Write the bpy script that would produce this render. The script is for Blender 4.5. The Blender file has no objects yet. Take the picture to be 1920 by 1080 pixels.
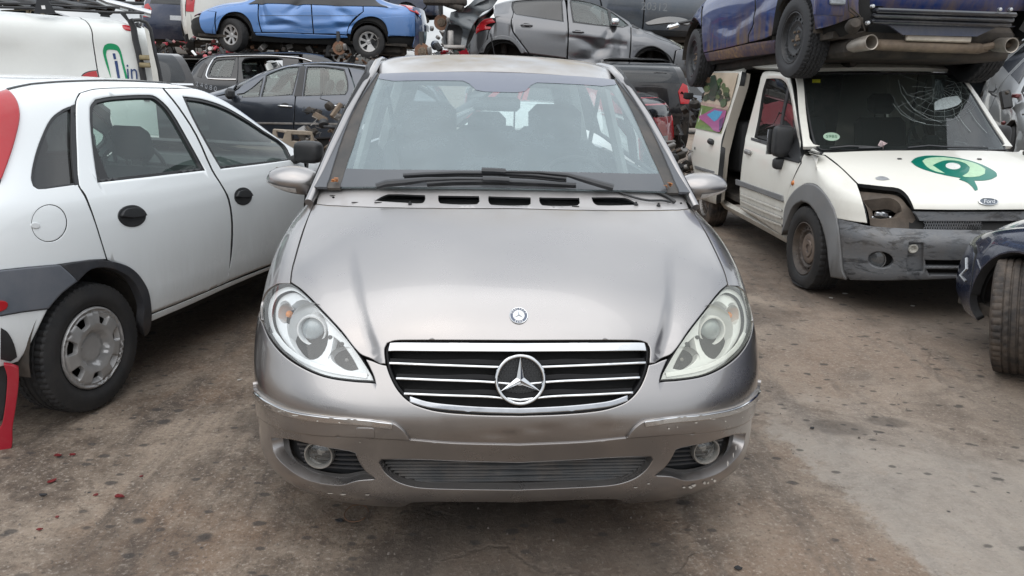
import bpy, math, random
import numpy as np
from mathutils import Matrix, Vector, geometry
R = math.radians
sc = bpy.context.scene
C = sc.collection
rng = random.Random(7)
# ---------------------------------------------------------------- camera
F, CH, PITCH, ROLL = 1425.4, 1.4716, R(15.3456), R(1.42036)
cam = bpy.data.cameras.new('camera'); camo = bpy.data.objects.new('camera', cam); C.objects.link(camo)
cam.sensor_width = 36; cam.lens = F/1920*36; cam.clip_start = .05; cam.clip_end = 600
camo.matrix_world = Matrix.Translation((0, 0, CH)) @ Matrix.Rotation(R(90)-PITCH, 4, 'X') @ Matrix.Rotation(ROLL, 4, 'Z')
sc.camera = camo
sc.view_settings.view_transform = 'Standard'; sc.view_settings.look = 'None'
sc.view_settings.exposure = 0.82; sc.view_settings.gamma = 1; sc.view_settings.use_curve_mapping = False
sc.render.engine = 'CYCLES'
sc.cycles.use_denoising = True
sc.cycles.max_bounces = 8; sc.cycles.transparent_max_bounces = 16; sc.cycles.glossy_bounces = 4; sc.cycles.diffuse_bounces = 3
sc.cycles.caustics_reflective = False; sc.cycles.caustics_refractive = False
sc.cycles.sample_clamp_indirect = 6
# ---------------------------------------------------------------- world: overcast sky
SUN_EL, SUN_ROT = R(58), R(200)
w = bpy.data.worlds.new('World'); sc.world = w; w.use_nodes = True
nt = w.node_tree; nt.nodes.clear(); L = nt.links.new
out = nt.nodes.new('ShaderNodeOutputWorld'); bg = nt.nodes.new('ShaderNodeBackground')
sky = nt.nodes.new('ShaderNodeTexSky'); sky.sky_type = 'NISHITA'; sky.sun_disc = False
sky.sun_elevation = SUN_EL; sky.sun_rotation = SUN_ROT; sky.dust_density = 4.0; sky.air_density = 1.0; sky.altitude = 0
tc = nt.nodes.new('ShaderNodeTexCoord'); sep = nt.nodes.new('ShaderNodeSeparateXYZ'); L(tc.outputs['Generated'], sep.inputs[0])
# cloud deck: project direction on a plane overhead
zc = nt.nodes.new('ShaderNodeMath'); zc.operation = 'MAXIMUM'; L(sep.outputs['Z'], zc.inputs[0]); zc.inputs[1].default_value = .02
za = nt.nodes.new('ShaderNodeMath'); za.operation = 'ADD'; L(zc.outputs[0], za.inputs[0]); za.inputs[1].default_value = .18
dv = nt.nodes.new('ShaderNodeVectorMath'); dv.operation = 'DIVIDE'; L(tc.outputs['Generated'], dv.inputs[0])
cb = nt.nodes.new('ShaderNodeCombineXYZ'); [L(za.outputs[0], cb.inputs[k]) for k in range(3)]; L(cb.outputs[0], dv.inputs[1])
nz = nt.nodes.new('ShaderNodeTexNoise'); nz.inputs['Scale'].default_value = 1.3; nz.inputs['Detail'].default_value = 6; nz.inputs['Roughness'].default_value = .55
L(dv.outputs[0], nz.inputs['Vector'])
rp = nt.nodes.new('ShaderNodeValToRGB'); L(nz.outputs[0], rp.inputs[0])
rp.color_ramp.elements[0].position = .36; rp.color_ramp.elements[0].color = (6.6, 7.1, 7.7, 1)
rp.color_ramp.elements[1].position = .66; rp.color_ramp.elements[1].color = (12.5, 12.8, 13.0, 1)
mx = nt.nodes.new('ShaderNodeMix'); mx.data_type = 'RGBA'; mx.inputs[0].default_value = .86
gz_ = nt.nodes.new('ShaderNodeMath'); gz_.operation = 'MULTIPLY_ADD'; L(zc.outputs[0], gz_.inputs[0]); gz_.inputs[1].default_value = .62; gz_.inputs[2].default_value = .52   # overcast sky: darker at the horizon
gm = nt.nodes.new('ShaderNodeVectorMath'); gm.operation = 'SCALE'; L(rp.outputs[0], gm.inputs[0]); L(gz_.outputs[0], gm.inputs[3])
L(sky.outputs[0], mx.inputs[6]); L(gm.outputs[0], mx.inputs[7]); L(mx.outputs[2], bg.inputs[0]); bg.inputs[1].default_value = .093
L(bg.outputs[0], out.inputs[0])
sd = bpy.data.lights.new('sun', 'SUN'); sd.energy = 0.7; sd.angle = R(80); sd.color = (1, .97, .93)
so = bpy.data.objects.new('sun', sd); C.objects.link(so)
# nishita: rotation 0 = sun towards +Y, turning clockwise seen from above
sdir = Vector((math.sin(SUN_ROT)*math.cos(SUN_EL), math.cos(SUN_ROT)*math.cos(SUN_EL), math.sin(SUN_EL)))
so.rotation_euler = sdir.to_track_quat('Z', 'Y').to_euler(); so.location = (0, 0, 30)

# ---------------------------------------------------------------- materials
MATS = {}
def nodes(name):
    m = bpy.data.materials.new(name); m.use_nodes = True; n = m.node_tree
    b = n.nodes['Principled BSDF']; return m, n, b
def setp(b, **k):
    for a, v in k.items():
        b.inputs[a.replace('_', ' ')].default_value = v
def noise(n, scale, detail=4, rough=.5, vec=None, dist=0):
    t = n.nodes.new('ShaderNodeTexNoise'); t.inputs['Scale'].default_value = scale; t.inputs['Detail'].default_value = detail
    t.inputs['Roughness'].default_value = rough; t.inputs['Distortion'].default_value = dist
    if vec is None:
        g = n.nodes.new('ShaderNodeTexCoord'); vec = g.outputs['Object']
    n.links.new(vec, t.inputs['Vector']); return t.outputs['Fac']
def ramp(n, fac, a, b, ca=(0, 0, 0, 1), cb_=(1, 1, 1, 1)):
    r = n.nodes.new('ShaderNodeValToRGB'); n.links.new(fac, r.inputs[0])
    r.color_ramp.elements[0].position = a; r.color_ramp.elements[0].color = ca
    r.color_ramp.elements[1].position = b; r.color_ramp.elements[1].color = cb_
    return r.outputs[0]
def mixc(n, fac, a, b):
    m = n.nodes.new('ShaderNodeMix'); m.data_type = 'RGBA'
    for s, v in ((0, fac), (6, a), (7, b)):
        if hasattr(v, 'links'): n.links.new(v, m.inputs[s])
        else: m.inputs[s].default_value = v if s == 0 else (tuple(v)+(1,))[:4]
    return m.outputs[2]
def math_(n, op, a, b=0.0, clamp=False):
    m = n.nodes.new('ShaderNodeMath'); m.operation = op; m.use_clamp = clamp
    for s, v in ((0, a), (1, b)):
        if hasattr(v, 'links'): n.links.new(v, m.inputs[s])
        else: m.inputs[s].default_value = v
    return m.outputs[0]
def bump(n, b, h, strength=.2, dist=.002):
    u = n.nodes.new('ShaderNodeBump'); u.inputs['Strength'].default_value = strength; u.inputs['Distance'].default_value = dist
    n.links.new(h, u.inputs['Height']); n.links.new(u.outputs[0], b.inputs['Normal'])
def paint(name, col, metal=.0, rough=.3, coat=1.0, dust=.25, dustcol=(.33, .29, .24), wave=.15, grime=0, chips=0, topdust=0):
    """lacquered car paint with uneven dust, faint panel waviness and grime"""
    if name in MATS: return MATS[name]
    m, n, b = nodes(name)
    d1 = noise(n, 1.7, 6, .6); d2 = noise(n, 26, 5, .65)
    f = math_(n, 'MULTIPLY', ramp(n, d1, .38, .75), math_(n, 'ADD', ramp(n, d2, .3, .8), .25))
    f = math_(n, 'MULTIPLY', f, dust, True)
    base = mixc(n, f, col, dustcol)
    rr = math_(n, 'ADD', math_(n, 'MULTIPLY', f, .8), rough, True)
    cw = math_(n, 'SUBTRACT', coat, math_(n, 'MULTIPLY', f, 1.4), True)
    if topdust:
        g = n.nodes.new('ShaderNodeNewGeometry'); s = n.nodes.new('ShaderNodeSeparateXYZ'); n.links.new(g.outputs['Normal'], s.inputs[0])
        up = ramp(n, s.outputs[2], .93, .995)
        t = math_(n, 'MULTIPLY', math_(n, 'MULTIPLY', up, ramp(n, noise(n, 3.2, 6, .7), .3, .62)), topdust, True)
        base = mixc(n, t, base, (.34, .29, .22))
        rr = math_(n, 'ADD', rr, math_(n, 'MULTIPLY', t, .6), True)
        cw = math_(n, 'SUBTRACT', cw, math_(n, 'MULTIPLY', t, 1.1), True)
    if grime:
        g = n.nodes.new('ShaderNodeTexCoord'); s = n.nodes.new('ShaderNodeSeparateXYZ'); n.links.new(g.outputs['Object'], s.inputs[0])
        mp = n.nodes.new('ShaderNodeMapping'); n.links.new(g.outputs['Object'], mp.inputs[0]); mp.inputs['Scale'].default_value = (9, 9, 2)
        st = noise(n, 1.0, 6, .7, mp.outputs[0])
        low = ramp(n, s.outputs[2], .18, .75, (1, 1, 1, 1), (0, 0, 0, 1))
        t = math_(n, 'MULTIPLY', math_(n, 'MULTIPLY', low, ramp(n, st, .35, .7)), grime, True)
        base = mixc(n, t, base, (.16, .115, .075))
        rr = math_(n, 'ADD', rr, math_(n, 'MULTIPLY', t, .5), True); cw = math_(n, 'SUBTRACT', cw, t, True)
    if chips:
        v = ramp(n, noise(n, 55, 3, .6), .70, .72); base = mixc(n, math_(n, 'MULTIPLY', v, chips), base, (.6, .6, .58))
    L_ = n.links.new
    L_(base, b.inputs['Base Color']); L_(rr, b.inputs['Roughness']); L_(cw, b.inputs['Coat Weight'])
    setp(b, Metallic=metal, Coat_Roughness=.04, Specular_IOR_Level=.15 if metal < .3 else .5)
    if metal > .8:
        rr2 = math_(n, 'ADD', rr, math_(n, 'MULTIPLY', math_(n, 'SUBTRACT', noise(n, 7, 9, .75), .5), .16), True); n.links.new(rr2, b.inputs['Roughness'])
    if wave: bump(n, b, noise(n, 2.3, 2, .4), wave, .01)
    MATS[name] = m; return m
def plain(name, col, metal=0, rough=.6, var=.3, scale=14, bumpy=.25, bscale=60, coat=0, spec=.5, dust=0):
    if name in MATS: return MATS[name]
    m, n, b = nodes(name)
    f = ramp(n, noise(n, scale, 6, .65), .3, .72)
    c0 = tuple(c*(1-var) for c in col); c1 = tuple(min(1, c*(1+var)) for c in col)
    base = mixc(n, f, c0, c1)
    if dust:
        base = mixc(n, math_(n, 'MULTIPLY', ramp(n, noise(n, 5, 7, .7), .4, .75), dust), base, (.26, .2, .15))
    n.links.new(base, b.inputs['Base Color'])
    n.links.new(math_(n, 'ADD', math_(n, 'MULTIPLY', f, .15), rough-.07, True), b.inputs['Roughness'])
    setp(b, Metallic=metal, Coat_Weight=coat, Specular_IOR_Level=spec)
    if bumpy: bump(n, b, noise(n, bscale, 5, .6), bumpy, .003)
    MATS[name] = m; return m
def glass(name, tint=(.75, .85, .82), film=.06, filmcol=(.5, .5, .47), rough=.0, refl=1.0):
    """thin car glass: tinted transmission, fresnel reflection and a dusty film"""
    if name in MATS: return MATS[name]
    m = bpy.data.materials.new(name); m.use_nodes = True; n = m.node_tree; n.nodes.clear()
    o = n.nodes.new('ShaderNodeOutputMaterial'); t = n.nodes.new('ShaderNodeBsdfTransparent'); t.inputs[0].default_value = (*tint, 1)
    g = n.nodes.new('ShaderNodeBsdfGlossy'); g.inputs['Roughness'].default_value = rough; g.inputs[0].default_value = (refl, refl, refl, 1)
    gg = n.nodes.new('ShaderNodeNewGeometry'); vd = n.nodes.new('ShaderNodeVectorMath'); vd.operation = 'DOT_PRODUCT'; n.links.new(gg.outputs['Normal'], vd.inputs[0]); n.links.new(gg.outputs['Incoming'], vd.inputs[1])
    om = math_(n, 'SUBTRACT', 1.0, math_(n, 'ABSOLUTE', vd.outputs['Value']), True)      # two-sided pane: same reflectance from either face
    f2 = math_(n, 'ADD', math_(n, 'MULTIPLY', math_(n, 'POWER', om, 5.0), .92), .075, True)
    m1 = n.nodes.new('ShaderNodeMixShader'); n.links.new(f2, m1.inputs[0]); n.links.new(t.outputs[0], m1.inputs[1]); n.links.new(g.outputs[0], m1.inputs[2])
    d = n.nodes.new('ShaderNodeBsdfDiffuse'); d.inputs[0].default_value = (*filmcol, 1)
    ff = math_(n, 'MULTIPLY', math_(n, 'ADD', ramp(n, noise(n, 5.5, 7, .7), .2, .85), 2.6), film*.33, True)
    m2 = n.nodes.new('ShaderNodeMixShader'); n.links.new(ff, m2.inputs[0]); n.links.new(m1.outputs[0], m2.inputs[1]); n.links.new(d.outputs[0], m2.inputs[2])
    n.links.new(m2.outputs[0], o.inputs[0]); MATS[name] = m; return m
def tyre_mat(name='tyre rubber', dust=.16, dcol=(.15, .13, .11)):
    if name in MATS: return MATS[name]
    m, n, b = nodes(name)
    f = math_(n, 'MULTIPLY', ramp(n, noise(n, 7, 7, .7), .35, .75), dust, True)
    n.links.new(mixc(n, f, (.018, .019, .021), dcol), b.inputs['Base Color']); setp(b, Roughness=.72, Specular_IOR_Level=.35)
    bump(n, b, noise(n, 90, 4, .6), .25, .002); MATS[name] = m; return m

M_BLACK = plain('black plastic', (.022, .023, .025), rough=.5, var=.25, bumpy=.15, bscale=180)
M_BLACKG = plain('gloss black', (.012, .012, .013), rough=.16, var=.1, bumpy=0)
M_DARK = plain('dark void lining', (.012, .012, .012), rough=.85, bumpy=.2)
M_GREYPL = plain('grey bumper plastic', (.115, .125, .14), rough=.55, var=.18, scale=6, dust=.25, bumpy=.15, bscale=220)
M_CHROME = plain('chrome', (.60, .61, .62), metal=1, rough=.09, var=.06, bumpy=.04, bscale=9)
M_ALU = plain('brushed aluminium', (.55, .56, .57), metal=1, rough=.3, var=.12, bumpy=.1)
M_STEEL = plain('dull steel', (.28, .27, .26), metal=.8, rough=.5, var=.3, dust=.3)
M_RUST = plain('rusty iron', (.16, .085, .05), metal=.3, rough=.75, var=.5, bumpy=.5, bscale=40)
M_UNDER = plain('grimy underbody', (.030, .027, .024), rough=.85, var=.5, scale=9, bumpy=.5, bscale=30, dust=.25)
M_TAN = plain('dusty exhaust metal', (.17, .13, .095), metal=.35, rough=.62, var=.35, bumpy=.3, dust=.3)
M_SEAT = plain('charcoal seat cloth', (.04, .041, .044), rough=.9, var=.15, bumpy=.3, bscale=300)
M_TRIMG = plain('pale interior trim', (.32, .32, .31), rough=.8, var=.1)
M_RED = paint('red lamp plastic', (.42, .012, .02), rough=.12, dust=.12, wave=.02)
M_TYRE = tyre_mat()
M_TYRED = tyre_mat('dusty tyre rubber', .75, (.2, .155, .12))
G_CLEAR = glass('clear window glass', (.80, .88, .86), film=.05)
G_WIND = glass('dusty windscreen glass', (.84, .94, .94), film=.40, filmcol=(.36, .44, .47))  # film: dust plus the pale sky haze, put into its teal colour
G_DARKW = glass('dark privacy glass', (.05, .055, .06), film=.03)
G_GREEN = glass('green tinted window glass', (.66, .80, .76), film=.07, filmcol=(.4,.5,.48))
G_LENS = glass('headlamp lens', (.93, .95, .95), film=.05, filmcol=(.7, .7, .66))
G_YLENS = glass('yellowed headlamp lens', (.95, .96, .90), film=.10, filmcol=(.64, .65, .56))

# ---------------------------------------------------------------- object helpers
def empty(name, label, cat, M, group=None, kind=None):
    o = bpy.data.objects.new(name, None); C.objects.link(o); o.matrix_world = M
    o['label'] = label; o['category'] = cat; o.empty_display_size = .2
    if group: o['group'] = group
    if kind: o['kind'] = kind
    return o
def tag(o, label, cat, group=None, kind=None):
    o['label'] = label; o['category'] = cat
    if group: o['group'] = group
    if kind: o['kind'] = kind
    return o
def link(name, me, mat, parent=None):
    if mat is not None:
        for m in (mat if isinstance(mat, (list, tuple)) else [mat]): me.materials.append(m)
    o = bpy.data.objects.new(name, me); C.objects.link(o)
    if parent is not None: o.parent = parent
    return o
def mesh(name, verts, faces, mat, parent=None, smooth=True, sharp=None):
    me = bpy.data.meshes.new(name); me.from_pydata([tuple(map(float, v)) for v in verts], [], [tuple(map(int, f)) for f in faces])
    me.update()
    if smooth:
        me.polygons.foreach_set('use_smooth', [True]*len(me.polygons))
        if sharp is not None: me.set_sharp_from_angle(angle=R(sharp))
    return link(name, me, mat, parent)
class MB:
    """collects boxes, tubes and lathes into one mesh"""
    def __init__(s): s.v = []; s.f = []
    def add(s, v, f):
        k = len(s.v); s.v += [tuple(p) for p in v]; s.f += [tuple(i+k for i in q) for q in f]; return s
    def box(s, c, d, rot=None, bev=0.0):
        hx, hy, hz = d[0]/2, d[1]/2, d[2]/2
        b = min(bev, hx*.9, hy*.9, hz*.9)
        if b <= 0:
            v = [(x, y, z) for x in (-hx, hx) for y in (-hy, hy) for z in (-hz, hz)]
            f = [(0, 1, 3, 2), (4, 6, 7, 5), (0, 4, 5, 1), (2, 3, 7, 6), (0, 2, 6, 4), (1, 5, 7, 3)]
        else:
            v = []; f = []
            def idx(a, sx, sy, sz): return ((sx*2+sy)*2+sz)*3+a
            for sx in (0, 1):
                for sy in (0, 1):
                    for sz in (0, 1):
                        X, Y, Z = (hx if sx else -hx), (hy if sy else -hy), (hz if sz else -hz)
                        ix, iy, iz = (X-b*(1 if sx else -1)), (Y-b*(1 if sy else -1)), (Z-b*(1 if sz else -1))
                        v += [(X, iy, iz), (ix, Y, iz), (ix, iy, Z)]
                        t = (idx(0, sx, sy, sz), idx(1, sx, sy, sz), idx(2, sx, sy, sz)); f.append(t if (sx+sy+sz) % 2 else t[::-1])
            for a in (0, 1):
                q = [idx(0, a, 0, 0), idx(0, a, 0, 1), idx(0, a, 1, 1), idx(0, a, 1, 0)]; f.append(q if not a else q[::-1])
                q = [idx(1, 0, a, 0), idx(1, 0, a, 1), idx(1, 1, a, 1), idx(1, 1, a, 0)]; f.append(q if a else q[::-1])
                q = [idx(2, 0, 0, a), idx(2, 0, 1, a), idx(2, 1, 1, a), idx(2, 1, 0, a)]; f.append(q if not a else q[::-1])
            for p in (0, 1):
                for q in (0, 1):
                    f.append((idx(0, p, q, 0), idx(0, p, q, 1), idx(1, p, q, 1), idx(1, p, q, 0)))
                    f.append((idx(0, p, 0, q), idx(0, p, 1, q), idx(2, p, 1, q), idx(2, p, 0, q)))
                    f.append((idx(1, 0, p, q), idx(1, 1, p, q), idx(2, 1, p, q), idx(2, 0, p, q)))
        Mx = Matrix.Translation(c) @ (rot.to_4x4() if rot is not None else Matrix.Identity(4))
        return s.add([Mx @ Vector(p) for p in v], f)
    def tube(s, pts, r, n=8, cap=True, closed=False):
        P = [Vector(p) for p in pts]; m = len(P); rr = r if isinstance(r, (list, tuple)) else [r]*m
        v = []; f = []; up = None
        for i in range(m):
            a = P[(i-1) % m] if (i > 0 or closed) else P[i]; b = P[(i+1) % m] if (i < m-1 or closed) else P[i]
            t = (b-a).normalized() if (b-a).length > 1e-9 else Vector((0, 0, 1))
            if up is None: up = Vector((0, 0, 1)) if abs(t.z) < .9 else Vector((1, 0, 0))
            x = t.cross(up).normalized(); y = x.cross(t).normalized(); up = y
            for k in range(n):
                g = 2*math.pi*k/n; v.append(P[i]+(x*math.cos(g)+y*math.sin(g))*rr[i])
        for i in range(m if closed else m-1):
            for k in range(n):
                f.append((i*n+k, i*n+(k+1) % n, ((i+1) % m)*n+(k+1) % n, ((i+1) % m)*n+k))
        if cap and not closed: f.append(tuple(range(n))[::-1]); f.append(tuple((m-1)*n+k for k in range(n)))
        return s.add(v, f)
    def lathe(s, prof, M=None, n=32, closed=False):
        """prof (r, h) spun about local z of M"""
        M = M or Matrix.Identity(4); v = []; f = []; m = len(prof)
        for (r, h) in prof:
            for k in range(n):
                g = 2*math.pi*k/n; v.append(M @ Vector((r*math.cos(g), r*math.sin(g), h)))
        for i in range(m if closed else m-1):
            j = (i+1) % m
            for k in range(n): f.append((i*n+k, i*n+(k+1) % n, j*n+(k+1) % n, j*n+k))
        return s.add(v, f)
    def blob(s, c, d, p=.5, rot=None, n=20, m=12):
        """superellipsoid: rounded box"""
        Mx = Matrix.Translation(c) @ (rot.to_4x4() if rot is not None else Matrix.Identity(4)); v = []; f = []
        sg = lambda t, e: math.copysign(abs(t)**e, t)
        for i in range(m+1):
            a = -math.pi/2+math.pi*i/m
            for k in range(n):
                g = 2*math.pi*k/n; v.append(Mx @ Vector((d[0]/2*sg(math.cos(a), p)*sg(math.cos(g), p), d[1]/2*sg(math.cos(a), p)*sg(math.sin(g), p), d[2]/2*sg(math.sin(a), p))))
        for i in range(m):
            for k in range(n): f.append((i*n+k, i*n+(k+1) % n, (i+1)*n+(k+1) % n, (i+1)*n+k))
        return s.add(v, f)
    def build(s, name, mat, parent=None, smooth=True, sharp=35):
        o = mesh(name, s.v, s.f, mat, parent, smooth, sharp)
        return o
def frame_at(p, nrm, up=(0, 0, 1)):
    """matrix with local z along nrm"""
    z = Vector(nrm).normalized(); x = Vector(up).cross(z)
    if x.length < 1e-4: x = Vector((1, 0, 0)).cross(z)
    x.normalize(); y = z.cross(x)
    return Matrix.Translation(p) @ Matrix(((x.x, y.x, z.x), (x.y, y.y, z.y), (x.z, y.z, z.z))).to_4x4()

# ---------------------------------------------------------------- spline surfaces and trimmed panels
def spl_matrix(k):
    """natural cubic spline: second derivatives D @ y"""
    n = len(k); A = np.zeros((n, n)); B = np.zeros((n, n)); A[0, 0] = A[-1, -1] = 1
    for i in range(1, n-1):
        h0, h1 = k[i]-k[i-1], k[i+1]-k[i]
        A[i, i-1] = h0; A[i, i] = 2*(h0+h1); A[i, i+1] = h1
        B[i, i-1] = 6/h0; B[i, i] = -6/h0-6/h1; B[i, i+1] = 6/h1
    return np.linalg.solve(A, B)
def spl_w(k, D, t):
    n = len(k); t = np.clip(t, 0, n-1); i = np.minimum(t.astype(int), n-2); fr = t-i
    h = k[i+1]-k[i]; b = fr; a = 1-fr; W = np.zeros((len(t), n)); r = np.arange(len(t))
    W[r, i] = a; W[r, i+1] = b
    return W + ((a**3-a)*h*h/6)[:, None]*D[i] + ((b**3-b)*h*h/6)[:, None]*D[i+1]
class Surf:
    """interpolating spline surface through a grid, in a car's local frame; world matrix M; disp(P, U, V) pushes along the normal"""
    def __init__(s, grid, M=None, sign=1, disp=None):
        s.g = np.array(grid, float); s.nu, s.nv = s.g.shape[:2]; s.M = np.array(M if M is not None else Matrix.Identity(4)); s.sign = sign; s.disp = disp
        du = np.linalg.norm(np.diff(s.g, axis=0), axis=2).mean(1)+1e-4; dv_ = np.linalg.norm(np.diff(s.g, axis=1), axis=2).mean(0)+1e-4
        s.ku = np.concatenate([[0], np.cumsum(du)]); s.kv = np.concatenate([[0], np.cumsum(dv_)])
        s.Du = spl_matrix(s.ku); s.Dv = spl_matrix(s.kv); s.cache = None
    def raw(s, U, V):
        U = np.atleast_1d(np.asarray(U, float)); V = np.atleast_1d(np.asarray(V, float))
        A = spl_w(s.ku, s.Du, U); B = spl_w(s.kv, s.Dv, V); T = (A @ s.g.reshape(s.nu, -1)).reshape(len(A), s.nv, 3)
        return (B[:, :, None]*T).sum(1)
    def nrm0(s, U, V, fn):
        e = 1e-3; U = np.atleast_1d(np.asarray(U, float)); V = np.atleast_1d(np.asarray(V, float))
        a = fn(np.clip(U+e, 0, s.nu-1), V)-fn(np.clip(U-e, 0, s.nu-1), V); b = fn(U, np.clip(V+e, 0, s.nv-1))-fn(U, np.clip(V-e, 0, s.nv-1))
        n = np.cross(a, b)*s.sign; return n/(np.linalg.norm(n, axis=1)[:, None]+1e-12)
    def ev(s, U, V):
        P = s.raw(U, V)
        if s.disp is not None: P = P + s.nrm0(U, V, s.raw)*s.disp(P)[:, None]
        return P
    def nrm(s, U, V): return s.nrm0(U, V, s.ev)
    def metric(s, U, V):
        e = 1e-2; a = s.raw(min(U+e, s.nu-1), V)-s.raw(max(U-e, 0), V); b = s.raw(U, min(V+e, s.nv-1))-s.raw(U, max(V-e, 0))
        return max(np.linalg.norm(a)/(min(U+e, s.nu-1)-max(U-e, 0)), 1e-3), max(np.linalg.norm(b)/(min(V+e, s.nv-1)-max(V-e, 0)), 1e-3)
    def world(s, P): return P @ s.M[:3, :3].T + s.M[:3, 3]
    def pick(s, pts, back=False):
        """pixels of the photograph -> (u, v): where the sight line meets the surface"""
        if s.cache is None:
            uu = np.linspace(0, s.nu-1, 30*(s.nu-1)//2+1); vv = np.linspace(0, s.nv-1, 30*(s.nv-1)//2+1)
            if len(uu) > 160: uu = np.linspace(0, s.nu-1, 160)
            if len(vv) > 160: vv = np.linspace(0, s.nv-1, 160)
            U, V = [a.ravel() for a in np.meshgrid(uu, vv)]
            P = s.world(s.ev(U, V)); N = s.nrm(U, V) @ s.M[:3, :3].T
            fc = ((np.array([0, 0, CH])-P)*N).sum(1) > 0
            s.cache = (U, V, project(P), fc, np.linalg.norm(P-np.array([0, 0, CH]), axis=1))
        U, V, Q, fc, D = s.cache; res = []
        for p in pts:
            p = np.array(p[:2], float); d = ((Q-p)**2).sum(1) + (0 if back else (~fc)*1e5)
            i = np.argmin(d); near = np.where(d < d[i]+30)[0]; i = near[np.argmin(D[near])] if len(near) and d[i] < 200 else i
            u, v = U[i], V[i]
            for _ in range(8):
                e = 1e-3
                q = project(s.world(s.ev([u, min(u+e, s.nu-1) if u+e <= s.nu-1 else u-e, u], [v, v, v+e if v+e <= s.nv-1 else v-e])))
                J = np.stack([(q[1]-q[0])/(e if u+e <= s.nu-1 else -e), (q[2]-q[0])/(e if v+e <= s.nv-1 else -e)], 1)
                try: st = np.linalg.solve(J.T @ J+1e-3*np.eye(2), J.T @ (p-q[0]))
                except Exception: break
                st = np.clip(st, -.25, .25); u = float(np.clip(u+st[0], 0, s.nu-1)); v = float(np.clip(v+st[1], 0, s.nv-1))
            res.append((u, v))
        return res
    def at(s, px, py, off=0.0):
        (u, v), = s.pick([(px, py)]); n = s.nrm(u, v)[0]; return Vector(s.ev(u, v)[0]+n*off), Vector(n)
def project(P):
    P = np.asarray(P, float); X, Y, Z = P[..., 0], P[..., 1], P[..., 2]-CH
    d = Y*math.cos(PITCH)-Z*math.sin(PITCH); v = Y*math.sin(PITCH)+Z*math.cos(PITCH); d = np.maximum(d, .05)
    x = F*X/d; y = -F*v/d
    return np.stack([960+x*math.cos(ROLL)-y*math.sin(ROLL), 540+x*math.sin(ROLL)+y*math.cos(ROLL)], -1)
def sight(px, py):
    xr, yr = px-960, py-540; x = xr*math.cos(ROLL)+yr*math.sin(ROLL); y = -xr*math.sin(ROLL)+yr*math.cos(ROLL)
    u, v = x/F, -y/F
    return Vector((u, math.cos(PITCH)+v*math.sin(PITCH), -math.sin(PITCH)+v*math.cos(PITCH)))
def at_y(px, py, Y): d = sight(px, py); return Vector((0, 0, CH))+d*(Y/d.y)
def at_z(px, py, Z): d = sight(px, py); return Vector((0, 0, CH))+d*((Z-CH)/d.z)
def curve(pts, closed=True, sub=4, corner=38):
    """Catmull-Rom through the points, kept sharp where the outline turns hard"""
    P = [np.array(p[:2], float) for p in pts]; n = len(P); sharp = []
    for i in range(n):
        if not closed and i in (0, n-1): sharp.append(True); continue
        a, b, c = P[i-1], P[i], P[(i+1) % n]; u = b-a; v = c-b
        ca = (u@v)/(np.linalg.norm(u)*np.linalg.norm(v)+1e-9); sharp.append(ca < math.cos(R(corner)) or (len(pts[i]) > 2 and pts[i][2]))
    o = []
    for i in range(n if closed else n-1):
        p1, p2 = P[i], P[(i+1) % n]; d = p2-p1
        m1 = d if sharp[i] else (p2-P[i-1])/2; m2 = d if sharp[(i+1) % n] else (P[(i+2) % n]-p1)/2
        L1 = np.linalg.norm(d); 
        for m in (m1, m2):
            lm = np.linalg.norm(m)
            if lm > 1e-9: m *= L1/lm
        for k in range(sub):
            t = k/sub; t2, t3 = t*t, t*t*t
            o.append((2*t3-3*t2+1)*p1+(t3-2*t2+t)*m1+(-2*t3+3*t2)*p2+(t3-t2)*m2)
    if not closed: o.append(P[-1])
    return [tuple(q) for q in o]
def ell(cx, cy, rx, ry, n=20, rot=0):
    return [(cx+rx*math.cos(t)*math.cos(rot)-ry*math.sin(t)*math.sin(rot), cy+rx*math.cos(t)*math.sin(rot)+ry*math.sin(t)*math.cos(rot)) for t in [2*math.pi*k/n for k in range(n)]]
def inside(P, poly):
    P = np.asarray(P); q = np.asarray(poly); c = np.zeros(len(P), bool); q2 = np.roll(q, 1, 0)
    for k in range(0, len(P), 4000):
        x = P[k:k+4000, 0][:, None]; y = P[k:k+4000, 1][:, None]; dy = q2[:, 1]-q[:, 1]; dy = np.where(dy == 0, 1e-15, dy)
        h = ((q[:, 1] > y) != (q2[:, 1] > y)) & (x < (q2[:, 0]-q[:, 0])*(y-q[:, 1])/dy+q[:, 0]); c[k:k+4000] = h.sum(1) % 2 == 1
    return c
def dist_poly(P, poly):
    P = np.asarray(P); a = np.asarray(poly); ab = np.roll(a, -1, 0)-a; l = (ab*ab).sum(1)+1e-15; d = np.empty(len(P))
    for k in range(0, len(P), 2000):
        w_ = P[k:k+2000, None, :]-a; t = np.clip((w_*ab).sum(2)/l, 0, 1); e = w_-t[..., None]*ab; d[k:k+2000] = np.sqrt((e*e).sum(2).min(1))
    return d
def resample(poly, step):
    o = []; n = len(poly)
    for i in range(n):
        a = np.array(poly[i]); b = np.array(poly[(i+1) % n]); L_ = np.linalg.norm(b-a); k = max(1, int(math.ceil(L_/step)))
        if L_ < step*.15 and len(o) and len(poly) > 12: 
            if np.linalg.norm(o[-1]-a) < step*.15: continue
        for j in range(k): o.append(a+(b-a)*j/k)
    return o
def area2(poly):
    p = np.array(poly); return .5*np.sum(p[:, 0]*np.roll(p[:, 1], -1)-np.roll(p[:, 0], -1)*p[:, 1])
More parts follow.
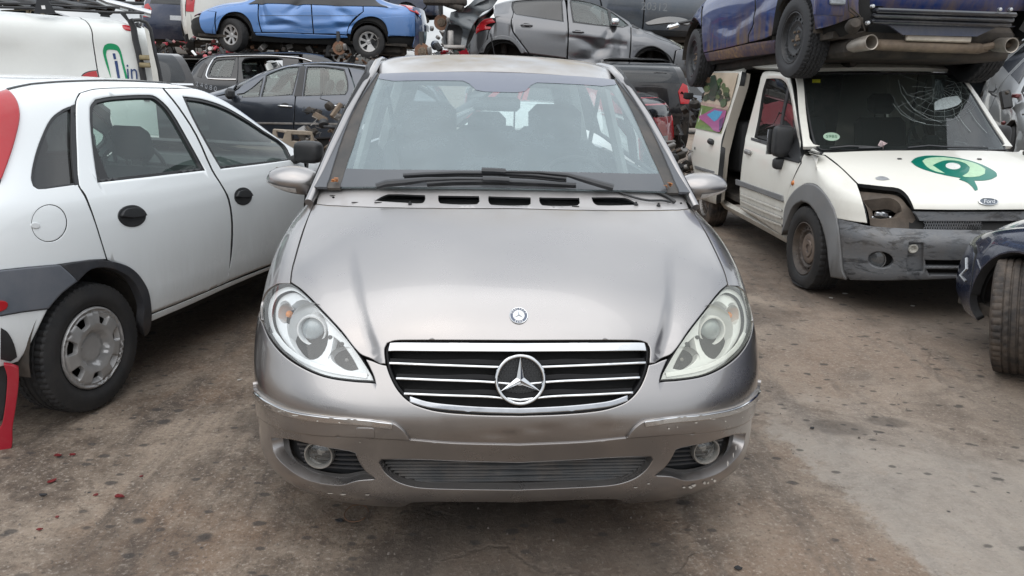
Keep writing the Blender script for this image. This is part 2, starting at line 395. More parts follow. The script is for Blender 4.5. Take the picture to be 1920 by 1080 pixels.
def inset(poly, d):
    p = np.array(poly); e1 = p-np.roll(p, 1, 0); e2 = np.roll(p, -1, 0)-p
    n1 = np.stack([-e1[:, 1], e1[:, 0]], 1); n2 = np.stack([-e2[:, 1], e2[:, 0]], 1)
    n1 /= np.linalg.norm(n1, axis=1)[:, None]+1e-12; n2 /= np.linalg.norm(n2, axis=1)[:, None]+1e-12
    m = n1+n2; m /= np.linalg.norm(m, axis=1)[:, None]+1e-12; s_ = 1/np.maximum((m*n1).sum(1), .5)
    return p+m*(d*s_)[:, None]
def panel(name, S, outline, mat, parent, holes=(), res=.03, thick=.012, off=0.0, round_=.0035, holethick=None, offfn=None, edge=None, mirror=False, rim=None):
    """trimmed piece of S: outline and holes in (u, v); its rims turn inwards by thick. mirror: also x -> -x copy"""
    c = np.mean(np.array(outline), 0); mu, mv = S.metric(float(np.clip(c[0], .02, S.nu-1.02)), float(np.clip(c[1], .02, S.nv-1.02)))
    sc_ = np.array([mu, mv]); edge = edge or res
    loops = []
    for k, lp in enumerate([outline]+list(holes)):
        q = resample([np.array(p)*sc_ for p in lp], edge)
        if (area2(q) > 0) != (k == 0): q = q[::-1]
        loops.append(q)
    V2 = []; E = []; kind = []; base = []
    for q in loops:
        k0 = len(V2); V2 += [tuple(p) for p in q]; E += [(k0+i, k0+(i+1) % len(q)) for i in range(len(q))]; kind += [1]*len(q)
    O = np.array(loops[0])
    if round_:
        for q in loops:
            r2 = inset(q, round_); ok = inside(r2, loops[0]) & (dist_poly(r2, loops[0]) > round_*.6)
            for h in loops[1:]: ok &= ~inside(r2, h) & (dist_poly(r2, h) > round_*.6)
            V2 += [tuple(p) for p in r2[ok]]; kind += [0]*int(ok.sum())
    lo, hi = O.min(0), O.max(0)
    nx = max(1, int((hi[0]-lo[0])/res)); ny = max(1, int((hi[1]-lo[1])/res))
    if nx*ny > 40000: f_ = math.sqrt(nx*ny/40000); nx = int(nx/f_); ny = int(ny/f_)
    gx, gy = np.meshgrid(np.linspace(lo[0], hi[0], nx+1), np.linspace(lo[1], hi[1], ny+1)); gx = gx+((np.arange(ny+1) % 2)*.5*(hi[0]-lo[0])/nx)[:, None]
    G = np.stack([gx.ravel(), gy.ravel()], 1); ok = inside(G, loops[0])
    G = G[ok]
    if len(G):
        ok = dist_poly(G, loops[0]) > max(res*.45, round_*1.8)
        for h in loops[1:]: ok &= ~inside(G, h) & (dist_poly(G, h) > max(res*.45, round_*1.8))
        G = G[ok]
    V2 += [tuple(p) for p in G]; kind += [0]*len(G)
    r = geometry.delaunay_2d_cdt([Vector(p) for p in V2], E, [], 0, 1e-7)
    ov = np.array([tuple(p) for p in r[0]]); of = [tuple(f) for f in r[2]]; orig = r[3]
    F_ = np.array(of); cen = ov[F_].mean(1); ok = inside(cen, loops[0])
    for h in loops[1:]: ok &= ~inside(cen, h)
    F_ = F_[ok]
    used = np.unique(F_); rm = -np.ones(len(ov), int); rm[used] = np.arange(len(used)); ov = ov[used]; F_ = rm[F_]; orig = [orig[i] for i in used]
    U, V = ov[:, 0]/mu, ov[:, 1]/mv
    P = S.ev(U, V); N = S.nrm(U, V)
    o_ = off if offfn is None else off+offfn(P)
    P = P+N*(np.asarray(o_).reshape(-1, 1) if np.ndim(o_) else o_)
    # orientation
    tri = P[F_]; fn = np.cross(tri[:, 1]-tri[:, 0], tri[:, 2]-tri[:, 0]); 
    flip = (fn*N[F_[:, 0]]).sum() < 0
    if flip: F_ = F_[:, ::-1]
    # boundary
    cnt = {}
    for f in F_:
        for a, b in ((f[0], f[1]), (f[1], f[2]), (f[2], f[0])):
            cnt[(a, b)] = 1
    bd = [(a, b) for (a, b) in cnt if (b, a) not in cnt]
    nv = len(P); verts = [tuple(p) for p in P]; faces = [tuple(f) for f in F_]; Nn = N.copy(); outd = np.zeros_like(N)
    rimn = []
    if thick:
        for a, b in bd:
            e = P[b]-P[a]; o2 = np.cross(e, N[a]); l = np.linalg.norm(o2); 
            if l > 1e-12: outd[a] += o2/l; outd[b] += o2/l
        ht = holethick if holethick is not None else thick
        newi = {}; hp = [np.array(h) for h in loops[1:]]
        for v in {a for e in bd for a in e}:
            l = np.linalg.norm(outd[v]); 
            if l > 1e-9: outd[v] /= l
            t = thick
            if hp and ht != thick:
                pp = ov[v][None]; 
                if min(dist_poly(pp, h)[0] for h in hp) < 1e-3: t = ht
            newi[v] = len(verts); verts.append(tuple(P[v]-N[v]*t+outd[v]*0))
        for a, b in bd: faces.append((b, a, newi[a], newi[b]))
    me = bpy.data.meshes.new(name); me.from_pydata([tuple(map(float, v)) for v in verts], [], [tuple(map(int, f)) for f in faces])
    me.polygons.foreach_set('use_smooth', [True]*len(me.polygons))
    if thick:
        ntri = len(F_); nor = []
        tilt = Nn + outd*(.75 if round_ else 0); tilt /= np.linalg.norm(tilt, axis=1)[:, None]
        for f in F_: nor += [tuple(tilt[i]) for i in f]
        for a, b in bd:
            o1 = outd[a]*.97+N[a]*.2; o2 = outd[b]*.97+N[b]*.2
            nor += [tuple(o2), tuple(o1), tuple(o1), tuple(o2)]
        me.normals_split_custom_set(nor)
    else:
        nor = []
        for f in F_: nor += [tuple(N[i]) for i in f]
        me.normals_split_custom_set(nor)
    if rim is not None and thick: me.polygons.foreach_set('material_index', [0]*len(F_)+[1]*len(bd)); mat = [mat, rim]
    o = link(name, me, mat, parent)
    if mirror:
        m2 = bpy.data.meshes.new(name)
        m2.from_pydata([(-v[0], v[1], v[2]) for v in [tuple(map(float, v)) for v in verts]], [], [tuple(map(int, f[::-1])) for f in faces])
        m2.polygons.foreach_set('use_smooth', [True]*len(m2.polygons))
        k = 0; nr = []
        for f in faces:
            L3 = nor[k:k+len(f)]; k += len(f); nr += [(-n_[0], n_[1], n_[2]) for n_ in L3[::-1]]
        m2.normals_split_custom_set(nr)
        if rim is not None and thick: m2.polygons.foreach_set('material_index', [0]*len(F_)+[1]*len(bd))
        o2 = link(name, m2, mat, parent); return o, o2
    return o
def ribbon(pts, w):
    """polyline (u,v or px) -> closed outline of width w (list or number)"""
    P = [np.array(p[:2], float) for p in pts]; n = len(P); a = []; b = []
    for i in range(n):
        t = P[min(i+1, n-1)]-P[max(i-1, 0)]; t /= np.linalg.norm(t)+1e-9; q = np.array([-t[1], t[0]])*(w[i] if isinstance(w, (list, tuple)) else w)/2
        a.append(tuple(P[i]+q)); b.append(tuple(P[i]-q))
    return a+b[::-1]
def flat_poly(name, pts, mat, parent, thick=.01, holes=()):
    """flat plate: 3D corner points (any plane), given thickness"""
    P = [Vector(p) for p in pts]; c = sum(P, Vector())/len(P); nn = Vector()
    for i in range(len(P)): nn += (P[i-1]-c).cross(P[i]-c)
    nn.normalize(); n = len(P)
    v = [p for p in P]+[p-nn*thick for p in P]
    f = [tuple(range(n)), tuple(range(2*n-1, n-1, -1))]+[(i, (i+1) % n, n+(i+1) % n, n+i)[::-1] for i in range(n)]
    return mesh(name, v, f, mat, parent, False)
class Plane(Surf):
    """flat Surf in a car's local frame: origin, x axis, y axis; u, v in metres (shifted by 50)"""
    def __init__(s, o, ax, ay, M=None):
        s.o = np.array(o, float); s.ax = np.array(ax, float)/np.linalg.norm(ax); s.ay = np.array(ay, float)/np.linalg.norm(ay); s.M = np.array(M if M is not None else Matrix.Identity(4))
        s.nu = s.nv = 1e6; s.n = np.cross(s.ax, s.ay); s.fn = None
    def ev(s, U, V):
        U = np.atleast_1d(np.asarray(U, float)); V = np.atleast_1d(np.asarray(V, float)); P = s.o+U[:, None]*s.ax+V[:, None]*s.ay
        if s.fn is not None: P = P+s.n*s.fn(U, V)[:, None]
        return P
    def nrm(s, U, V):
        U = np.atleast_1d(np.asarray(U, float)); V = np.atleast_1d(np.asarray(V, float))
        if s.fn is None: return np.tile(s.n, (len(U), 1))
        e = 1e-3; a = s.ev(U+e, V)-s.ev(U-e, V); b = s.ev(U, V+e)-s.ev(U, V-e); n = np.cross(a, b); return n/np.linalg.norm(n, axis=1)[:, None]
    def metric(s, U, V): return 1.0, 1.0
    def pick(s, pts, back=False):
        R_ = s.M[:3, :3]; o = R_ @ s.o+s.M[:3, 3]; n = R_ @ s.n; res = []
        for p in pts:
            d = np.array(sight(p[0], p[1])); t = ((o-np.array([0, 0, CH]))@n)/(d@n); q = np.array([0, 0, CH])+d*t-o
            res.append((float(q@(R_@s.ax)), float(q@(R_@s.ay))))
        return res
    def at(s, px, py, off=0.0):
        (u, v), = s.pick([(px, py)]); return Vector(s.ev(u, v)[0]+s.n*off), Vector(s.n)
def shift(poly, S): return poly
_LC = {}
def loc(S, pts):
    """3D local points -> nearest (u, v) on S"""
    if id(S) not in _LC:
        uu = np.linspace(0, S.nu-1, 10*(S.nu-1)+1); vv = np.linspace(0, S.nv-1, 10*(S.nv-1)+1)
        U, V = [a.ravel() for a in np.meshgrid(uu, vv)]; _LC[id(S)] = (U, V, S.ev(U, V), S)
    U, V, P, _ = _LC[id(S)]; o = []
    for p in pts:
        p = np.array(p, float); k = np.argmin(((P-p)**2).sum(1)); u, v = U[k], V[k]
        for _ in range(5):
            e = 1e-3; ue = e if u+e <= S.nu-1 else -e; ve = e if v+e <= S.nv-1 else -e
            q = S.ev([u, u+ue, u], [v, v, v+ve]); J = np.stack([(q[1]-q[0])/ue, (q[2]-q[0])/ve], 1)
            st = np.linalg.solve(J.T @ J+1e-6*np.eye(2), J.T @ (p-q[0])); st = np.clip(st, -.3, .3)
            u = float(np.clip(u+st[0], 0, S.nu-1)); v = float(np.clip(v+st[1], 0, S.nv-1))
        o.append((u, v))
    return o
def place(x, y, ang, z=0.0, pitch=0.0, roll=0.0):
    return Matrix.Translation((x, y, z)) @ Matrix.Rotation(R(ang), 4, 'Z') @ Matrix.Rotation(R(pitch), 4, 'X') @ Matrix.Rotation(R(roll), 4, 'Y')
def symgrid(rows):
    """rows[v] = list over half width from the centre out; -> grid[u][v] over the full width"""
    nv = len(rows); nh = len(rows[0]); g = []
    for k in range(nh-1, 0, -1): g.append([(-rows[v][k][0], rows[v][k][1], rows[v][k][2]) for v in range(nv)])
    for k in range(nh): g.append([rows[v][k] for v in range(nv)])
    return g
def arc(cy, cz, r, a0, a1, n, x=0): return [(x, cy+r*math.cos(R(a0+(a1-a0)*k/(n-1))), cz+r*math.sin(R(a0+(a1-a0)*k/(n-1)))) for k in range(n)]

# ================================================================ tyres and rims (built about local x axis pointing outward)
class Disc(Surf):
    """wheel face: u, v are in-plane metres, depth given by a radial profile [(r, depth)]"""
    def __init__(s, M, prof): s.M = np.array(M); s.rr = np.array([p[0] for p in prof]); s.dd = np.array([p[1] for p in prof]); s.nu = s.nv = 1e6
    def ev(s, U, V):
        U = np.atleast_1d(np.asarray(U, float)); V = np.atleast_1d(np.asarray(V, float)); r = np.hypot(U, V)
        P = np.stack([U, V, np.interp(r, s.rr, s.dd)], 1); return P @ s.M[:3, :3].T+s.M[:3, 3]
    def nrm(s, U, V):
        e = 1.5e-3; U = np.atleast_1d(np.asarray(U, float)); V = np.atleast_1d(np.asarray(V, float))
        n = np.cross(s.ev(U+e, V)-s.ev(U-e, V), s.ev(U, V+e)-s.ev(U, V-e)); return n/np.linalg.norm(n, axis=1)[:, None]
    def metric(s, U, V): return 1.0, 1.0
def tyre_mesh(r, w, rr, n=120, treaded=True, flat=0.0, vee=False):
    """returns verts, faces; spun about z, outer face at +w/2"""
    prof = []
    hw = w/2
    prof += [(rr-.004, hw*.55), (rr+.004, hw*.80), (rr+.012, hw*.90), (rr+.02, hw*.93)]
    for t in np.linspace(.15, 1, 7): prof.append((rr+.02+(r-.022-rr-.02)*t, hw*(.93+.09*math.sin(math.pi*t**.8)*.9)))
    # tread profile across the width
    g = 4 if treaded else 0
    prof += [(r-.010, hw*.90), (r-.004, hw*.80)]
    acr = np.linspace(.74, -.74, 33)
    for i, a in enumerate(acr):
        gr = 0.0
        if treaded:
            for c in ((-.47, -.16, .16, .47)):
                if abs(a-c) < .032: gr = .007
        prof.append((r-.0045*(a/.8)**2*1.2-gr, hw*a))
    prof += [(r-.004, -hw*.80), (r-.010, -hw*.90)]
    for t in np.linspace(1, .15, 5): prof.append((rr+.02+(r-.022-rr-.02)*t, -hw*(.93+.09*math.sin(math.pi*t**.8)*.9)))
    prof += [(rr+.004, -hw*.80), (rr-.004, -hw*.55)]
    v = []; f = []; m = len(prof)
    for i, (pr, h) in enumerate(prof):
        for k in range(n):
            g_ = 2*math.pi*k/n; q = pr
            if treaded and abs(h) > hw*.50 and pr > r-.012 and (k % 3 == 0): q -= .006
            if treaded and vee and abs(h) <= hw*.78 and (int(k+abs(h)/hw*9) % 3 == 0): q -= .006
            elif treaded and not vee and .17*hw < abs(h) < .46*hw and (int(k+abs(h)/hw*5) % 4 == 0) : q -= .004
            v.append((q*math.cos(g_), q*math.sin(g_), h))
    for i in range(m-1):
        for k in range(n): f.append((i*n+k, (i+1)*n+k, (i+1)*n+(k+1) % n, i*n+(k+1) % n))
    return v, f
def wheel(parent, c, r=.30, w=.19, rim_r=.19, style='steel', side=1, steer=0, camber=0, flat=0.0, tmat=None, rmat=None, n=120, treaded=True, name='wheel', vee=False, spin=0.0, squash=0.0):
    """wheel in a car's local frame, centre c, outer face towards side*x"""
    tm = tmat or M_TYRE
    Mw = Matrix.Translation(c) @ Matrix.Rotation(R(steer), 4, 'Z') @ Matrix.Rotation(R(camber), 4, 'Y') @ Matrix.Rotation(R(90*side), 4, 'Y') @ Matrix.Rotation(R(spin), 4, 'Z')
    e = bpy.data.objects.new(name, None); C.objects.link(e); e.empty_display_size = .1; e.parent = parent; e.matrix_local = Mw
    v, f = tyre_mesh(r, w, rim_r, n, treaded, vee=vee)
    if squash:
        Mi = Mw.to_3x3(); zz = []
        for p in v:
            q = Mi @ Vector(p)
            if q.z < -(r-squash): 
                b = (-(r-squash)-q.z); q.z = -(r-squash)-b*.08; q.x += b*.8*(1 if q.x > 0 else -1)
            elif q.z < -r*.55:
                k = (-q.z/r-.55)/.45; q.x += .012*k*(1 if q.x > 0 else -1)
            zz.append(tuple(Mi.inverted() @ q))
        v = zz
    mesh('tyre', v, f, tm, e, True, 30)
    hw = w/2; rr = rim_r
    # barrel
    MB().lathe([(rr+.004, hw*.86), (rr-.004, hw*.88), (rr-.010, hw*.80), (rr-.016, hw*.5), (rr-.03, 0), (rr-.03, -hw*.6), (rr-.005, -hw*.85)], n=64).build('rim_barrel', rmat or (M_BLACK if style == 'steel' else M_STEEL), e)
    MB().lathe([(0, -hw*.35), (rr*.55, -hw*.35), (rr*.56, -hw*.5), (rr-.028, -hw*.55)], n=32).build('brake_drum', M_RUST if style != 'cap' else M_DARK, e)
    if style == 'steel':
        prof = [(0, hw*.42), (.035, hw*.42), (.04, hw*.48), (.075, hw*.48), (.085, hw*.40), (rr*.55, hw*.46), (rr*.66, hw*.62), (rr*.84, hw*.52), (rr*.91, hw*.52), (rr*.96, hw*.80), (rr*.99, hw*.86)]
        S = Disc(Matrix.Identity(4), prof); holes = [ell((rr*.74)*math.cos(t), (rr*.74)*math.sin(t), .0135, .010, 12, t+math.pi/2) for t in [2*math.pi*k/16 for k in range(16)]]
        holes += [ell(0, 0, .028, .028, 20)]
        panel('rim', S, ell(0, 0, rr*.985, rr*.985, 64), rmat or M_BLACK, e, holes, res=.012, thick=.006, round_=.0015)
        b = MB().lathe([(0, hw*.52), (.022, hw*.52), (.027, hw*.46), (.028, hw*.1)], n=20)
        for k in range(5):
            t = 2*math.pi*k/5; b.lathe([(0, hw*.48+.014), (.008, hw*.48+.014), (.010, hw*.48+.010), (.0105, hw*.4)], Matrix.Translation((.055*math.cos(t), .055*math.sin(t), 0)), 6)
        b.build('wheel_bolts', M_TAN, e)
    elif style == 'steelcap':   # steel wheel with a rusty raised centre
        prof = [(0, hw*.42), (.03, hw*.42), (.034, hw*.52), (.06, hw*.55), (.068, hw*.46), (.10, hw*.5), (.112, hw*.44), (rr*.62, hw*.30), (rr*.70, hw*.56), (rr*.86, hw*.48), (rr*.92, hw*.52), (rr*.96, hw*.80), (rr*.99, hw*.86)]
        S = Disc(Matrix.Identity(4), prof); holes = [ell((rr*.78)*math.cos(t), (rr*.78)*math.sin(t), .012, .009, 12, t+math.pi/2) for t in [2*math.pi*k/18 for k in range(18)]]
        panel('rim', S, ell(0, 0, rr*.985, rr*.985, 64), M_STEELD, e, holes, res=.012, thick=.006, round_=.0015)
        MB().lathe([(0, hw*.43), (.03, hw*.43), (.034, hw*.53), (.06, hw*.56), (.068, hw*.47), (.098, hw*.515), (.112, hw*.45), (.116, hw*.35)], n=40).build('hub_cap', M_RUSTG, e)
    elif style == 'cap':    # seven-slot cover
        prof = [(0, hw*.78), (.055, hw*.78), (.063, hw*.74), (.075, hw*.76), (.08, hw*.98), (rr*.6, hw*1.04), (rr*.86, hw*.98), (rr*.92, hw*.88), (rr*.97, hw*1.0), (rr*1.0, hw*1.0), (rr*1.03, hw*.88)]
        S = Disc(Matrix.Identity(4), prof); holes = []
        for k in range(7):
            t = 2*math.pi*k/7+R(13); q = []
            for (a, b) in ((-.026, .70), (-.017, .615), (.017, .615), (.026, .70), (.034, .86), (0, .885), (-.034, .86)):
                x, y = b*rr, a; q.append((x*math.cos(t)-y*math.sin(t), x*math.sin(t)+y*math.cos(t)))
            holes.append(curve(q, True, 3, 80))
        panel('hubcap', S, ell(0, 0, rr*1.03, rr*1.03, 72), rmat or M_ALUP, e, holes, res=.012, thick=.012, holethick=.024, round_=.003)
    elif style in ('alloy', 'capbroken'):
        prof = [(0, hw*.6), (.03, hw*.6), (.04, hw*.52), (rr*.5, hw*.62), (rr*.9, hw*.78), (rr*.99, hw*.84)]
        S = Disc(Matrix.Identity(4), prof); holes = []; ns = 7 if style == 'alloy' else 7
        for k in range(ns):
            t = 2*math.pi*k/ns; d = math.pi/ns; q = []
            for (a, b) in ((-.32, .34), (.32, .34), (.62, .84), (0, .88), (-.62, .84)):
                q.append((rr*b*math.cos(t+a*d), rr*b*math.sin(t+a*d)))
            holes.append(curve(q, True, 3, 70))
        oul = ell(0, 0, rr*.99, rr*.99, 64)
        if style == 'capbroken':
            M2 = Disc(Matrix.Identity(4), [(0, hw*.30), (.06, hw*.36), (rr*.6, hw*.1), (rr*.7, hw*.3), (rr, hw*.5)])
            panel('rim', M2, oul, M_BLACK, e, [ell((rr*.74)*math.cos(t), (rr*.74)*math.sin(t), .012, .010, 10, t) for t in [2*math.pi*k/14 for k in range(14)]], res=.015, thick=.005, round_=0)
            q = [(rr*.99*math.cos(t), rr*.99*math.sin(t)) for t in np.linspace(R(125), R(385), 50)]+[(.04, .03), (-.02, .05)]
            panel('hubcap', S, q, rmat or M_ALUP, e, [h for k, h in enumerate(holes) if k in (3, 4, 5, 6)], res=.012, thick=.02, round_=.002)
        else: panel('rim', S, oul, rmat or M_ALUP, e, holes, res=.012, thick=.03, round_=.002)
    return e
M_ALUP = plain('silver wheel paint', (.40, .40, .40), metal=.45, rough=.38, var=.12, dust=.25, bumpy=.08)
M_STEELD = plain('dirty black steel wheel', (.05, .042, .038), rough=.6, var=.4, dust=.35)
M_RUSTG = plain('rust grey hub', (.19, .15, .125), metal=.3, rough=.6, var=.3, bumpy=.3, dust=.3)
# ================================================================ silver minivan-like hatchback in the middle
MH = place(.0351, 2.034, 4.2666)
P_SIL = paint('warm silver metallic paint', (.328, .315, .311), metal=.92, rough=.28, coat=1.0, dust=.10, dustcol=(.36, .33, .29), wave=.05, topdust=.85)
P_SILC = paint('bare cowl silver paint', (.42, .41, .41), metal=.25, rough=.36, coat=.5, dust=.35, wave=.08)
M_TRIM = plain('weathered pillar trim', (.032, .031, .030), rough=.55, var=.3, scale=3, dust=.22, bumpy=.1)
M_TRIM2 = plain('dark grey pillar rail', (.085, .09, .10), rough=.45, var=.12, scale=3, bumpy=.05)
hero = empty('parked_car', 'silver grey hatchback facing the viewer, chrome grille with a large round star emblem', 'car', MH)
rows = [
 [(0,.13,.155),(.22,.13,.155),(.43,.145,.155),(.63,.205,.158),(.765,.315,.162),(.838,.47,.168),(.85,.80,.18),(.85,1.35,.18)],
 [(0,.075,.215),(.22,.078,.215),(.445,.092,.215),(.655,.158,.218),(.795,.285,.222),(.862,.47,.228),(.872,.8,.23),(.872,1.35,.23)],
 [(0,.05,.33),(.23,.055,.33),(.45,.072,.33),(.665,.138,.33),(.806,.282,.335),(.871,.47,.34),(.88,.8,.35),(.88,1.35,.36)],
 [(0,.02,.44),(.23,.025,.44),(.45,.048,.44),(.67,.125,.44),(.81,.275,.445),(.873,.47,.45),(.885,.8,.47),(.885,1.35,.48)],
 [(0,.012,.505),(.23,.018,.505),(.455,.045,.508),(.67,.125,.515),(.812,.272,.525),(.876,.47,.535),(.886,.8,.57),(.885,1.35,.60)],
 [(0,.034,.57),(.23,.040,.57),(.45,.072,.575),(.66,.15,.585),(.803,.29,.60),(.868,.47,.62),(.88,.8,.67),(.88,1.35,.71)],
 [(0,.075,.64),(.23,.082,.642),(.44,.115,.648),(.64,.19,.665),(.785,.315,.685),(.853,.49,.70),(.865,.8,.77),(.865,1.35,.81)],
 [(0,.125,.725),(.22,.132,.728),(.42,.165,.732),(.61,.245,.75),(.75,.37,.775),(.826,.53,.80),(.845,.82,.86),(.85,1.35,.88)],
 [(0,.22,.825),(.21,.228,.826),(.40,.265,.825),(.58,.335,.828),(.71,.44,.85),(.79,.60,.875),(.82,.87,.92),(.825,1.35,.93)],
 [(0,.40,.925),(.20,.408,.925),(.39,.44,.918),(.56,.49,.91),(.68,.58,.915),(.755,.71,.935),(.79,.95,.96),(.80,1.35,.965)],
 [(0,.60,1.005),(.20,.605,1.003),(.38,.63,.995),(.55,.665,.98),(.67,.735,.972),(.735,.84,.98),(.77,1.02,.99),(.785,1.35,.99)],
 [(0,.80,1.062),(.20,.80,1.06),(.38,.815,1.052),(.56,.845,1.038),(.675,.89,1.02),(.74,.96,1.015),(.765,1.09,1.012),(.78,1.35,1.01)]]
N = Surf(symgrid(rows), MH, 1)
# bonnet crease: a valley on each side fading out towards the windscreen
_cl = [(660, 455), (664, 500), (672, 550), (684, 600), (700, 650), (706, 676)]
_cr = [(N.at(px, py)[0]) for px, py in _cl]
_cx = np.array([-p.x for p in _cr]); _cz = np.array([p.z for p in _cr])
_o = np.argsort(_cz); _cx, _cz = _cx[_o], _cz[_o]
def hood_disp(P):
    x = np.abs(P[:, 0]); z = P[:, 2]; c = np.interp(z, _cz, _cx); k = np.clip((z-_cz[0]+.2)/.12, 0, 1)*np.clip((_cz[-1]-z)/.22, 0, 1)
    d = x-c; return -.0190/(1+np.exp(-np.clip(d/.0065, -40, 40)))*np.clip(1-d/.13, 0, 1)**1.5*k
N.disp = hood_disp
def dent_disp(P):
    """flattened number-plate field and the fold in the bumper skin"""
    x = P[:, 0]; z = P[:, 2]
    pl = np.clip((.26-np.abs(x-.02))/.02, 0, 1)*np.exp(-((z-.475)/.032)**4)
    fo = np.exp(-((z-.470-.02*np.sin(x*9))/.008)**2)*np.clip((.33-np.abs(x-.03))/.1, 0, 1)
    return -.0012*pl-.0022*fo
def sym(half, S=N):
    """half outline on the left, first and last point on the centre line -> full outline"""
    c = (S.nu-1)/2; h = [list(p) for p in half]; h[0][0] = h[-1][0] = c
    return [tuple(p) for p in h]+[(2*c-p[0], p[1]) for p in h[-2:0:-1]]
px = lambda pts, S=N, **k: S.pick(curve(pts, False, **k) if k.pop('crv', 1) else pts)
HL = [(541,531),(566,547),(600,581),(639,623),(673,666),(698,704),(703,716,1),(664,713),(609,704),(566,686),(532,662),(507,632),(494,602),(492,572),(502,547),(520,534)]
grille_l = [(976,641),(860,640),(770,640),(741,641),(728,645),(723,655),(726,684),(733,706),(745,728),(762,747),(782,760),(822,771),(890,777),(976,779)]
# ---- bonnet
hood = px([(976,638),(860,637.5),(770,637.5),(740,638.5),(726,643),(720.5,655),(722.5,682,1),(711,681),(698,673),(674,662),(640,619.5),(601,577.5),(567,543.5),(546,529),(549,505),(569,436),(587,387.5),(593,383,1),(610,385),(700,389),(830,391),(953,391)])
panel('bonnet', N, sym(hood), P_SIL, hero, res=.022, thick=.02, round_=.004)
# ---- cowl plate with slots
N2 = Surf(symgrid([[(x, y, z-.006) for (x, y, z) in r] for r in rows[8:]]+[[(x, y+.07, z+.024-.02*(k > 5)) for k, (x, y, z) in enumerate(rows[11])]]), MH, 1)
cowl = px([(953,390),(830,390),(700,388),(610,384),(594,382,1),(597,366),(601,350),(700,346),(830,343),(953,341)], N2)
def slot(p): return N2.pick(curve(p, True, 4, 50))
s1 = slot([(703,376.5),(715,369),(730,364),(797,366),(797,375),(791,381),(750,379.5)])
s2 = slot([(822,366.5),(898,367.5),(899,378),(893,383),(827,381.5),(822,376)])
s3 = slot([(916,368),(995,370),(995,382),(989,385),(922,384),(916,378)])
c2 = (N2.nu-1)/2
mir = lambda q: [(2*c2-a, b) for a, b in q][::-1]
s4 = slot([(1011,370),(1086,371),(1087,381),(1081,385.5),(1018,385),(1012,379)]); s5 = slot([(1109,370),(1169,370.5),(1183,375),(1197,384),(1122,385),(1113,380)])
rnd = [N2.pick(ell(625,370,2.6,2.0,10)), N2.pick(ell(1277,381,2.2,1.8,10)), N2.pick(ell(922,396,1.5,1.2,8))]
panel('cowl_plate', N2, sym(cowl, N2), P_SILC, hero, [s1, s2, s3, s4, s5]+rnd[:2], res=.02, thick=.007, round_=.002, rim=M_BLACK)
panel('cowl_slot_dark', N2, [(.8,2.0),(9.2,2.0),(9.2,2.98),(.8,2.98)] if 0 else sym(px([(953,395),(690,393),(690,360),(953,358)], N2), N2), M_DARK, hero, res=.05, thick=0, off=-.035, round_=0)  # black sheet behind the slots: their inner shade put in as colour
# ---- bumper: upper skin, valance, insert
AR = arc(.80, .30, .375, 180, 90, 9)
archf = lambda z0, z1, n=6: [( -.88, .80-math.sqrt(max(.375**2-(z-.30)**2, 0)), z) for z in np.linspace(z0, z1, n)]
hl_low = [(703.5,719.5),(664,717),(608,707.5),(564,689),(529.5,665),(504,634),(490.5,603)]
ledge = [(471,757),(485,778.5),(524,801.5),(588,814.5),(673,818.5),(769,823.5),(850,830),(976,833)]
side_up = loc(N, archf(.70, .44, 5)[1:])
up = [*px([(976,780.5),(890,778.5),(821,772.5),(780,761),(760,748.5),(743,729),(731,706),(724,686,1),(712,683.5),(700,679),(689,675.5,1)], ), *px([(696,690),(703,706),(706.5,720.5,1)]+hl_low[1:]), *loc(N, [(-.862,.50,.69)]), *side_up, *px(ledge)]
SB = Surf(N.g, MH, 1); SB.disp = dent_disp
panel('bumper', SB, sym(up), P_SIL, hero, res=.02, thick=.02, round_=.003)
low_edge = [(494,863),(503,887),(528,909),(588,929),(651,941.5),(752,948),(775,940),(877,939),(976,940)]
val = [*px([(p[0], p[1]) for p in ledge[::-1]]), *loc(N, archf(.42, .25, 4)), *px(low_edge)]
val = [(p[0], p[1]) for p in val]
fog_out = [(511,820),(545,822),(600,835),(652,843.5),(667,848),(675,866),(688,884),(706,897),(670,900),(640,908),(600,904),(566,893),(532,868),(516,847)]
intake = [(976,866),(860,863),(780,860),(716,860,1),(711,866),(722,884),(742,900),(770,910),(801,914),(880,916),(976,917)]
fh = N.pick(curve(fog_out, True, 3)); fh2 = [(14-u, v) for u, v in fh][::-1]
ih = sym(px(intake))
panel('bumper_valance', N, sym(val), P_SIL, hero, [fh, fh2, ih], res=.018, thick=.02, holethick=.05, off=.004, round_=.0045)
M_WIPF = plain('dusty black slat', (.028, .030, .034), rough=.5, dust=.12)
M_RECESS = plain('satin grey recess', (.075, .073, .072), metal=.3, rough=.5, var=.12, bumpy=.05)
# fog recess floor in body colour sloping in, dark slatted insert, lamp
fg = N.pick(curve([(522,815),(600,828),(664,842,1),(680,893,1),(630,901),(556,885),(530,858)], True, 3, 50))
panel('fog_recess', N, N.pick(curve([(507,817),(545,818),(600,831),(655,840),(672,846),(680,864),(694,882),(716,898),(670,905),(640,913),(600,909),(560,897),(526,871),(510,848)], True, 3)), M_RECESS, hero, [fg], res=.02, thick=0, off=-.034, round_=0, mirror=True)
panel('fog_recess_back', N, N.pick(curve([(512,808),(600,820),(670,834),(690,900),(630,910),(550,895),(518,866)], True, 2)), M_BLACK, hero, res=.03, thick=0, off=-.055, round_=0, mirror=True)
for k in range(8):
    y = 829+k*8.2; a, b = (531+k*3.4, 659+k*2.6)
    sl = N.pick([(p[0], p[1]) for p in ribbon([(a, y-3), ((a+b)/2, y+3.5), (b, y+6)], 3.0)])
    panel('fog_slat', N, sl, M_WIPF, hero, res=.05, thick=.012, off=-.040, round_=0, mirror=True)
p0, n0 = N.at(589.5, 860, -.030)
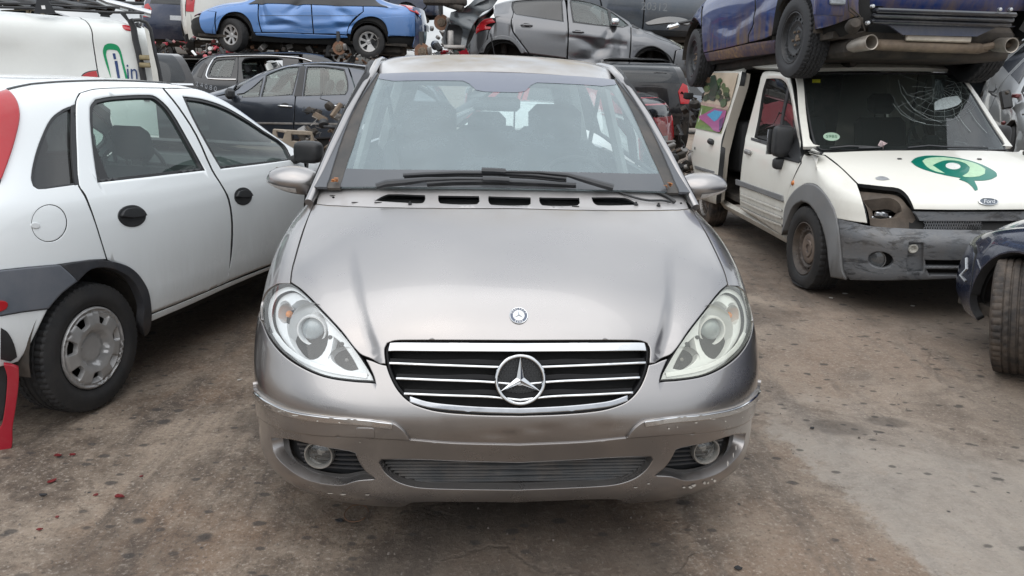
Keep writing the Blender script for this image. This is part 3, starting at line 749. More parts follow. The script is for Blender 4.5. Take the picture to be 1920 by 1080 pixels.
for sx in (1, -1):
    Mf = frame_at((p0.x*sx, p0.y, p0.z), (n0.x*.35*sx, -1, .02))
    fl = bpy.data.objects.new('fog_lamp', None); C.objects.link(fl); fl.parent = hero; fl.matrix_local = Mf; fl.empty_display_size = .05
    MB().lathe([(.046, -.03), (.047, .008), (.044, .016), (.041, .016), (.037, .008), (.036, -.02)], n=48).build('fog_bezel', M_ALU if 0 else plain('satin lamp bezel', (.33, .32, .30), metal=.6, rough=.35, var=.08), fl)
    MB().lathe([(0, -.035), (.018, -.033), (.03, -.02), (.037, .0)], n=32).build('reflector', M_CHROME, fl)
    MB().lathe([(.012, -.03), (.0125, -.012), (0, -.009)], n=16).build('bulb_shield', M_STEEL, fl)
    MB().lathe([(.0365, .004), (.026, .010), (.012, .013), (0, .0135)], n=32).build('lens', G_LENS, fl)
# lower intake with slats
panel('intake_back', N, sym(px([(976,858),(700,853),(715,890),(760,914),(976,922)])), M_DARK, hero, res=.06, thick=0, off=-.075, round_=0)
for k in range(9):
    y0 = 866.5+k*5.7
    xl = [712, 715, 719, 723, 729, 736, 745, 757, 775][k]; xr = 1953-xl-14
    pts = []
    for t in np.linspace(0, 1, 25):
        x = xl+(xr-xl)*t; bend = 2.2*math.exp(-((x-900-k*14)/60)**2)*(1 if k % 2 else -.6) + 1.4*math.exp(-((x-1030)/55)**2)*math.sin(k*1.7)
        pts.append((x, y0-1.0*(1-(2*t-1)**2)*-2.5+bend-6*(t-.5)*abs(t-.5)*0-t*5))
    sl = N.pick(ribbon(pts, 3.3))
    panel('intake_slat', N, sl, plain('dusty grey slat', (.07, .074, .078), rough=.6, var=.2, dust=.35), hero, res=.05, thick=.022, off=-.028-.002*(k % 2), round_=0)
for k in range(26):
    x = 735+k*19.2; pts = [(x, 864), (x+.5, 913-abs(x-976)/250*5)]
    panel('intake_rib', N, N.pick(ribbon(pts, 1.6)), plain('dusty grey slat', (.1,.1,.1)), hero, res=.05, thick=.01, off=-.045, round_=0)
# rub strip and chrome insert
strip_up = [(471,719),(502,747),(545,766),(609,777),(673,783),(733,790),(754,802),(770,823,1)]
strip_lo = [(760,822),(673,817.5),(588,813.5),(524,800.5),(485,777.5),(471,756)]
st = [*px(strip_up), *px(strip_lo)]
panel('rub_strip', N, st, P_SIL, hero, res=.02, thick=.02, off=.0095, round_=.004, mirror=True)
chl = [(480,737),(488,744),(502,754),(545,773),(609,784),(673,789.5),(737,796)]
panel('chrome_strip', N, N.pick(curve(ribbon(curve(chl, False, 3), 10), True, 2, 60)), M_CHROME, hero, res=.015, thick=.008, off=.0145, round_=.003, mirror=True)
tow = N.pick(curve([(671,799),(701,800),(704,803),(703.5,817),(671,816),(669,812)], True, 2, 60))
panel('towing_eye_cover', N, tow, P_SIL, hero, res=.02, thick=.01, off=.0115, round_=.002)
# ---- grille
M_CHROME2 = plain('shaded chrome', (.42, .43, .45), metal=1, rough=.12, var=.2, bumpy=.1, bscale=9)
M_GRB = plain('matt grille black', (.009, .009, .010), rough=.6, var=.1, spec=.2)
gh = sym(px(grille_l)); g_in = px([(976,641),(741,641),(723,655),(733,706),(762,747),(822,771),(976,779)])
panel('grille_back', N, sym(px([(976,632),(735,632),(712,655),(727,712),(758,758),(822,782),(976,788)])), M_DARK, hero, res=.05, thick=0, off=-.06, round_=0)
panel('grille_frame', N, gh, M_GRB, hero, [[(7+(u-7)*.985, 6.3+(v-6.3)*.95) for u, v in gh]], res=.03, thick=.045, off=-.006, round_=0)
gb = bpy.data.objects.new('grille_bar', None)
def bar(nm, pts, w_, mat, off, th=.02, mirror=True, rd=.003):
    q = px(pts); q = [(a, b) for a, b in q]; q[-1] = (7.0, q[-1][1])
    full = q+[(14-a, b) for a, b in q[-2::-1]]
    P3 = N.ev([a for a, b in full], [b for a, b in full]); 
    # width in v from metric
    o = [];
    for (a, b), s_ in [(p, 1) for p in full]+[(p, -1) for p in full[::-1]]:
        mu, mv = N.metric(a, b); o.append((a, b+s_*w_/2/mv))
    return panel(nm, N, o, mat, hero, res=.02, thick=th, off=off, round_=rd)
bar('grille_chrome_top', [(729,650.5),(742,650),(800,650.5),(880,651),(976,651.5)], .026, M_CHROME, -.0015, .02)
for (yl, x0, yc) in ((680.5, 729, 689.5), (709, 742, 720.5), (738, 757, 750)):
    bar('grille_slat', [(x0, yl-5), (x0+80, yl-2.2), (x0+160, yl+.6-4), (976, yc-7)], .015, M_GRB, -.010, .03)
    bar('grille_slat_chrome', [(x0, yl), (x0+80, yl+3.3), (x0+160, yl+6), (976, yc)], .0068, M_CHROME, -.004, .012)
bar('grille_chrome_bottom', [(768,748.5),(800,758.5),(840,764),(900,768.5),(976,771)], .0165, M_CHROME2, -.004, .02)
# star emblem in the grille
ps, ns = N.at(977, 712, .004); ps.x = 0; ns = Vector((0, -1, .28))
em = bpy.data.objects.new('grille_star', None); C.objects.link(em); em.parent = hero; em.matrix_local = frame_at(ps, ns)
rs = .0745
MB().tube([(rs*.945*math.cos(t), rs*.945*math.sin(t), .008) for t in np.linspace(0, 2*math.pi, 65)[:-1]], .0052, 10, closed=True).build('star_ring', M_CHROME, em)
MB().lathe([(0, -.012), (rs*.9, -.012), (rs*.96, .0)], n=48).build('star_backing', M_BLACK, em)
mb = MB()
for i in range(-6, 7):
    for j in range(-6, 7):
        x, y = i*.0105+(j % 2)*.005, j*.0095
        if x*x+y*y < (rs*.84)**2: mb.box((x, y, -.009), (.0045, .0045, .004), Matrix.Rotation(R(45), 3, 'Z'))
o = mb.build('star_mesh', M_BLACKG, em, False); o['kind'] = 'stuff'
v = [(0, 0, .016)]; f = []
for k in range(3):
    t = R(90+120*k); t1 = t+R(60)
    v += [(rs*.93*math.cos(t), rs*.93*math.sin(t), .009), (.0125*math.cos(t1), .0125*math.sin(t1), .006)]
for k in range(3):
    a, b, c = 1+2*k, 2+2*k, 1+2*((k+2) % 3)+1
    f += [(0, c, a), (0, a, b)]
v += [(p[0], p[1], -.002) for p in v[1:]]
for k in range(6): f.append((1+k, 7+k, 7+(k+1) % 6, 1+(k+1) % 6))
mesh('star', v, f, M_CHROME, em, False)
# bonnet badge
pb, nb = N.at(973, 592, .001); pb.x = 0
eb = bpy.data.objects.new('bonnet_badge', None); C.objects.link(eb); eb.parent = hero; eb.matrix_local = frame_at(pb, nb)
rb = .0285
MB().lathe([(rb, 0), (rb, .002), (rb*.96, .003), (rb*.90, .0025)], n=40).build('badge_ring', M_CHROME, eb)
MB().lathe([(rb*.95, .0015), (rb*.62, .002)], n=40).build('badge_band', plain('badge blue grey enamel', (.09, .11, .16), rough=.25, var=.1, bumpy=0), eb)
MB().lathe([(rb*.64, .0022), (rb*.6, .003), (0, .003)], n=40).build('badge_centre', M_ALU, eb)
def text(s, size, M, mat, parent, name='lettering', extr=.0006, align='CENTER', font_scale=1, shear=0, sp=1.0, res=3):
    cu = bpy.data.curves.new(name, 'FONT'); cu.body = s; cu.size = size; cu.extrude = extr; cu.align_x = align; cu.align_y = 'CENTER'; cu.shear = shear; cu.space_character = sp; cu.resolution_u = res
    o = bpy.data.objects.new(name, cu); C.objects.link(o); dg = bpy.context.evaluated_depsgraph_get(); me = bpy.data.meshes.new_from_object(o.evaluated_get(dg)); bpy.data.objects.remove(o)
    me.materials.clear(); o = link(name, me, mat, parent); o.matrix_local = M; return o
M_WHITE = plain('white print', (.8, .8, .8), rough=.5, var=.03, bumpy=0)
for s_, a0 in (('MERCEDES', 90), ('BENZ', 270)):
    for k, ch in enumerate(s_):
        a = R(a0+(-1 if a0 == 90 else 1)*(k-(len(s_)-1)/2)*19); r_ = rb*.78
        text(ch, .0085, Matrix.Translation((r_*math.cos(a), r_*math.sin(a), .0021)) @ Matrix.Rotation(a-R(90) if a0 == 90 else a+R(90), 4, 'Z'), M_WHITE, eb, 'badge_letter')
v = [(0, 0, .0055)]; f = []
for k in range(3):
    t = R(90+120*k); t1 = t+R(60); v += [(rb*.6*math.cos(t), rb*.6*math.sin(t), .004), (.003*math.cos(t1), .003*math.sin(t1), .0035)]
for k in range(3): f += [(0, 2+2*((k+2) % 3), 1+2*k), (0, 1+2*k, 2+2*k)]
mesh('badge_star', v, f, M_CHROME, eb, False)
# ---- headlamps
hl = N.pick(curve(HL, True, 4, 60))
NH = Surf(N.g, MH, 1)
M_REFL = plain('lamp reflector', (.86, .87, .88), metal=.45, rough=.16, var=.05, bumpy=.12, bscale=16)
M_REFL2 = plain('lamp housing', (.82, .83, .84), metal=.12, rough=.2, var=.1, bumpy=.3, bscale=25)
def lamp_at(pxx, pyy, off): return N.at(pxx, pyy, off)
for sx in (-1, 1):
    hp = bpy.data.objects.new('headlight', None); C.objects.link(hp); hp.parent = hero
    if sx == 1: hp['label'] = 'yellowed hazy headlight'
    def mpan(name, ol, mat, **k):
        if sx == 1: ol = [(14-a, b) for a, b in ol][::-1]; k['holes'] = [[(14-a, b) for a, b in h][::-1] for h in k.get('holes', ())]
        return panel(name, NH, ol, mat, hp, **k)
    mpan('lens', hl, G_YLENS if sx == 1 else G_LENS, res=.02, thick=.010, off=-.001, round_=.003)
    mpan('gasket', N.pick(curve([(p[0]+(p[0]-590)*.012, p[1]+(p[1]-620)*.016) for p in HL], True, 4, 60)), M_BLACK, holes=[N.pick(curve([(p[0]-(p[0]-590)*.016, p[1]-(p[1]-620)*.02) for p in HL], True, 4, 60))], res=.03, thick=.05, off=-.0045, round_=0)
    # bright inner rim ledge and stepped housing
    inn = N.pick(curve([(p[0]-(p[0]-585)*.10, p[1]-(p[1]-612)*.11) for p in HL], True, 4, 60))
    mpan('housing_rim', hl, M_REFL2, holes=[inn], res=.02, thick=0, off=-.018, round_=0)
    big = N.pick(ell(566, 612, 40, 60, 28, R(-12))); sig = N.pick(ell(521, 578, 16, 22, 20)); inner = N.pick(curve([(618,626),(634,640),(655,668),(668,690),(650,692),(630,684),(612,668),(614,646)], True, 4, 60))
    mpan('housing_plate', [(a, b) for a, b in inn], M_REFL2, holes=[big, sig, inner], res=.02, thick=.03, off=-.03, round_=.003)
    mpan('housing_back', hl, M_REFL2, res=.02, thick=0, off=-.092, offfn=lambda P: .004*np.sin(P[:, 0]*130), round_=0)
    # main projector
    pc, nc = lamp_at(571, 606, -.05); Mx = frame_at((pc.x*-sx if sx == 1 else pc.x, pc.y, pc.z), ((nc.x*.5)*(-sx if sx == 1 else 1), -1, .10))
    def lm(name, prof, mat, M_, n=40, sc3=(1, 1, 1)):
        o = MB().lathe(prof, M_ @ Matrix.Diagonal((*sc3, 1)), n).build(name, mat, hp); return o
    lm('bowl', [(.076, .016), (.072, .006), (.064, -.004), (.054, -.012), (.040, -.016)], M_REFL, Mx @ Matrix.Translation((0, -.002, -.008)), 48, (1, 1.18, 1))
    lm('projector_ring', [(.048, -.03), (.0495, .010), (.047, .016), (.042, .016), (.039, .006), (.037, -.01)], M_REFL2, Mx, 48)
    lm('projector_lens', [(.038, -.006), (.034, .006), (.022, .015), (.01, .0185), (0, .019)], plain('projector glass', (.30, .34, .36), rough=.04, var=.15, bumpy=0, coat=1), Mx, 40)
    pc, nc = lamp_at(521.5, 578, -.045); Mx = frame_at((abs(pc.x)*sx, pc.y, pc.z), (nc.x*.6*(1 if sx == -1 else -1), -1, .15))
    lm('signal_bowl', [(.030, .012), (.027, 0), (.018, -.016), (.008, -.022)], M_REFL, Mx, 32, (1, 1.25, 1))
    lm('signal_bulb', [(.0, .006), (.008, .004), (.012, -.004), (.010, -.014), (.006, -.02)], plain('amber bulb', (.75, .28, .08), rough=.2, var=.1, bumpy=0), Mx, 20)
    pc, nc = lamp_at(640, 668, -.055); Mx = frame_at((abs(pc.x)*sx, pc.y, pc.z), (nc.x*.3*(1 if sx == -1 else -1), -1, .1))
    lm('high_beam_bowl', [(.046, .014), (.042, .0), (.032, -.018), (.016, -.03), (.0, -.032)], M_REFL, Mx, 32, (1.2, 1, 1))
    lm('bulb', [(.0, .002), (.006, 0), (.007, -.02), (.012, -.024)], M_STEEL, Mx, 16)
    for (qx, qy) in ((611, 627), (636, 640), (660, 685)):
        pc, nc = lamp_at(qx, qy, -.028); Mx = frame_at((abs(pc.x)*sx, pc.y, pc.z), (0, -1, .1))
        lm('housing_screw', [(0, .004), (.006, .003), (.007, 0)], M_BLACK, Mx, 12)
    rb_ = px([(497,610),(520,640),(560,670),(620,697),(690,708)])
    for w_ in range(1):
        mpan('lower_light_bar', N.pick(ribbon(curve([(505,622),(528,650),(566,675),(612,692),(688,705)], False, 3), 9)), M_REFL2, res=.02, thick=.006, off=-.013, round_=.002)
# ---- front wings
seam = [(543,531),(546.5,505),(566,436),(584.5,388),(589,372),(594,354)]
fen = [*px(seam), *loc(N, [(-.772, 1.12, 1.012), (-.78, 1.33, 1.01), (-.85, 1.33, .88), (-.88, 1.33, .36), (-.865, 1.33, .24), (-.86, 1.17, .23)]),
       *loc(N, [(-.88, .80+.375*math.cos(R(a)), .30+.375*math.sin(R(a))) for a in np.linspace(0, 170, 14)]), *loc(N, [(-.858, .50, .70)]),
       *px([(490.5,600),(489.5,572),(500,546),(519,532)])]
panel('wing', N, fen, P_SIL, hero, res=.03, thick=.02, round_=.003, mirror=True)
panel('wheel_house', N, [(.02,.02),(5.0,.02),(5.0,7.0),(3.2,7.0),(3.2,10.8),(.02,10.8)][::-1], M_DARK, hero, res=.09, thick=0, off=-.055, round_=0, holes=[loc(N, [(-.88, .80+.36*math.cos(R(a)), .30+.36*math.sin(R(a))) for a in np.linspace(-5, 345, 20) if .30+.36*math.sin(R(a)) > .21])[:0] or [(2.5,.5),(2.6,.5),(2.6,.6)]], mirror=True)
# ---- windscreen surface, pillars
wrows = []
for t, (yc, zc_, ye, ze, xe) in enumerate([(.72, 1.025, .88, 1.0, .765), (.815, 1.085, .965, 1.062, .733), (1.19, 1.30, 1.30, 1.275, .655), (1.593, 1.50, 1.665, 1.479, .572), (1.72, 1.545, 1.78, 1.515, .565)]):
    r = []
    for k, fx in enumerate((0, .3, .6, .82, .93, 1.0)):
        g = fx**3; r.append((xe*fx, yc+(ye-yc)*g, zc_+(ze-zc_)*g))
    wrows.append(r)
W = Surf(symgrid(wrows), MH, 1); wc = 5.0
gl_l = [(930,133.5),(820,134),(740,135.5),(711,137,1),(694,176),(678,219),(661,274),(649,308),(638,347),(638,350,1),(700,349.5),(953,352)]
gl = sym(W.pick(gl_l), W)
panel('windscreen', W, gl, G_WIND, hero, res=.035, thick=.005, off=-.004, round_=0)
top_band = [(930,134),(820,134.5),(740,136),(712,137.5,1),(709,146),(740,151),(820,150),(868,150.5),(880,156),(893,168),(910,171),(930,171.5)]
panel('windscreen_shade', W, sym([(min(a, wc) if 1 else a, b) for a, b in W.pick(top_band)], W), plain('grey blue frit', (.125, .14, .18), rough=.35, var=.04, bumpy=0, coat=.3), hero, res=.03, thick=0, off=-.002, round_=0)
bot_band = [(953,318.5),(800,317.5),(700,317),(648,315,1),(638,347),(638,350,1),(700,349.5),(953,352)]
M_FRIT = plain('black windscreen frit', (.055, .06, .068), rough=.5, var=.12, scale=180, bumpy=0, coat=.7)
panel('windscreen_frit', W, sym(W.pick(bot_band), W), M_FRIT, hero, res=.03, thick=0, off=-.002, round_=0)
tr = W.pick(curve([(711,137),(695,176),(679,219),(662,274),(650,308),(637,352)], False, 3)); mid_ = W.pick(curve([(613,352),(626,308),(641,262),(662,210),(690,165),(709,137.5)], False, 3))
panel('pillar_trim', W, tr+mid_, M_TRIM, hero, res=.03, thick=.012, off=-.001, round_=.002, mirror=True)
panel('pillar_rail', W, [(a, b) for a, b in mid_[::-1]]+[(.01, mid_[0][1]), (.01, 2.0), (.01, mid_[-1][1])], M_TRIM2, hero, res=.03, thick=.012, off=.004, round_=.003, mirror=True)
# silver outer strip: follows side window surface
srows = [[(.745,.93,1.02),(.785,1.35,1.01),(.80,2.3,1.04),(.785,3.1,1.10),(.74,3.5,1.13),(.66,3.74,1.15)],
         [(.690,1.20,1.195),(.745,1.55,1.20),(.755,2.3,1.25),(.74,3.1,1.27),(.70,3.48,1.28),(.63,3.68,1.28)],
         [(.628,1.46,1.375),(.675,1.80,1.40),(.69,2.35,1.44),(.675,3.1,1.43),(.64,3.4,1.40),(.585,3.56,1.38)],
         [(.578,1.665,1.492),(.605,1.95,1.535),(.61,2.4,1.545),(.60,3.0,1.52),(.575,3.3,1.485),(.54,3.48,1.455)]]
SG = Surf([[srows[v][u] for v in range(4)] for u in range(6)], MH, -1)     # right side, x > 0
SGp = lambda nm, q, mat, **k: panel(nm, SG, q, mat, hero, mirror=True, **k)
for sx in (-1, 1):
    pth = [(.752,.90,1.0),(.738,.965,1.045),(.70,1.16,1.178),(.655,1.385,1.318),(.613,1.58,1.428),(.590,1.74,1.492),(.590,1.95,1.535),(.598,2.3,1.556),(.592,2.9,1.542),(.565,3.4,1.468)]
    pth = [(sx*x, y, z) for x, y, z in [tuple(np.array(a)*(1-t)+np.array(b)*t) for a, b in zip(pth, pth[1:]) for t in (0, .33, .66)]]
    MB().tube(pth, .0175, 14).build('roof_frame', P_SIL, hero)
w1 = [(.24,.08),(.24,2.0),(.42,2.66),(.62,2.74),(1.92,2.74),(1.92,.08)]; w2 = [(2.06,.08),(2.06,2.74),(3.0,2.7),(3.6,2.2),(3.4,.1)]
SGp('window_frame', [(.06,0),(.06,2.8),(.34,2.9),(5,2.9),(5,0)], M_BLACK, holes=[w1, w2], res=.05, thick=.02, off=-.004, round_=.002)
SGp('side_window', w1, G_CLEAR, res=.06, thick=0, off=-.012, round_=0); SGp('side_window', w2, G_CLEAR, res=.06, thick=0, off=-.012, round_=0)
# doors and flank, behind the wings
frows = [[(.83,.19),(.865,.23),(.88,.36),(.885,.48),(.885,.60),(.88,.71),(.865,.81),(.85,.88),(.825,.93),(.80,.975),(.785,1.01)]]
def flank_pt(y, k):
    x, z = frows[0][k]; tap = 1-max(0, (y-3.0)/.84)**2*.16; return (x*tap, y, z+(.03*(y-1.35)/2.4)*(z/.9))
FL = Surf([[flank_pt(y, k) for k in range(11)] for y in (1.345, 1.9, 2.5, 3.0, 3.35, 3.6, 3.8)], MH, -1)
def flank(nm, q, **k): panel(nm, FL, q, P_SIL, hero, mirror=True, res=.06, thick=.02, round_=.003, **k)
flank('door', [(0.0,1),(0.0,10),(1.75,10),(1.75,1)]); flank('door', [(1.77,1),(1.77,10),(3.2,10),(3.1,5.5),(2.7,1)])
rl = loc(FL, [(.87, 3.33+.37*math.cos(R(a)), .30+.37*math.sin(R(a))) for a in np.linspace(178, 0, 10)])
flank('rear_wing', [(2.75,1.2)]+rl+[(6,1),(6,10),(3.22,10),(3.12,5.6)]); flank('sill', [(0,0),(0,.97),(2.7,.97),(2.7,0)])
# roof
rrows = []
for (y, z, xe) in ((1.60, 1.503, .56), (1.72, 1.535, .575), (1.95, 1.572, .59), (2.3, 1.598, .60), (2.8, 1.588, .60), (3.2, 1.55, .585), (3.55, 1.475, .55)):
    rrows.append([(xe*fx, y+.075*fx**3*(1 if y < 1.9 else 0), z-d) for fx, d in ((0, 0), (.35, .004), (.68, .014), (.88, .028), (.97, .045), (1.03, .07))])
RS = Surf(symgrid(rrows), MH, 1)
panel('roof', RS, [(.12,.02),(9.88,.02),(9.9,6),(.1,6)], P_SIL, hero, res=.035, thick=.02, round_=.003)
panel('headliner', RS, [(.3,.15),(9.7,.15),(9.7,5.9),(.3,5.9)], M_TRIMG, hero, res=.1, thick=0, off=-.035, round_=0)
for sx in (-1, 1):
    MB().tube([(sx*.590, 1.80, 1.513), (sx*.600, 2.0, 1.545), (sx*.608, 2.3, 1.560), (sx*.605, 2.9, 1.548), (sx*.58, 3.4, 1.482)], .005, 6).build('roof_gutter', M_BLACK, hero)
# tailgate
trows = [[(xe*fx, y-.10*fx**3, z) for fx in (0, .4, .75, 1.0)] for (y, z, xe) in ((3.55, 1.475, .565), (3.66, 1.30, .62), (3.75, 1.10, .68), (3.82, .9, .76), (3.84, .55, .80), (3.80, .25, .78))]
TG = Surf(symgrid(trows), MH, 1)
rw = curve([(.75,.25),(5.25,.25),(5.4,1.6),(5.3,1.85),(.7,1.85),(.6,1.6)], True, 3, 80)
panel('tailgate', TG, [(0,0),(6,0),(6,5),(0,5)], P_SIL, hero, [rw], res=.06, thick=.03, round_=0)
panel('rear_window', TG, rw, G_CLEAR, hero, res=.08, thick=0, off=-.01, round_=0)
MB().box((0, 2.3, .25), (1.5, 2.9, .06)).box((0, 1.15, .55), (1.5, .04, .6)).box((0, 3.4, .6), (1.2, .4, .5)).build('floor_pan', M_DARK, hero, False)
MB().box((0, .86, .42), (1.0, .8, .5)).build('engine_block', M_DARK, hero, False)
# interior
ds = Surf(symgrid([[(x, y+.10*(x/.7)**2, z) for x in (0, .25, .5, .68)] for (y, z) in ((.88, 1.045), (1.1, 1.065), (1.28, 1.05), (1.40, .97), (1.42, .8), (1.40, .45))]), MH, 1)
panel('dashboard', ds, [(0,0),(6,0),(6,5),(0,5)], plain('grey dashboard', (.10, .105, .11), rough=.75, var=.1, bumpy=.2, bscale=400), hero, res=.06, thick=0, round_=0)
def seat(x, y, z, wd=.48, two=False, hz=.76):
    s_ = bpy.data.objects.new('seat', None); C.objects.link(s_); s_.parent = hero; s_.location = (x, y, z)
    mb = MB(); mb.box((0, 0, .12), (wd, .5, .16), bev=.05); mb.build('cushion', M_SEAT, s_, sharp=60)
    rot = Matrix.Rotation(R(-16), 3, 'X')
    vs = []; 
    g = [[((sxx*wd/2*(1-.22*max(0, t-.6)/.4 if t > .6 else 1)), .20+t*.17-.05*(1-abs(sxx)**2)*0+dep, .15+t*.60) for sxx in (-1, -.8, 0, .8, 1)] for t in (0, .3, .6, .85, 1.0) for dep in (0,)]
    MB().box((0, .30, .45), (wd, .12, .60), rot, bev=.05).build('backrest', M_SEAT, s_, sharp=60)
    hh = MB(); hh.box((0, .405, hz+.055), (.29 if not two else .25, .10, .23), rot, bev=.045); hh.tube([(-.06, .39, hz-.12), (-.06, .40, hz)], .006); hh.tube([(.06, .39, hz-.12), (.06, .40, hz)], .006)
    hh.build('headrest', M_SEAT, s_, sharp=60)
seat(-.34, 1.78, .42); seat(.34, 1.78, .42); 
for x in (-.40, 0, .40): seat(x, 2.62, .44, .42, True, .66)
MB().tube([(.36+.185*math.cos(t), 1.50+.07*math.sin(t)*.9, .95+.17*math.sin(t)) for t in np.linspace(0, 2*math.pi, 41)[:-1]], .014, 8, closed=True).box((.36, 1.50, .95), (.15, .05, .10), bev=.02).box((.36, 1.5, .95), (.34, .02, .035), bev=.008).build('steering_wheel', M_BLACK, hero)
pm = W.at(933, 183, -.10)[0]
MB().box((pm.x, pm.y+.06, pm.z+.058), (.215, .035, .062), bev=.015).build('interior_mirror', plain('mirror back', (.10, .105, .11), rough=.5), hero, sharp=60)
for sx in (-1, 1):
    MB().tube([(sx*.60, 1.45, 1.25), (sx*.64, 2.02, 1.05)] if 0 else [(sx*.585, 2.16, 1.47), (sx*.66, 2.14, 1.2), (sx*.73, 2.12, .95)], .03, 6).build('inner_pillar', M_TRIMG, hero)
    MB().tube([(sx*.55, 3.2, 1.46), (sx*.64, 3.3, 1.2), (sx*.70, 3.4, 1.0)], .05, 6).build('inner_pillar', M_TRIMG, hero)
    MB().tube([(sx*.56, 2.10, 1.42), (sx*.50, 2.02, 1.10), (sx*.44, 1.98, .9)], .012, 4).build('seat_belt', M_BLACK, hero)
    MB().tube([(sx*.545, 1.66, 1.46), (sx*.62, 1.30, 1.25), (sx*.69, .98, 1.05)], .022, 6).build('inner_pillar', M_TRIMG, hero)
# wipers
def on(pxx, pyy, off):
    p = W.at(pxx, pyy, off)[0]; q = project(np.array(MH @ p)); return W.at(pxx+(pxx-q[0]), pyy+(pyy-q[1]), off)[0]
def rod(nm, pts, r, mat, off, n=8): 
    mb = MB(); mb.tube([on(a, b, off if not isinstance(off, (list, tuple)) else off[k]) for k, (a, b) in enumerate(pts)], r, n)
    return mb
wp = bpy.data.objects.new('wiper', None); C.objects.link(wp); wp.parent = hero
M_WIP = plain('satin wiper black', (.03, .032, .036), rough=.38, var=.2, bumpy=.05)
rod('', [(756,328.5),(800,326),(860,324),(930,324.5),(1000,328),(1062,334.5)], .0075, M_WIP, .022).build('blade', M_WIP, wp)
rod('', [(758,333),(800,330.5),(860,329),(930,330),(1000,333.5),(1062,340)], .005, M_WIP, .010).build('blade_rubber', M_BLACK, wp)
rod('', [(903,320),(925,320.5),(948,322)], .012, M_WIP, .03).build('blade_clip', M_WIP, wp)
rod('', [(1150,352),(1128,346),(1100,338),(1064,328),(1010,323),(940,321.5)], [.014, .013, .012, .008, .005, .004], M_WIP, .034).build('arm', M_WIP, wp)
wp = bpy.data.objects.new('wiper', None); C.objects.link(wp); wp.parent = hero
rod('', [(800,343.5),(850,340.5),(925,339.5),(1000,342),(1080,346.5)], .0075, M_WIP, .024).build('blade', M_WIP, wp)
rod('', [(801,348),(850,345.5),(925,344.5),(1000,347),(1080,350.5)], .005, M_WIP, .012).build('blade_rubber', M_BLACK, wp)
rod('', [(905,336),(930,336.5),(955,338)], .012, M_WIP, .034).build('blade_clip', M_WIP, wp)
rod('', [(705,350),(725,344),(760,341),(800,336.5),(860,335),(940,336)], [.012, .014, .013, .009, .005, .004], M_WIP, .034).build('arm', M_WIP, wp)
def hose(pts, r, mat, nm='hose'): MB().tube([N2.at(a, b, o_)[0] for a, b, o_ in [(p[0], p[1], p[2] if len(p) > 2 else .01) for p in curve(pts, False, 4)]], r, 8).build(nm, mat, hero)
hose([(1118,353),(1150,351),(1175,353),(1200,358),(1230,364),(1250,373),(1263,383)], .0075, M_BLACK)
hose([(1115,354),(1140,357),(1165,366),(1190,375),(1215,380),(1240,380),(1255,383)], .0045, M_BLACK)
for (a, b, s_) in ((685,352,.012),(953,353,.011),(769,384,.008),(1192,385,.009),(1234,387,.009),(621,350,.011),(1268,358,.011)):
    p, n_ = N2.at(a, b, .004); MB().box(p, (s_*1.6, s_, s_), bev=.002).box(p+Vector((0, 0, .006)), (s_*.7, s_*.7, s_)).build('clip', M_BLACK, hero, False)
for (a, b) in ((666,380),(709,380),(1079,387.5),(625,367)):
    p, n_ = N2.at(a, b, .0015); MB().box(p, (.026, .006, .002)).build('cowl_notch', M_DARK, hero, False)
# mirrors
mc = [(-.985, 1.33), (.985, 1.33)]
for sx in (-1, 1):
    mo = bpy.data.objects.new('door_mirror', None); C.objects.link(mo); mo.parent = hero; mo.location = (sx*.865, 1.20, 1.035); mo.scale = (sx, 1, 1)
    gr = []
    nl = 17; nr = 20
    for i in range(nl):
        t = i/(nl-1); a = (t-.5)*math.pi  # along x
        prof = max(1e-3, math.cos(a*.999)**.40); x = -.118+.236*t
        row = []
        for k in range(nr):
            g = 2*math.pi*k/nr; cy, cz = math.cos(g), math.sin(g)
            ry = .085 if cy < 0 else .045; rz = .070*(1.0-.10*t) if cz > 0 else .066*(1-.40*t)
            row.append((x, cy*ry*prof+.02*t, cz*rz*prof*(1 if cz < 0 else .95)+.010*(1-t)*0+.012*t))
        gr.append(row)
    vs = [p for r_ in gr for p in r_]; fs = [(i*nr+k, i*nr+(k+1) % nr, (i+1)*nr+(k+1) % nr, (i+1)*nr+k)[::-1] for i in range(nl-1) for k in range(nr)]
    mesh('shell', vs, fs, P_SIL, mo, True)
    # indicator lens: low on the front outer quarter
    iv = []; ni = 9
    for i in range(ni):
        t = .42+.56*i/(ni-1); a = (t-.5)*math.pi; prof = max(1e-3, math.cos(a)**.40); x = -.118+.236*t
        for g in (200, 212, 226):
            gg = R(g); 
            iv.append((x, math.cos(gg)*.087*prof*1.02+.02*t-.002, math.sin(gg)*.066*(1-.40*t)*prof*1.03+.012*t))
    mesh('indicator', iv, [(i*3+k, i*3+k+1, (i+1)*3+k+1, (i+1)*3+k) for i in range(ni-1) for k in range(2)], plain('clear indicator plastic', (.85, .86, .86), metal=.15, rough=.15, var=.2, scale=60, bumpy=.3), mo, True)
    MB().tube([(-.10, .01, -.045), (-.15, .03, -.06)], [.03, .035], 10).build('mirror_foot', M_BLACK, mo)
    mesh('mirror_glass', [(-.10, .052, -.045), (.09, .07, -.035), (.09, .07, .055), (-.10, .052, .045)], [(0, 1, 2, 3)], M_CHROME, mo, False)
for sx in (-1, 1):
    wheel(hero, (sx*.755, .80, .298), .298, .195, .20, 'alloy', sx, n=72); wheel(hero, (sx*.775, 3.37, .298), .298, .195, .20, 'alloy', sx, n=72)
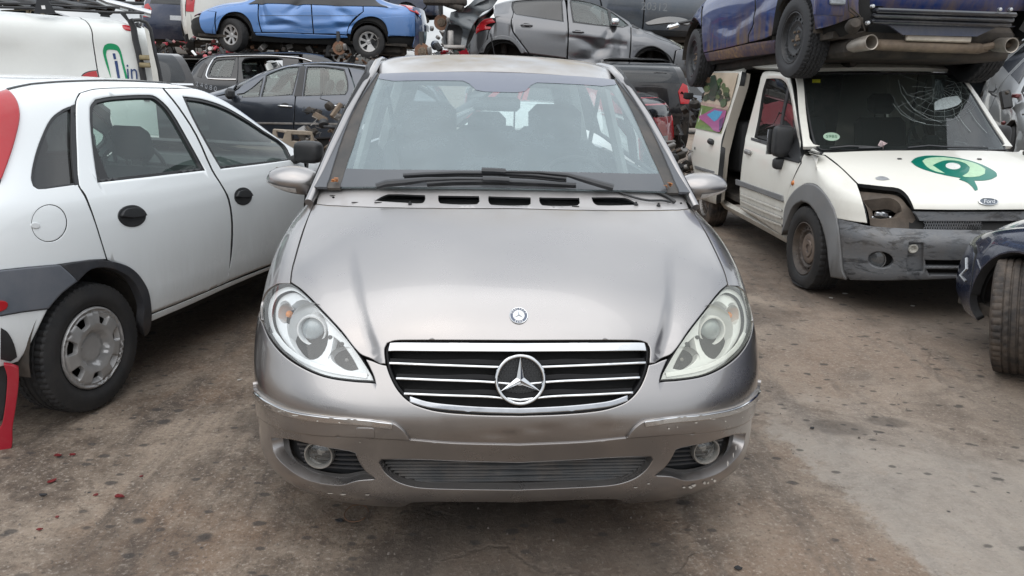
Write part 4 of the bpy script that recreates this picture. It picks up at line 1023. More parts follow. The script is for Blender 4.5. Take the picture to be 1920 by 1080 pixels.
# leaves caught at the pillar feet
M_LEAF = plain('dry orange leaf', (.42, .17, .06), rough=.7, var=.4, bumpy=.3)
for (a, b) in ((632,345),(1251,354)):
    p = W.at(a, b, .012)[0]; mb = MB()
    for k in range(7):
        q = p+Vector((rng.uniform(-.012, .012), rng.uniform(-.01, .01), rng.uniform(0, .014))); mb.box(q, (.016, .010, .0015), Matrix.Rotation(rng.uniform(0, 3), 3, (rng.random(), rng.random(), 1)))
    o = mb.build('dry_leaves', M_LEAF, None, False); o.matrix_world = MH; tag(o, 'pinch of dry orange leaves at the foot of the '+('left' if a < 900 else 'right')+' windscreen pillar', 'leaves', 'dry leaves on the silver car')

# paint chips and scuffs on the bumper, strip and lip
def chips(pts, mat, S=N, off=.0165, seed=1, name='paint_chips'):
    r_ = random.Random(seed); v = []; f = []
    for (a, b, w_, h_) in pts:
        k0 = len(v); n0 = 7
        for k in range(n0):
            t = 2*math.pi*k/n0; p, nn = S.at(a+w_*math.cos(t)*r_.uniform(.5,1.1), b+h_*math.sin(t)*r_.uniform(.5,1.1), off); v.append(tuple(p))
        f.append(tuple(range(k0, k0+n0))[::-1])
    mesh(name, v, f, mat, hero, False)['kind'] = 'stuff'
M_CHIP = plain('bare filler chips', (.62, .60, .56), rough=.7, bumpy=0)
chips([(1281,911,4,2),(1293,911,5,3),(1299,908,5,3.5),(1319,903,3.5,3),(1326,903,2.5,2.5),(1338,899,3.5,3),(1333,896,2,1.5)], M_CHIP, off=.0062)
chips([(1372,768,9,1.6),(1388,762,8,1.8),(1401,756,7,2),(1411,748,6,2),(1330,782,6,1.2),(1300,789,3,1),(1250,800,2,1.5),(1266,797,1.6,1.2),(1385,779,1.5,1.2),(1354,786,1.5,1.2)], M_CHIP, off=.0145, seed=2)
chips([(497,748,6,1.5),(510,757,7,1.6),(535,768,8,1.3),(560,776,7,1),(600,786,2,1),(640,789,2,1),(486,738,4,1.5)], M_CHIP, off=.0145, seed=3)
chips([(1377,838,1,8),(1372,852,1,7),(1362,868,1.4,6),(620,922,8,1),(645,924,7,1.2),(690,925,5,.8),(598,815,1.5,1.2),(676,827,1.5,1.2),(1215,905,4,1),(1190,912,5,.8)], M_CHIP, off=.0062, seed=4)
# ================================================================ generic car side loft
def loft(st, side, M, disp=None):
    """st: list of (y, w, zs, zb, wr, zr): station, half width, sill, belt, rail half width, roof height"""
    g = []
    for (y, w_, zs, zb, wr, zr) in st:
        gl = zr-zb; r = []
        r += [(w_*.90, zs), (w_*.97, zs+.09), (w_*1.0, zs+(zb-zs)*.42), (w_*.995, zs+(zb-zs)*.68), (w_*.965, zb-.05), (w_*.935, zb+.005)]
        zc = zr-min(.075, gl*.45); xb = w_*.925
        r += [(xb+(wr-xb)*.42, zb+(zc-zb)*.48), (wr+.012, zc-.01), (wr*.88, zr-min(.028, gl*.2)), (wr*.5, zr-.006), (0, zr)]
        g.append([(side*x, y, z) for x, z in r])
    return Surf(g, M, 1 if side > 0 else -1, disp)
def house(parent, side, y, z, r, x0, x1, mat=None, name='wheel_house'):
    v = []; f = []; n = 22
    for k in range(n):
        a = R(-3+186*k/(n-1)); v += [(side*x1, y+r*math.cos(a), z+r*math.sin(a)), (side*x0, y+r*math.cos(a), z+r*math.sin(a))]
    for k in range(n-1): f.append((2*k, 2*k+1, 2*k+3, 2*k+2))
    c = len(v); v.append((side*x0, y, z)); f += [(c, 2*k+1, 2*k+3) for k in range(n-1)]
    return mesh(name, v, f, mat or M_UNDER, parent, True, 30)
def cseat(car, x, y, z, wd=.46, h=.60, head=True, mat=None):
    s_ = bpy.data.objects.new('seat', None); C.objects.link(s_); s_.parent = car; s_.location = (x, y, z); m_ = mat or M_SEAT
    MB().box((0, 0, .1), (wd, .48, .15), bev=.05).build('cushion', m_, s_, sharp=60)
    rot = Matrix.Rotation(R(-17), 3, 'X'); MB().box((0, .28, .1+h/2), (wd, .12, h), rot, bev=.05).build('backrest', m_, s_, sharp=60)
    if head: MB().box((0, .38, h+.21), (.25, .10, .19), rot, bev=.045).tube([(-.05, .36, h+.02), (-.05, .38, h+.16)], .006).tube([(.05, .36, h+.02), (.05, .38, h+.16)], .006).build('headrest', m_, s_, sharp=60)
def swheel(car, x, y, z, mat=None, r=.185):
    MB().tube([(x+r*math.cos(t), y+.08*math.sin(t), z+r*.92*math.sin(t)) for t in np.linspace(0, 2*math.pi, 33)[:-1]], .014, 8, closed=True).box((x, y, z), (.14, .05, .1), bev=.02).box((x, y, z), (r*1.9, .02, .035), bev=.008).build('steering_wheel', mat or M_BLACK, car)
class Car:
    """panels traced on one visible side of a lofted body, mirrored to the other side"""
    def __init__(s, label, M, st, side, mat, group=None, cat='car', name='parked_car', mirror=True, disp=None):
        s.e = empty(name, label, cat, M, group); s.M = M; s.S = loft(st, side, M, disp); s.side = side; s.mat = mat; s.mi = mirror; s.st = st
    def uv(s, pts, closed=True, sub=3, corner=45): return s.S.pick(curve(pts, closed, sub, corner))
    def p(s, name, pts, mat=None, uv=False, holes=(), mirror=None, res=.05, **k):
        q = pts if uv else s.uv(pts); h = [x if isinstance(x[0], tuple) and uv == 2 else s.uv(x) for x in holes]
        if (mat or s.mat) is s.mat and 'rim' not in k: k['rim'] = M_BLACK  # edges painted black: the shade of deep panel seams put into the colour
        return panel(name, s.S, q, mat or s.mat, s.e, h, res=res, mirror=s.mi if mirror is None else mirror, **k)
    def loc(s, pts): return loc(s.S, pts)
    def circ(s, y, z, r, a0, a1, n=14): 
        x = s.side*s.st[len(s.st)//2][1]
        return loc(s.S, [(x, y+r*math.cos(R(a0+(a1-a0)*k/(n-1))), z+r*math.sin(R(a0+(a1-a0)*k/(n-1)))) for k in range(n)])
    def liner(s, arches=(), vtop=5.0, off=-.05, mat=None):
        h = [[(u, v) for u, v in s.circ(y, z, r, 0, 342, 20)] for (y, z, r) in arches]
        nu = s.S.nu-1
        panel('inner_shell', s.S, [(0, 0), (nu, 0), (nu, vtop), (0, vtop)], mat or M_DARK, s.e, h, res=.12, thick=0, off=off, round_=0, mirror=s.mi)
        y0, y1 = s.st[0][0]+.25, s.st[-1][0]-.25; w_ = s.st[len(s.st)//2][1]; zs = s.st[len(s.st)//2][2]
        MB().box((0, (y0+y1)/2, zs+.10), (w_*1.75, y1-y0, .05)).build('floor_pan', mat or M_UNDER, s.e, False)
    def window(s, pts, glassmat, frame=None, rub=M_BLACK, fr=.965, off=-.012, name='window', rt=.02):
        """glass plus a rubber surround"""
        q = s.uv(pts); c = np.mean(np.array(q), 0)
        if frame: 
            mu, mv = s.S.metric(*c); P2 = [np.array(p)*(mu, mv) for p in q]
            if area2(P2) < 0: P2 = P2[::-1]
            i2 = [tuple(p/np.array([mu, mv])) for p in inset(P2, frame)]
            panel('window_rubber', s.S, q, rub, s.e, [i2], res=.06, thick=rt, off=-.002, round_=.002, mirror=s.mi)
        return panel(name, s.S, q, glassmat, s.e, res=.08, thick=0, off=off, round_=0, mirror=s.mi)
# ================================================================ white five-door hatchback on the left
P_WHITE = paint('white solid paint', (.80, .83, .84), rough=.22, coat=.8, dust=.07, dustcol=(.45, .42, .38), wave=.08, grime=.25)
MC = place(-1.92, 6.52, 167.8)
st = [(0,.60,.25,.55,.5,.60),(.12,.72,.22,.62,.6,.70),(.45,.79,.20,.76,.70,.84),(.85,.815,.19,.84,.72,.93),(1.10,.822,.19,.885,.70,1.00),(1.45,.823,.19,.905,.62,1.20),(1.85,.823,.19,.92,.585,1.375),(2.3,.823,.19,.93,.575,1.432),(2.8,.823,.19,.94,.57,1.432),(3.15,.822,.20,.955,.56,1.405),(3.45,.81,.22,.965,.545,1.345),(3.62,.785,.26,.955,.53,1.23),(3.73,.75,.30,.92,.56,1.05),(3.80,.70,.33,.86,.58,.92)]
wc_ = Car('white five door hatchback on the left, grey rear bumper strip, round black door handles', MC, st, -1, P_WHITE)
cs = wc_
door_r = [(148,347),(144,288),(142,229),(143,190),(151,175.5),(178,168.5),(240,166),(304,166.5,1),(332,201),(366,254),(396,320),(415,350),(427,376),(433,420),(431,480),(428,527,1),(360,557),(281,588,1),(277,560),(265,527),(240,503),(201,487,1),(176,407),(160,365)]
win_r = [(168,202),(178,187),(207,181.5),(281,178.5),(297,185),(320,208),(352,262),(384,320,1),(182,343,1),(172,270)]
door_f = [(308,167,1),(378,169.5),(428,188),(475,215),(518,246),(556,280),(567,292,1),(572,330),(560,450),(532,487,1),(480,506),(424,529,1),(434,480),(436.5,420),(430,374),(418,350),(399,319),(369,253),(335,200)]
win_f = [(342,181,1),(378,186),(417,198.5),(456,220),(494,245.5),(533,272),(548,300,1),(480,309),(413,317,1),(389,276),(358,218)]
cs.p('rear_door', door_r, holes=[win_r], res=.03, thick=.03, round_=.004, holethick=.03, off=.002)
cs.window(win_r, G_GREEN, .022); 
cs.p('rear_pillar_trim', [(170,262),(176,262),(206,338),(183,343)], M_BLACK, thick=.01, off=-.004)
cs.p('front_door', door_f, holes=[win_f], res=.03, thick=.03, round_=.004, off=.002)
cs.window(win_f, G_GREEN, .022)
# quarter panel with arch, window, filler flap
quarter = [(146.5,349),(141.5,288),(139.5,229),(141,190),(148,175),(176,166.5),(240,164),(306,164.5,1),(320,157,1),(237,152.5),(148,153),(59,159),(12,169.6,1),(22,178),(31,195),(34.5,217),(30.5,244),(18.5,288),(3,333)]
qv = cs.uv(quarter, False, 2)+cs.loc([(-.76,3.72,.90),(-.80,3.66,.62)])+cs.uv([(-20,510),(0,506),(60,500),(110,495.5,1),(167,487.5),(199,486,1),(174,407),(158,368)], False, 2)
win_q = [(142,196,1),(118,205),(95,223),(77,258.5),(65,294),(58,333),(62,349),(72.6,355),(110,351),(146,346,1)]
cs.p('quarter_panel', qv, uv=2, holes=[cs.uv(win_q), cs.uv(ell(92.3,418.6,33.5,35.5,24,.25))], res=.04, thick=.03, round_=.004)
cs.window(win_q, G_DARKW, .012); cs.p('window_bar', [(133,198),(142,195),(146,288),(150,346),(140,347.5),(134,280)], M_BLACK, thick=.01, off=.001)
cs.p('filler_flap', ell(92.3,418.6,32.2,34.2,24,.25), res=.03, thick=.01, round_=.003, off=-.001)
cs.p('flap_recess', ell(66,423,9,5.5,12,.1), paint('white recess', (.7,.72,.73)), thick=.004, off=.002, res=.02, round_=.003)
# cladding, arch lips, lower bumper
P_CLAD = plain('faded grey cladding', (.125, .14, .165), rough=.42, var=.14, scale=5, bumpy=.1, bscale=200, dust=.15)
cl = cs.uv([(-30,511),(0,507),(60,501),(109,496.5,1),(126,511),(142,527,1),(112,550),(88,578,1),(40,584),(0,591),(-30,594)], False, 2)
cs.p('bumper_strip', cl, P_CLAD, uv=2, thick=.03, off=.010, round_=.006)
arch = [(111,496.5,1),(167,488),(200,489),(233,497.5),(252,510),(265,526),(275,545),(280,570),(281,600),(276,622),(268,628,1),(265,605),(267,575),(257,545),(245,525),(228,512),(200,502),(167,505),(143,527,1)]
cs.p('arch_trim', arch, M_GREYPL if 0 else plain('dark arch plastic', (.035, .038, .045), rough=.5, var=.2, dust=.15), thick=.04, off=.010, round_=.005, res=.03)
lb = cs.uv([(-30,597),(0,593),(40,586),(87,580,1),(70,615),(52,650),(33,677,1),(0,686),(-30,692)], False, 2)
cs.p('lower_bumper', lb, uv=2, thick=.03, off=.004, round_=.005)
cs.p('sill', [(283,590,1),(360,559),(430,529),(534,489,1),(532,494),(430,537),(360,569),(283,602,1)], thick=.04, off=.002, round_=.004)
# black scuffed patch on the bumper corner
cs.p('bumper_patch', [(0,614),(12,622),(24,644),(30,668,1),(18,676),(0,672)], M_BLACK, thick=.003, off=.008, round_=0, mirror=False)
# tail lamp
tl = cs.uv([(12,171),(21,177),(31,194),(35,217),(31,244),(19,288),(2,336)], False, 3)+cs.loc([(-.70,3.75,.93),(-.58,3.70,1.15),(-.53,3.56,1.33)])
cs.p('tail_lamp', tl, M_RED, uv=2, thick=.02, off=.010, round_=.006)
cs.p('side_marker', [(-10,562),(6,564),(12,569),(8,578),(-10,586)], M_RED, thick=.01, off=.014)
# handles
for cx, cy, rx, ry in ((246.5,405,26,20.5),(455,368,16.5,16.5)):
    cs.p('door_handle_cup', ell(cx,cy,rx,ry,28), M_BLACK, thick=.012, off=.004, round_=.005, res=.02)
    cs.p('door_handle', [(cx-rx*.9,cy+1),(cx-rx*.6,cy-ry*.55),(cx,cy-ry*.72),(cx+rx*.6,cy-ry*.6),(cx+rx*.92,cy-1),(cx+rx*.3,cy+ry*.14),(cx-rx*.4,cy+ry*.15)], M_BLACK, thick=.02, off=.018, round_=.004, res=.015)
# roof, wing, bonnet, windscreen by (u, v)
cs.p('roof', [(6.3,8.05),(6.3,10),(10.6,10),(10.6,8.3),(9.5,8.02)], uv=2, res=.08, thick=.02, round_=.004)
cs.p('roof_rail_trim', cs.uv([(12,169.6),(59,159),(148,153),(237,152.5),(320,157)], False, 2)+cs.uv([(320,155.5),(237,151),(148,151.2),(59,157),(12,167)], False, 2), M_BLACK, uv=2, thick=.01, off=.004, round_=0)
cs.p('pillar_frame', cs.uv([(308,165),(378,167.5),(430,186),(477,213),(520,244),(558,278),(575,296)], False, 2)+[(3.9,6.0),(4.4,7.4),(5.1,8.3),(6.35,8.35),(8.0,8.3)], uv=2, thick=.03, round_=.004)
cs.p('wing', [(.6,1.5),(.6,7.3),(4.1,7.3),(4.15,4.9),(4.5,3),(4.45,1)], uv=2, thick=.02, round_=.004)
cs.p('bonnet', [(.6,7.35),(.6,10),(4.1,10),(4.1,7.35)], uv=2, thick=.02, res=.08)
cs.p('windscreen', [(4.25,7.5),(4.25,10),(6.2,10),(6.2,8.35),(5.2,8.35)], G_CLEAR, uv=2, thick=0, off=-.01, res=.1, round_=0)
cs.p('tailgate', [(10.65,8.35),(10.65,10),(13,10),(13,4.3),(12.2,5.6)], uv=2, thick=.02, res=.08)
cs.p('rear_bumper', [(12.05,.3),(11.8,3.2),(13,3.2),(13,.3)], P_CLAD, uv=2, thick=.02, res=.08)
CT = Surf(symgrid([[(x*wd, y-.16*x**3, z) for x in (0,.4,.75,1)] for y, z, wd in ((3.52,1.385,.50),(3.66,1.20,.60),(3.78,.96,.68),(3.84,.66,.78),(3.85,.50,.79),(3.80,.26,.76))]), MC, 1)
panel('hatch', CT, [(.02,.02),(5.98,.02),(5.9,3.3),(.1,3.3)], P_WHITE, cs.e, [curve([(.8,.25),(5.2,.25),(5.3,1.6),(.7,1.6)], True, 3, 60)], res=.06, thick=.02)
panel('rear_window', CT, curve([(.8,.25),(5.2,.25),(5.3,1.6),(.7,1.6)], True, 3, 60), G_GREEN, cs.e, res=.1, thick=0, off=-.008, round_=0)
panel('tail_bumper', CT, [(.35,3.35),(5.65,3.35),(5.65,5),(.35,5)], P_CLAD, cs.e, res=.06, thick=.03, off=-.05)
cs.liner([(.79,.29,.35),(3.28,.29,.35)])
for s_ in (-1, 1):
    for yy in (.79, 3.28): wheel(cs.e, (s_*.715,yy,.288), .288, .185, .178, 'cap' if yy > 1 else 'steel', s_, spin=8, n=180 if (s_ < 0 and yy > 1) else 60); house(cs.e, s_, yy, .30, .345, .45, .80)
cseat(cs.e, .34, 1.95, .28); cseat(cs.e, -.34, 1.95, .28); MB().box((0, 2.75, .42), (1.25, .5, .2), bev=.05).box((0, 3.02, .70), (1.25, .13, .55), Matrix.Rotation(R(-15), 3, 'X'), bev=.05).build('rear_bench', M_SEAT, cs.e, sharp=60)
swheel(cs.e, .34, 1.42, .86); MB().box((0, 1.15, .82), (1.35, .5, .2), bev=.06).build('dashboard', M_BLACK, cs.e, sharp=60)
# wing mirror, emblem in the wheel cover
p, n_ = cs.S.at(548, 300, .0); 
for s_ in (-1, 1):
    MB().blob((s_*(abs(p.x)+.11), p.y-.02, p.z+.055), (.19, .12, .145), .55).tube([(s_*(abs(p.x)-.02), p.y, p.z-.01), (s_*(abs(p.x)+.06), p.y-.01, p.z+.02)], .03).build('door_mirror', M_BLACK, cs.e, sharp=60)
for w_ in cs.e.children:
    if w_.name.startswith('wheel') and w_.type == 'EMPTY' and (w_.matrix_local.translation-Vector((-.715, 3.28, .288))).length < .01:
        MB().tube([(.021*math.cos(t), .021*math.sin(t), .0735) for t in np.linspace(0, 6.283, 33)[:-1]], .0022, 6, closed=True).box((.0, .002, .0735), (.052, .005, .003), Matrix.Rotation(R(112), 3, 'Z')).build('wheel_emblem', plain('dark emblem', (.1, .1, .1), rough=.4), w_)
# ================================================================ white panel van on the right, flat front tyre, sliding door open
P_VAN = paint('cream white van paint', (.76, .75, .69), rough=.28, coat=.6, dust=.32, dustcol=(.42, .38, .32), wave=.08, grime=.75)
MV = place(3.13, 4.88, 2.5, -.035, .3, -1.3)
van = empty('parked_van', 'white small van with green spiral logo on bonnet, cracked windscreen, missing headlight, flat tyre', 'van', MV)
def nrow(z, ys, xs=(0,.25,.5,.70,.82,.872), zz=None, s1=.889, s2=.889):
    r = [(x, y, z if zz is None else zz[k]) for k, (x, y) in enumerate(zip(xs, ys))]; ze = r[-1][2]
    return r+[(s1, .82, ze+.01), (s2, 1.32, ze+.015)]
vr = [nrow(.22, (.08,.085,.11,.17,.28,.43), (0,.25,.5,.69,.80,.855), s1=.875, s2=.875), nrow(.29, (.012,.017,.045,.115,.24,.41)), nrow(.44, (-.01,-.005,.025,.10,.23,.40)), nrow(.585, (-.005,0,.03,.105,.235,.405)),
      nrow(.625, (.035,.04,.07,.14,.26,.42), (0,.25,.5,.69,.81,.868)), nrow(.72, (.065,.07,.10,.17,.29,.44), (0,.25,.5,.69,.805,.862), s1=.886, s2=.886),
      nrow(.80, (.09,.095,.13,.20,.32,.47), (0,.25,.5,.68,.795,.855), s1=.88, s2=.882), nrow(.87, (.22,.225,.26,.33,.44,.58), (0,.25,.5,.67,.785,.85), (.875,.875,.87,.862,.86,.87), .872, .876),
      nrow(.96, (.48,.485,.51,.56,.65,.76), (0,.25,.5,.665,.775,.842), (.975,.974,.967,.955,.945,.95), .855, .866), nrow(1.04, (.78,.783,.80,.84,.90,.98), (0,.25,.5,.66,.77,.835), (1.05,1.049,1.043,1.032,1.025,1.03), .842, .855),
      nrow(1.1, (1.0,1.003,1.02,1.06,1.12,1.17), (0,.25,.5,.655,.765,.828), (1.098,1.097,1.092,1.08,1.075,1.08), .835, .846)]
VN = Surf(symgrid(vr), MV, 1)
vs = [(1.0,.886,.26,1.01,.80,1.10),(1.15,.889,.26,1.02,.78,1.20),(1.4,.889,.26,1.03,.745,1.40),(1.65,.889,.26,1.035,.715,1.60),(1.85,.889,.26,1.04,.70,1.715),(2.3,.889,.26,1.04,.70,1.775),(3.0,.889,.26,1.04,.70,1.795),(3.8,.885,.26,1.04,.70,1.785),(4.15,.87,.27,1.03,.69,1.74),(4.26,.84,.30,1.02,.67,1.68)]
VS = loft(vs, -1, MV)
def vp(S, name, pts, mat=P_VAN, uv=False, res=.05, mirror=False, par=van, cc=45, sub=3, **k):
    q = pts if uv else S.pick(curve(pts, True, sub, cc)); k['holes'] = [S.pick(curve(h, True, 3, 45)) if not (isinstance(h, tuple)) else list(h) for h in k.get('holes', ())]
    if mat is P_VAN: k.setdefault("rim", M_BLACK)  # black edges again carry the seam shade as colour
    return panel(name, S, q, mat, par, res=res, mirror=mirror, **k)
# bonnet
vp(VN, 'bonnet', [(1541,286),(1578,314),(1609,344,1),(1658,349),(1685,352.5),(1699,363),(1708,378),(1714,392,1)] and
   VN.pick(curve([(1541,286),(1560,299),(1578,314),(1609,344,1),(1658,349.5),(1685,353),(1699,363),(1708,377),(1714,392)], False, 3)) + [(2*7-a, b) for a, b in VN.pick(curve([(1541,286),(1560,299),(1578,314),(1609,344,1),(1658,349.5),(1685,353),(1699,363),(1708,377),(1714,392)], False, 3))][::-1], uv=True, thick=.03, round_=.006)
# wing: bonnet seam, door seam, arch, bumper joint
wing = VN.pick(curve([(1539,287),(1558,301),(1577,316),(1606,345,1),(1613,365),(1621,394),(1626,418,1),(1600,415),(1570,409.5,1),(1563,390),(1553,371),(1532,347),(1513,343.5),(1500,350),(1488,362),(1475,388),(1468,418),(1466,438,1),(1470,400),(1478,362),(1489,330),(1503,306,1),(1503,300),(1508,290),(1524,278)], True, 3, 50))
vp(VN, 'wing', wing, uv=True, thick=.03, round_=.005, mirror=True)
vp(VN, 'wing', VN.pick([(1503,306),(1501,270),(1497,240),(1512,236),(1524,266),(1539,284),(1524,280),(1508,292)]), uv=True, thick=.02, mirror=True) if 0 else None
m, n, b = nodes('scuffed bumper plastic'); P_VPL = m
tc_ = n.nodes.new('ShaderNodeTexCoord'); mp_ = n.nodes.new('ShaderNodeMapping'); n.links.new(tc_.outputs['Object'], mp_.inputs[0]); mp_.inputs['Scale'].default_value = (3.0, 3.0, 9.0); mp_.inputs['Rotation'].default_value = (0, .35, 0)
sc1 = ramp(n, noise(n, 1.6, 7, .72, mp_.outputs[0], .6), .50, .62); sc3 = ramp(n, noise(n, 11, 8, .75, mp_.outputs[0]), .56, .64)
c = mixc(n, sc1, (.125, .132, .142), (.022, .024, .028)); c = mixc(n, math_(n, 'MULTIPLY', sc3, .55), c, (.22, .22, .21)); c = mixc(n, math_(n, 'MULTIPLY', ramp(n, noise(n, 5, 7, .7), .42, .7), .3), c, (.16, .13, .10))
n.links.new(c, b.inputs['Base Color']); setp(b, Roughness=.5); bump(n, b, noise(n, 130, 4, .6), .2, .002)
P_ARCH = plain('faded arch plastic', (.17, .175, .18), rough=.6, var=.12, scale=4, dust=.15, bumpy=.1)
arch = [(1470.5,417),(1474,389),(1488,362),(1513,344.5),(1533,348.5),(1555,373),(1570,409),(1577,463),(1581,508),(1589,523,1),(1560,518,1),(1556,490),(1552,455),(1540,413),(1521,384),(1505,377),(1490,386),(1479,410),(1468,440,1)]
vp(VN, 'arch_trim', arch, P_ARCH, thick=.05, off=.012, round_=.007, mirror=True, cc=50)
fogh = ell(1651,487,24,15.5,20,.1); pock = [(1704,455),(1731,455),(1731,509),(1701,510),(1699,498)]
lg1 = [(1734,487),(1806,487.5),(1806,500),(1735,499)]; lg2 = [(1736,504),(1806,505),(1806,517),(1742,516)]
bl = curve([(1572,411),(1600,417),(1630,424),(1723,430),(1840,432),(1862,433)], False, 3); bb = curve([(1862,521),(1805,521),(1708,524.5),(1640,525),(1594,524,1),(1584,508),(1579,463),(1573,425)], False, 3)
bq = VN.pick(bl+bb); half = [p for p in bq if p[0] <= 7.2]
cut = [p for p in bq if p[0] < 6.9]; i0 = [k for k, p in enumerate(bq) if p[0] >= 6.9]
bpoly = [(7, VN.pick([(1850,432)])[0][1])]+[(a, b) for a, b in VN.pick(curve([(1840,432),(1723,430),(1630,424),(1600,417),(1572,411,1),(1579,463),(1584,508),(1594,524,1),(1640,525),(1708,524.5),(1805,521)], False, 3)) if a < 6.95]
bpoly.append((7, bpoly[-1][1])); bpoly = bpoly+[(14-a, b) for a, b in bpoly[-2:0:-1]]
mv_ = lambda h: [(14-a, b) for a, b in VN.pick(curve(h, True, 3, 45))][::-1]
pv = lambda h: VN.pick(curve(h, True, 3, 45))
lgs = []
for h in (lg1, lg2):
    q = VN.pick(h); lgs.append([(q[0][0], q[0][1]), (14-q[0][0], q[0][1]), (14-q[3][0], q[3][1]), (q[3][0], q[3][1])])
panel('bumper', VN, bpoly, P_VPL, van, [pv(fogh), mv_(fogh), pv(pock), mv_(pock)]+lgs, res=.04, thick=.05, off=.004, round_=.006)
panel('bumper_back', VN, [(2.6,.4),(11.4,.4),(11.4,3.4),(2.6,3.4)], M_DARK, van, res=.12, thick=0, off=-.075, round_=0)
vp(VN, 'bumper_pocket', [(1700,452),(1733,452),(1733,512),(1697,512)], P_VPL, thick=0, off=-.022, round_=0, mirror=True)
p, n_ = VN.at(1713.5, 468, -.018); MB().lathe([(.032,0),(.03,.006),(.024,.008),(.014,.002),(.0135,-.004),(0,-.004)], frame_at(p, n_), 24).build('tow_boss', plain('pale plastic boss', (.42,.41,.37), rough=.6), van)
p, n_ = VN.at(1641, 488, -.05); MB().lathe([(.062,-.02),(.064,.03),(.058,.03),(.055,.01)], frame_at(p, n_), 28).lathe([(.055,.012),(.03,.02),(0,.022)], frame_at(p, n_), 24).build('fog_lamp', plain('dull lamp glass', (.09,.095,.10), rough=.12, var=.3, bumpy=0, coat=1), van)
# grille, front panel
gq = VN.pick([(1717,396),(1733,428)]); gq2 = [(gq[0][0], gq[0][1]), (14-gq[0][0], gq[0][1]), (14-gq[1][0], gq[1][1]), (gq[1][0], gq[1][1])]
vmid = gq[0][1]*.42+gq[1][1]*.58
panel('grille_panel', VN, [(gq[0][0]-.02, gq[0][1]), (14-gq[0][0]+.02, gq[0][1]), (14-gq[1][0]+.08, vmid), (gq[1][0]-.08, vmid)], P_VPL, van, res=.05, thick=.03, off=-.02, round_=.004)
panel('grille_back', VN, [(gq[1][0]-.3, gq[0][1]+.5), (14-gq[1][0]+.3, gq[0][1]+.5), (14-gq[1][0]+.3, gq[1][1]-.3), (gq[1][0]-.3, gq[1][1]-.3)], M_DARK, van, res=.1, thick=0, off=-.06, round_=0)
mb = MB(); 
for k in range(3):
    yy = 417+k*4.6
    for j in range(30):
        xa = 1738+j*4.7+(k % 2)*2.3
        if xa > 1845: break
        p, n_ = VN.at(xa, yy, -.03); mb.lathe([(.010, 0), (.010, .008), (.0075, .008), (.0075, 0)], frame_at(p, n_), 6)
mb.build('grille_mesh', P_VPL, van, False)['kind'] = 'stuff'
# open headlight bay
bay = [(1604,346),(1658,350),(1684,353.5),(1698,364),(1707,379),(1716,396),(1730,426),(1680,426),(1628,420),(1622,396),(1613,364)]
M_BAY = plain('dusty brown bay metal', (.075, .060, .048), rough=.75, var=.35, dust=.35, bumpy=.3)
bh = [(1614,364),(1640,360),(1672,358),(1690,370),(1696,394),(1684,409),(1650,411),(1626,408)]
vp(VN, 'lamp_bay', bay, M_BAY, holes=[bh], thick=.09, off=-.055, round_=.004, cc=50)
vp(VN, 'lamp_bay_back', [(1600,340),(1720,345),(1735,430),(1620,430)], M_DARK, thick=0, off=-.16, round_=0)
mb = MB()
for (a, b, s1, s2) in ((1645,402,.03,.02),(1658,403,.03,.02),(1632,408,.018,.012),(1672,409,.016,.012)):
    p, n_ = VN.at(a, b, -.075); mb.box(p, (s1*1.6, .03, s2*1.5), Matrix.Rotation(rng.random(), 3, 'Y'), bev=.006)
mb.build('loose_connector', M_ALU, van, sharp=40)
# other-side lamp lens (hidden behind the navy car from the viewer)
q = VN.pick(curve(bay, True, 2, 50)); panel('headlight', VN, [(14-a, b) for a, b in q][::-1], G_YLENS, van, res=.06, thick=.03, off=-.01, round_=0)
# green spiral logo on the bonnet
M_GRN = plain('green vinyl', (.0, .16, .115), rough=.35, var=.06, bumpy=0, coat=.3); M_PALE = plain('pale green vinyl', (.42, .62, .42), rough=.4, var=.12, scale=40, bumpy=0); M_WV = plain('white bonnet paint under logo', (.72,.73,.70), rough=.3, var=.05, bumpy=0)
outer = [(1708,304),(1716,297),(1733,293),(1753,292.5),(1780,294.5),(1808,299),(1835,307),(1857,317),(1868,325),(1869,331),(1858,336.5),(1842,339),(1824,338.5),(1800,334),(1768,328),(1738,320),(1718,312)]
vp(VN, 'logo_disc', outer, M_GRN, res=.04, thick=.0015, off=.0035, round_=0)
tail = [(1806,333),(1826,337,1),(1828,343),(1832,351),(1833,356.5,1),(1828,358,1),(1822,350),(1812,342),(1798,337)]
vp(VN, 'logo_tail', tail, M_GRN, res=.03, thick=.0015, off=.004, round_=0)
palec = [(1729,303),(1736,298.5),(1755,296),(1778,297),(1806,301.5),(1832,309),(1847,318),(1846,327),(1834,332),(1810,333),(1804,331,1),(1815,324),(1818,315),(1809,307),(1790,302),(1770,302),(1757,306.5),(1748,311,1),(1760,319),(1771,326,1),(1753,322),(1738,314)]
vp(VN, 'logo_inner', palec, M_PALE, res=.03, thick=.0015, off=.0055, round_=0)
vp(VN, 'logo_eye', ell(1786.5,312.5,14,6,20,.08), M_WV, res=.03, thick=.0015, off=.0055, round_=0)
vp(VN, 'bonnet_scrape', [(1641,334),(1650,331),(1662,333),(1668,337),(1655,338.5),(1644,337)], plain('bare grey primer', (.25,.26,.27)), res=.03, thick=.001, off=.0035, round_=0)
for a, b in ((1686.5,298.5),(1836,299)):
    p, n_ = VN.at(a, b, .002); MB().box(p, (.03, .02, .012), bev=.004).build('washer_jet', M_BLACK, van, sharp=50)
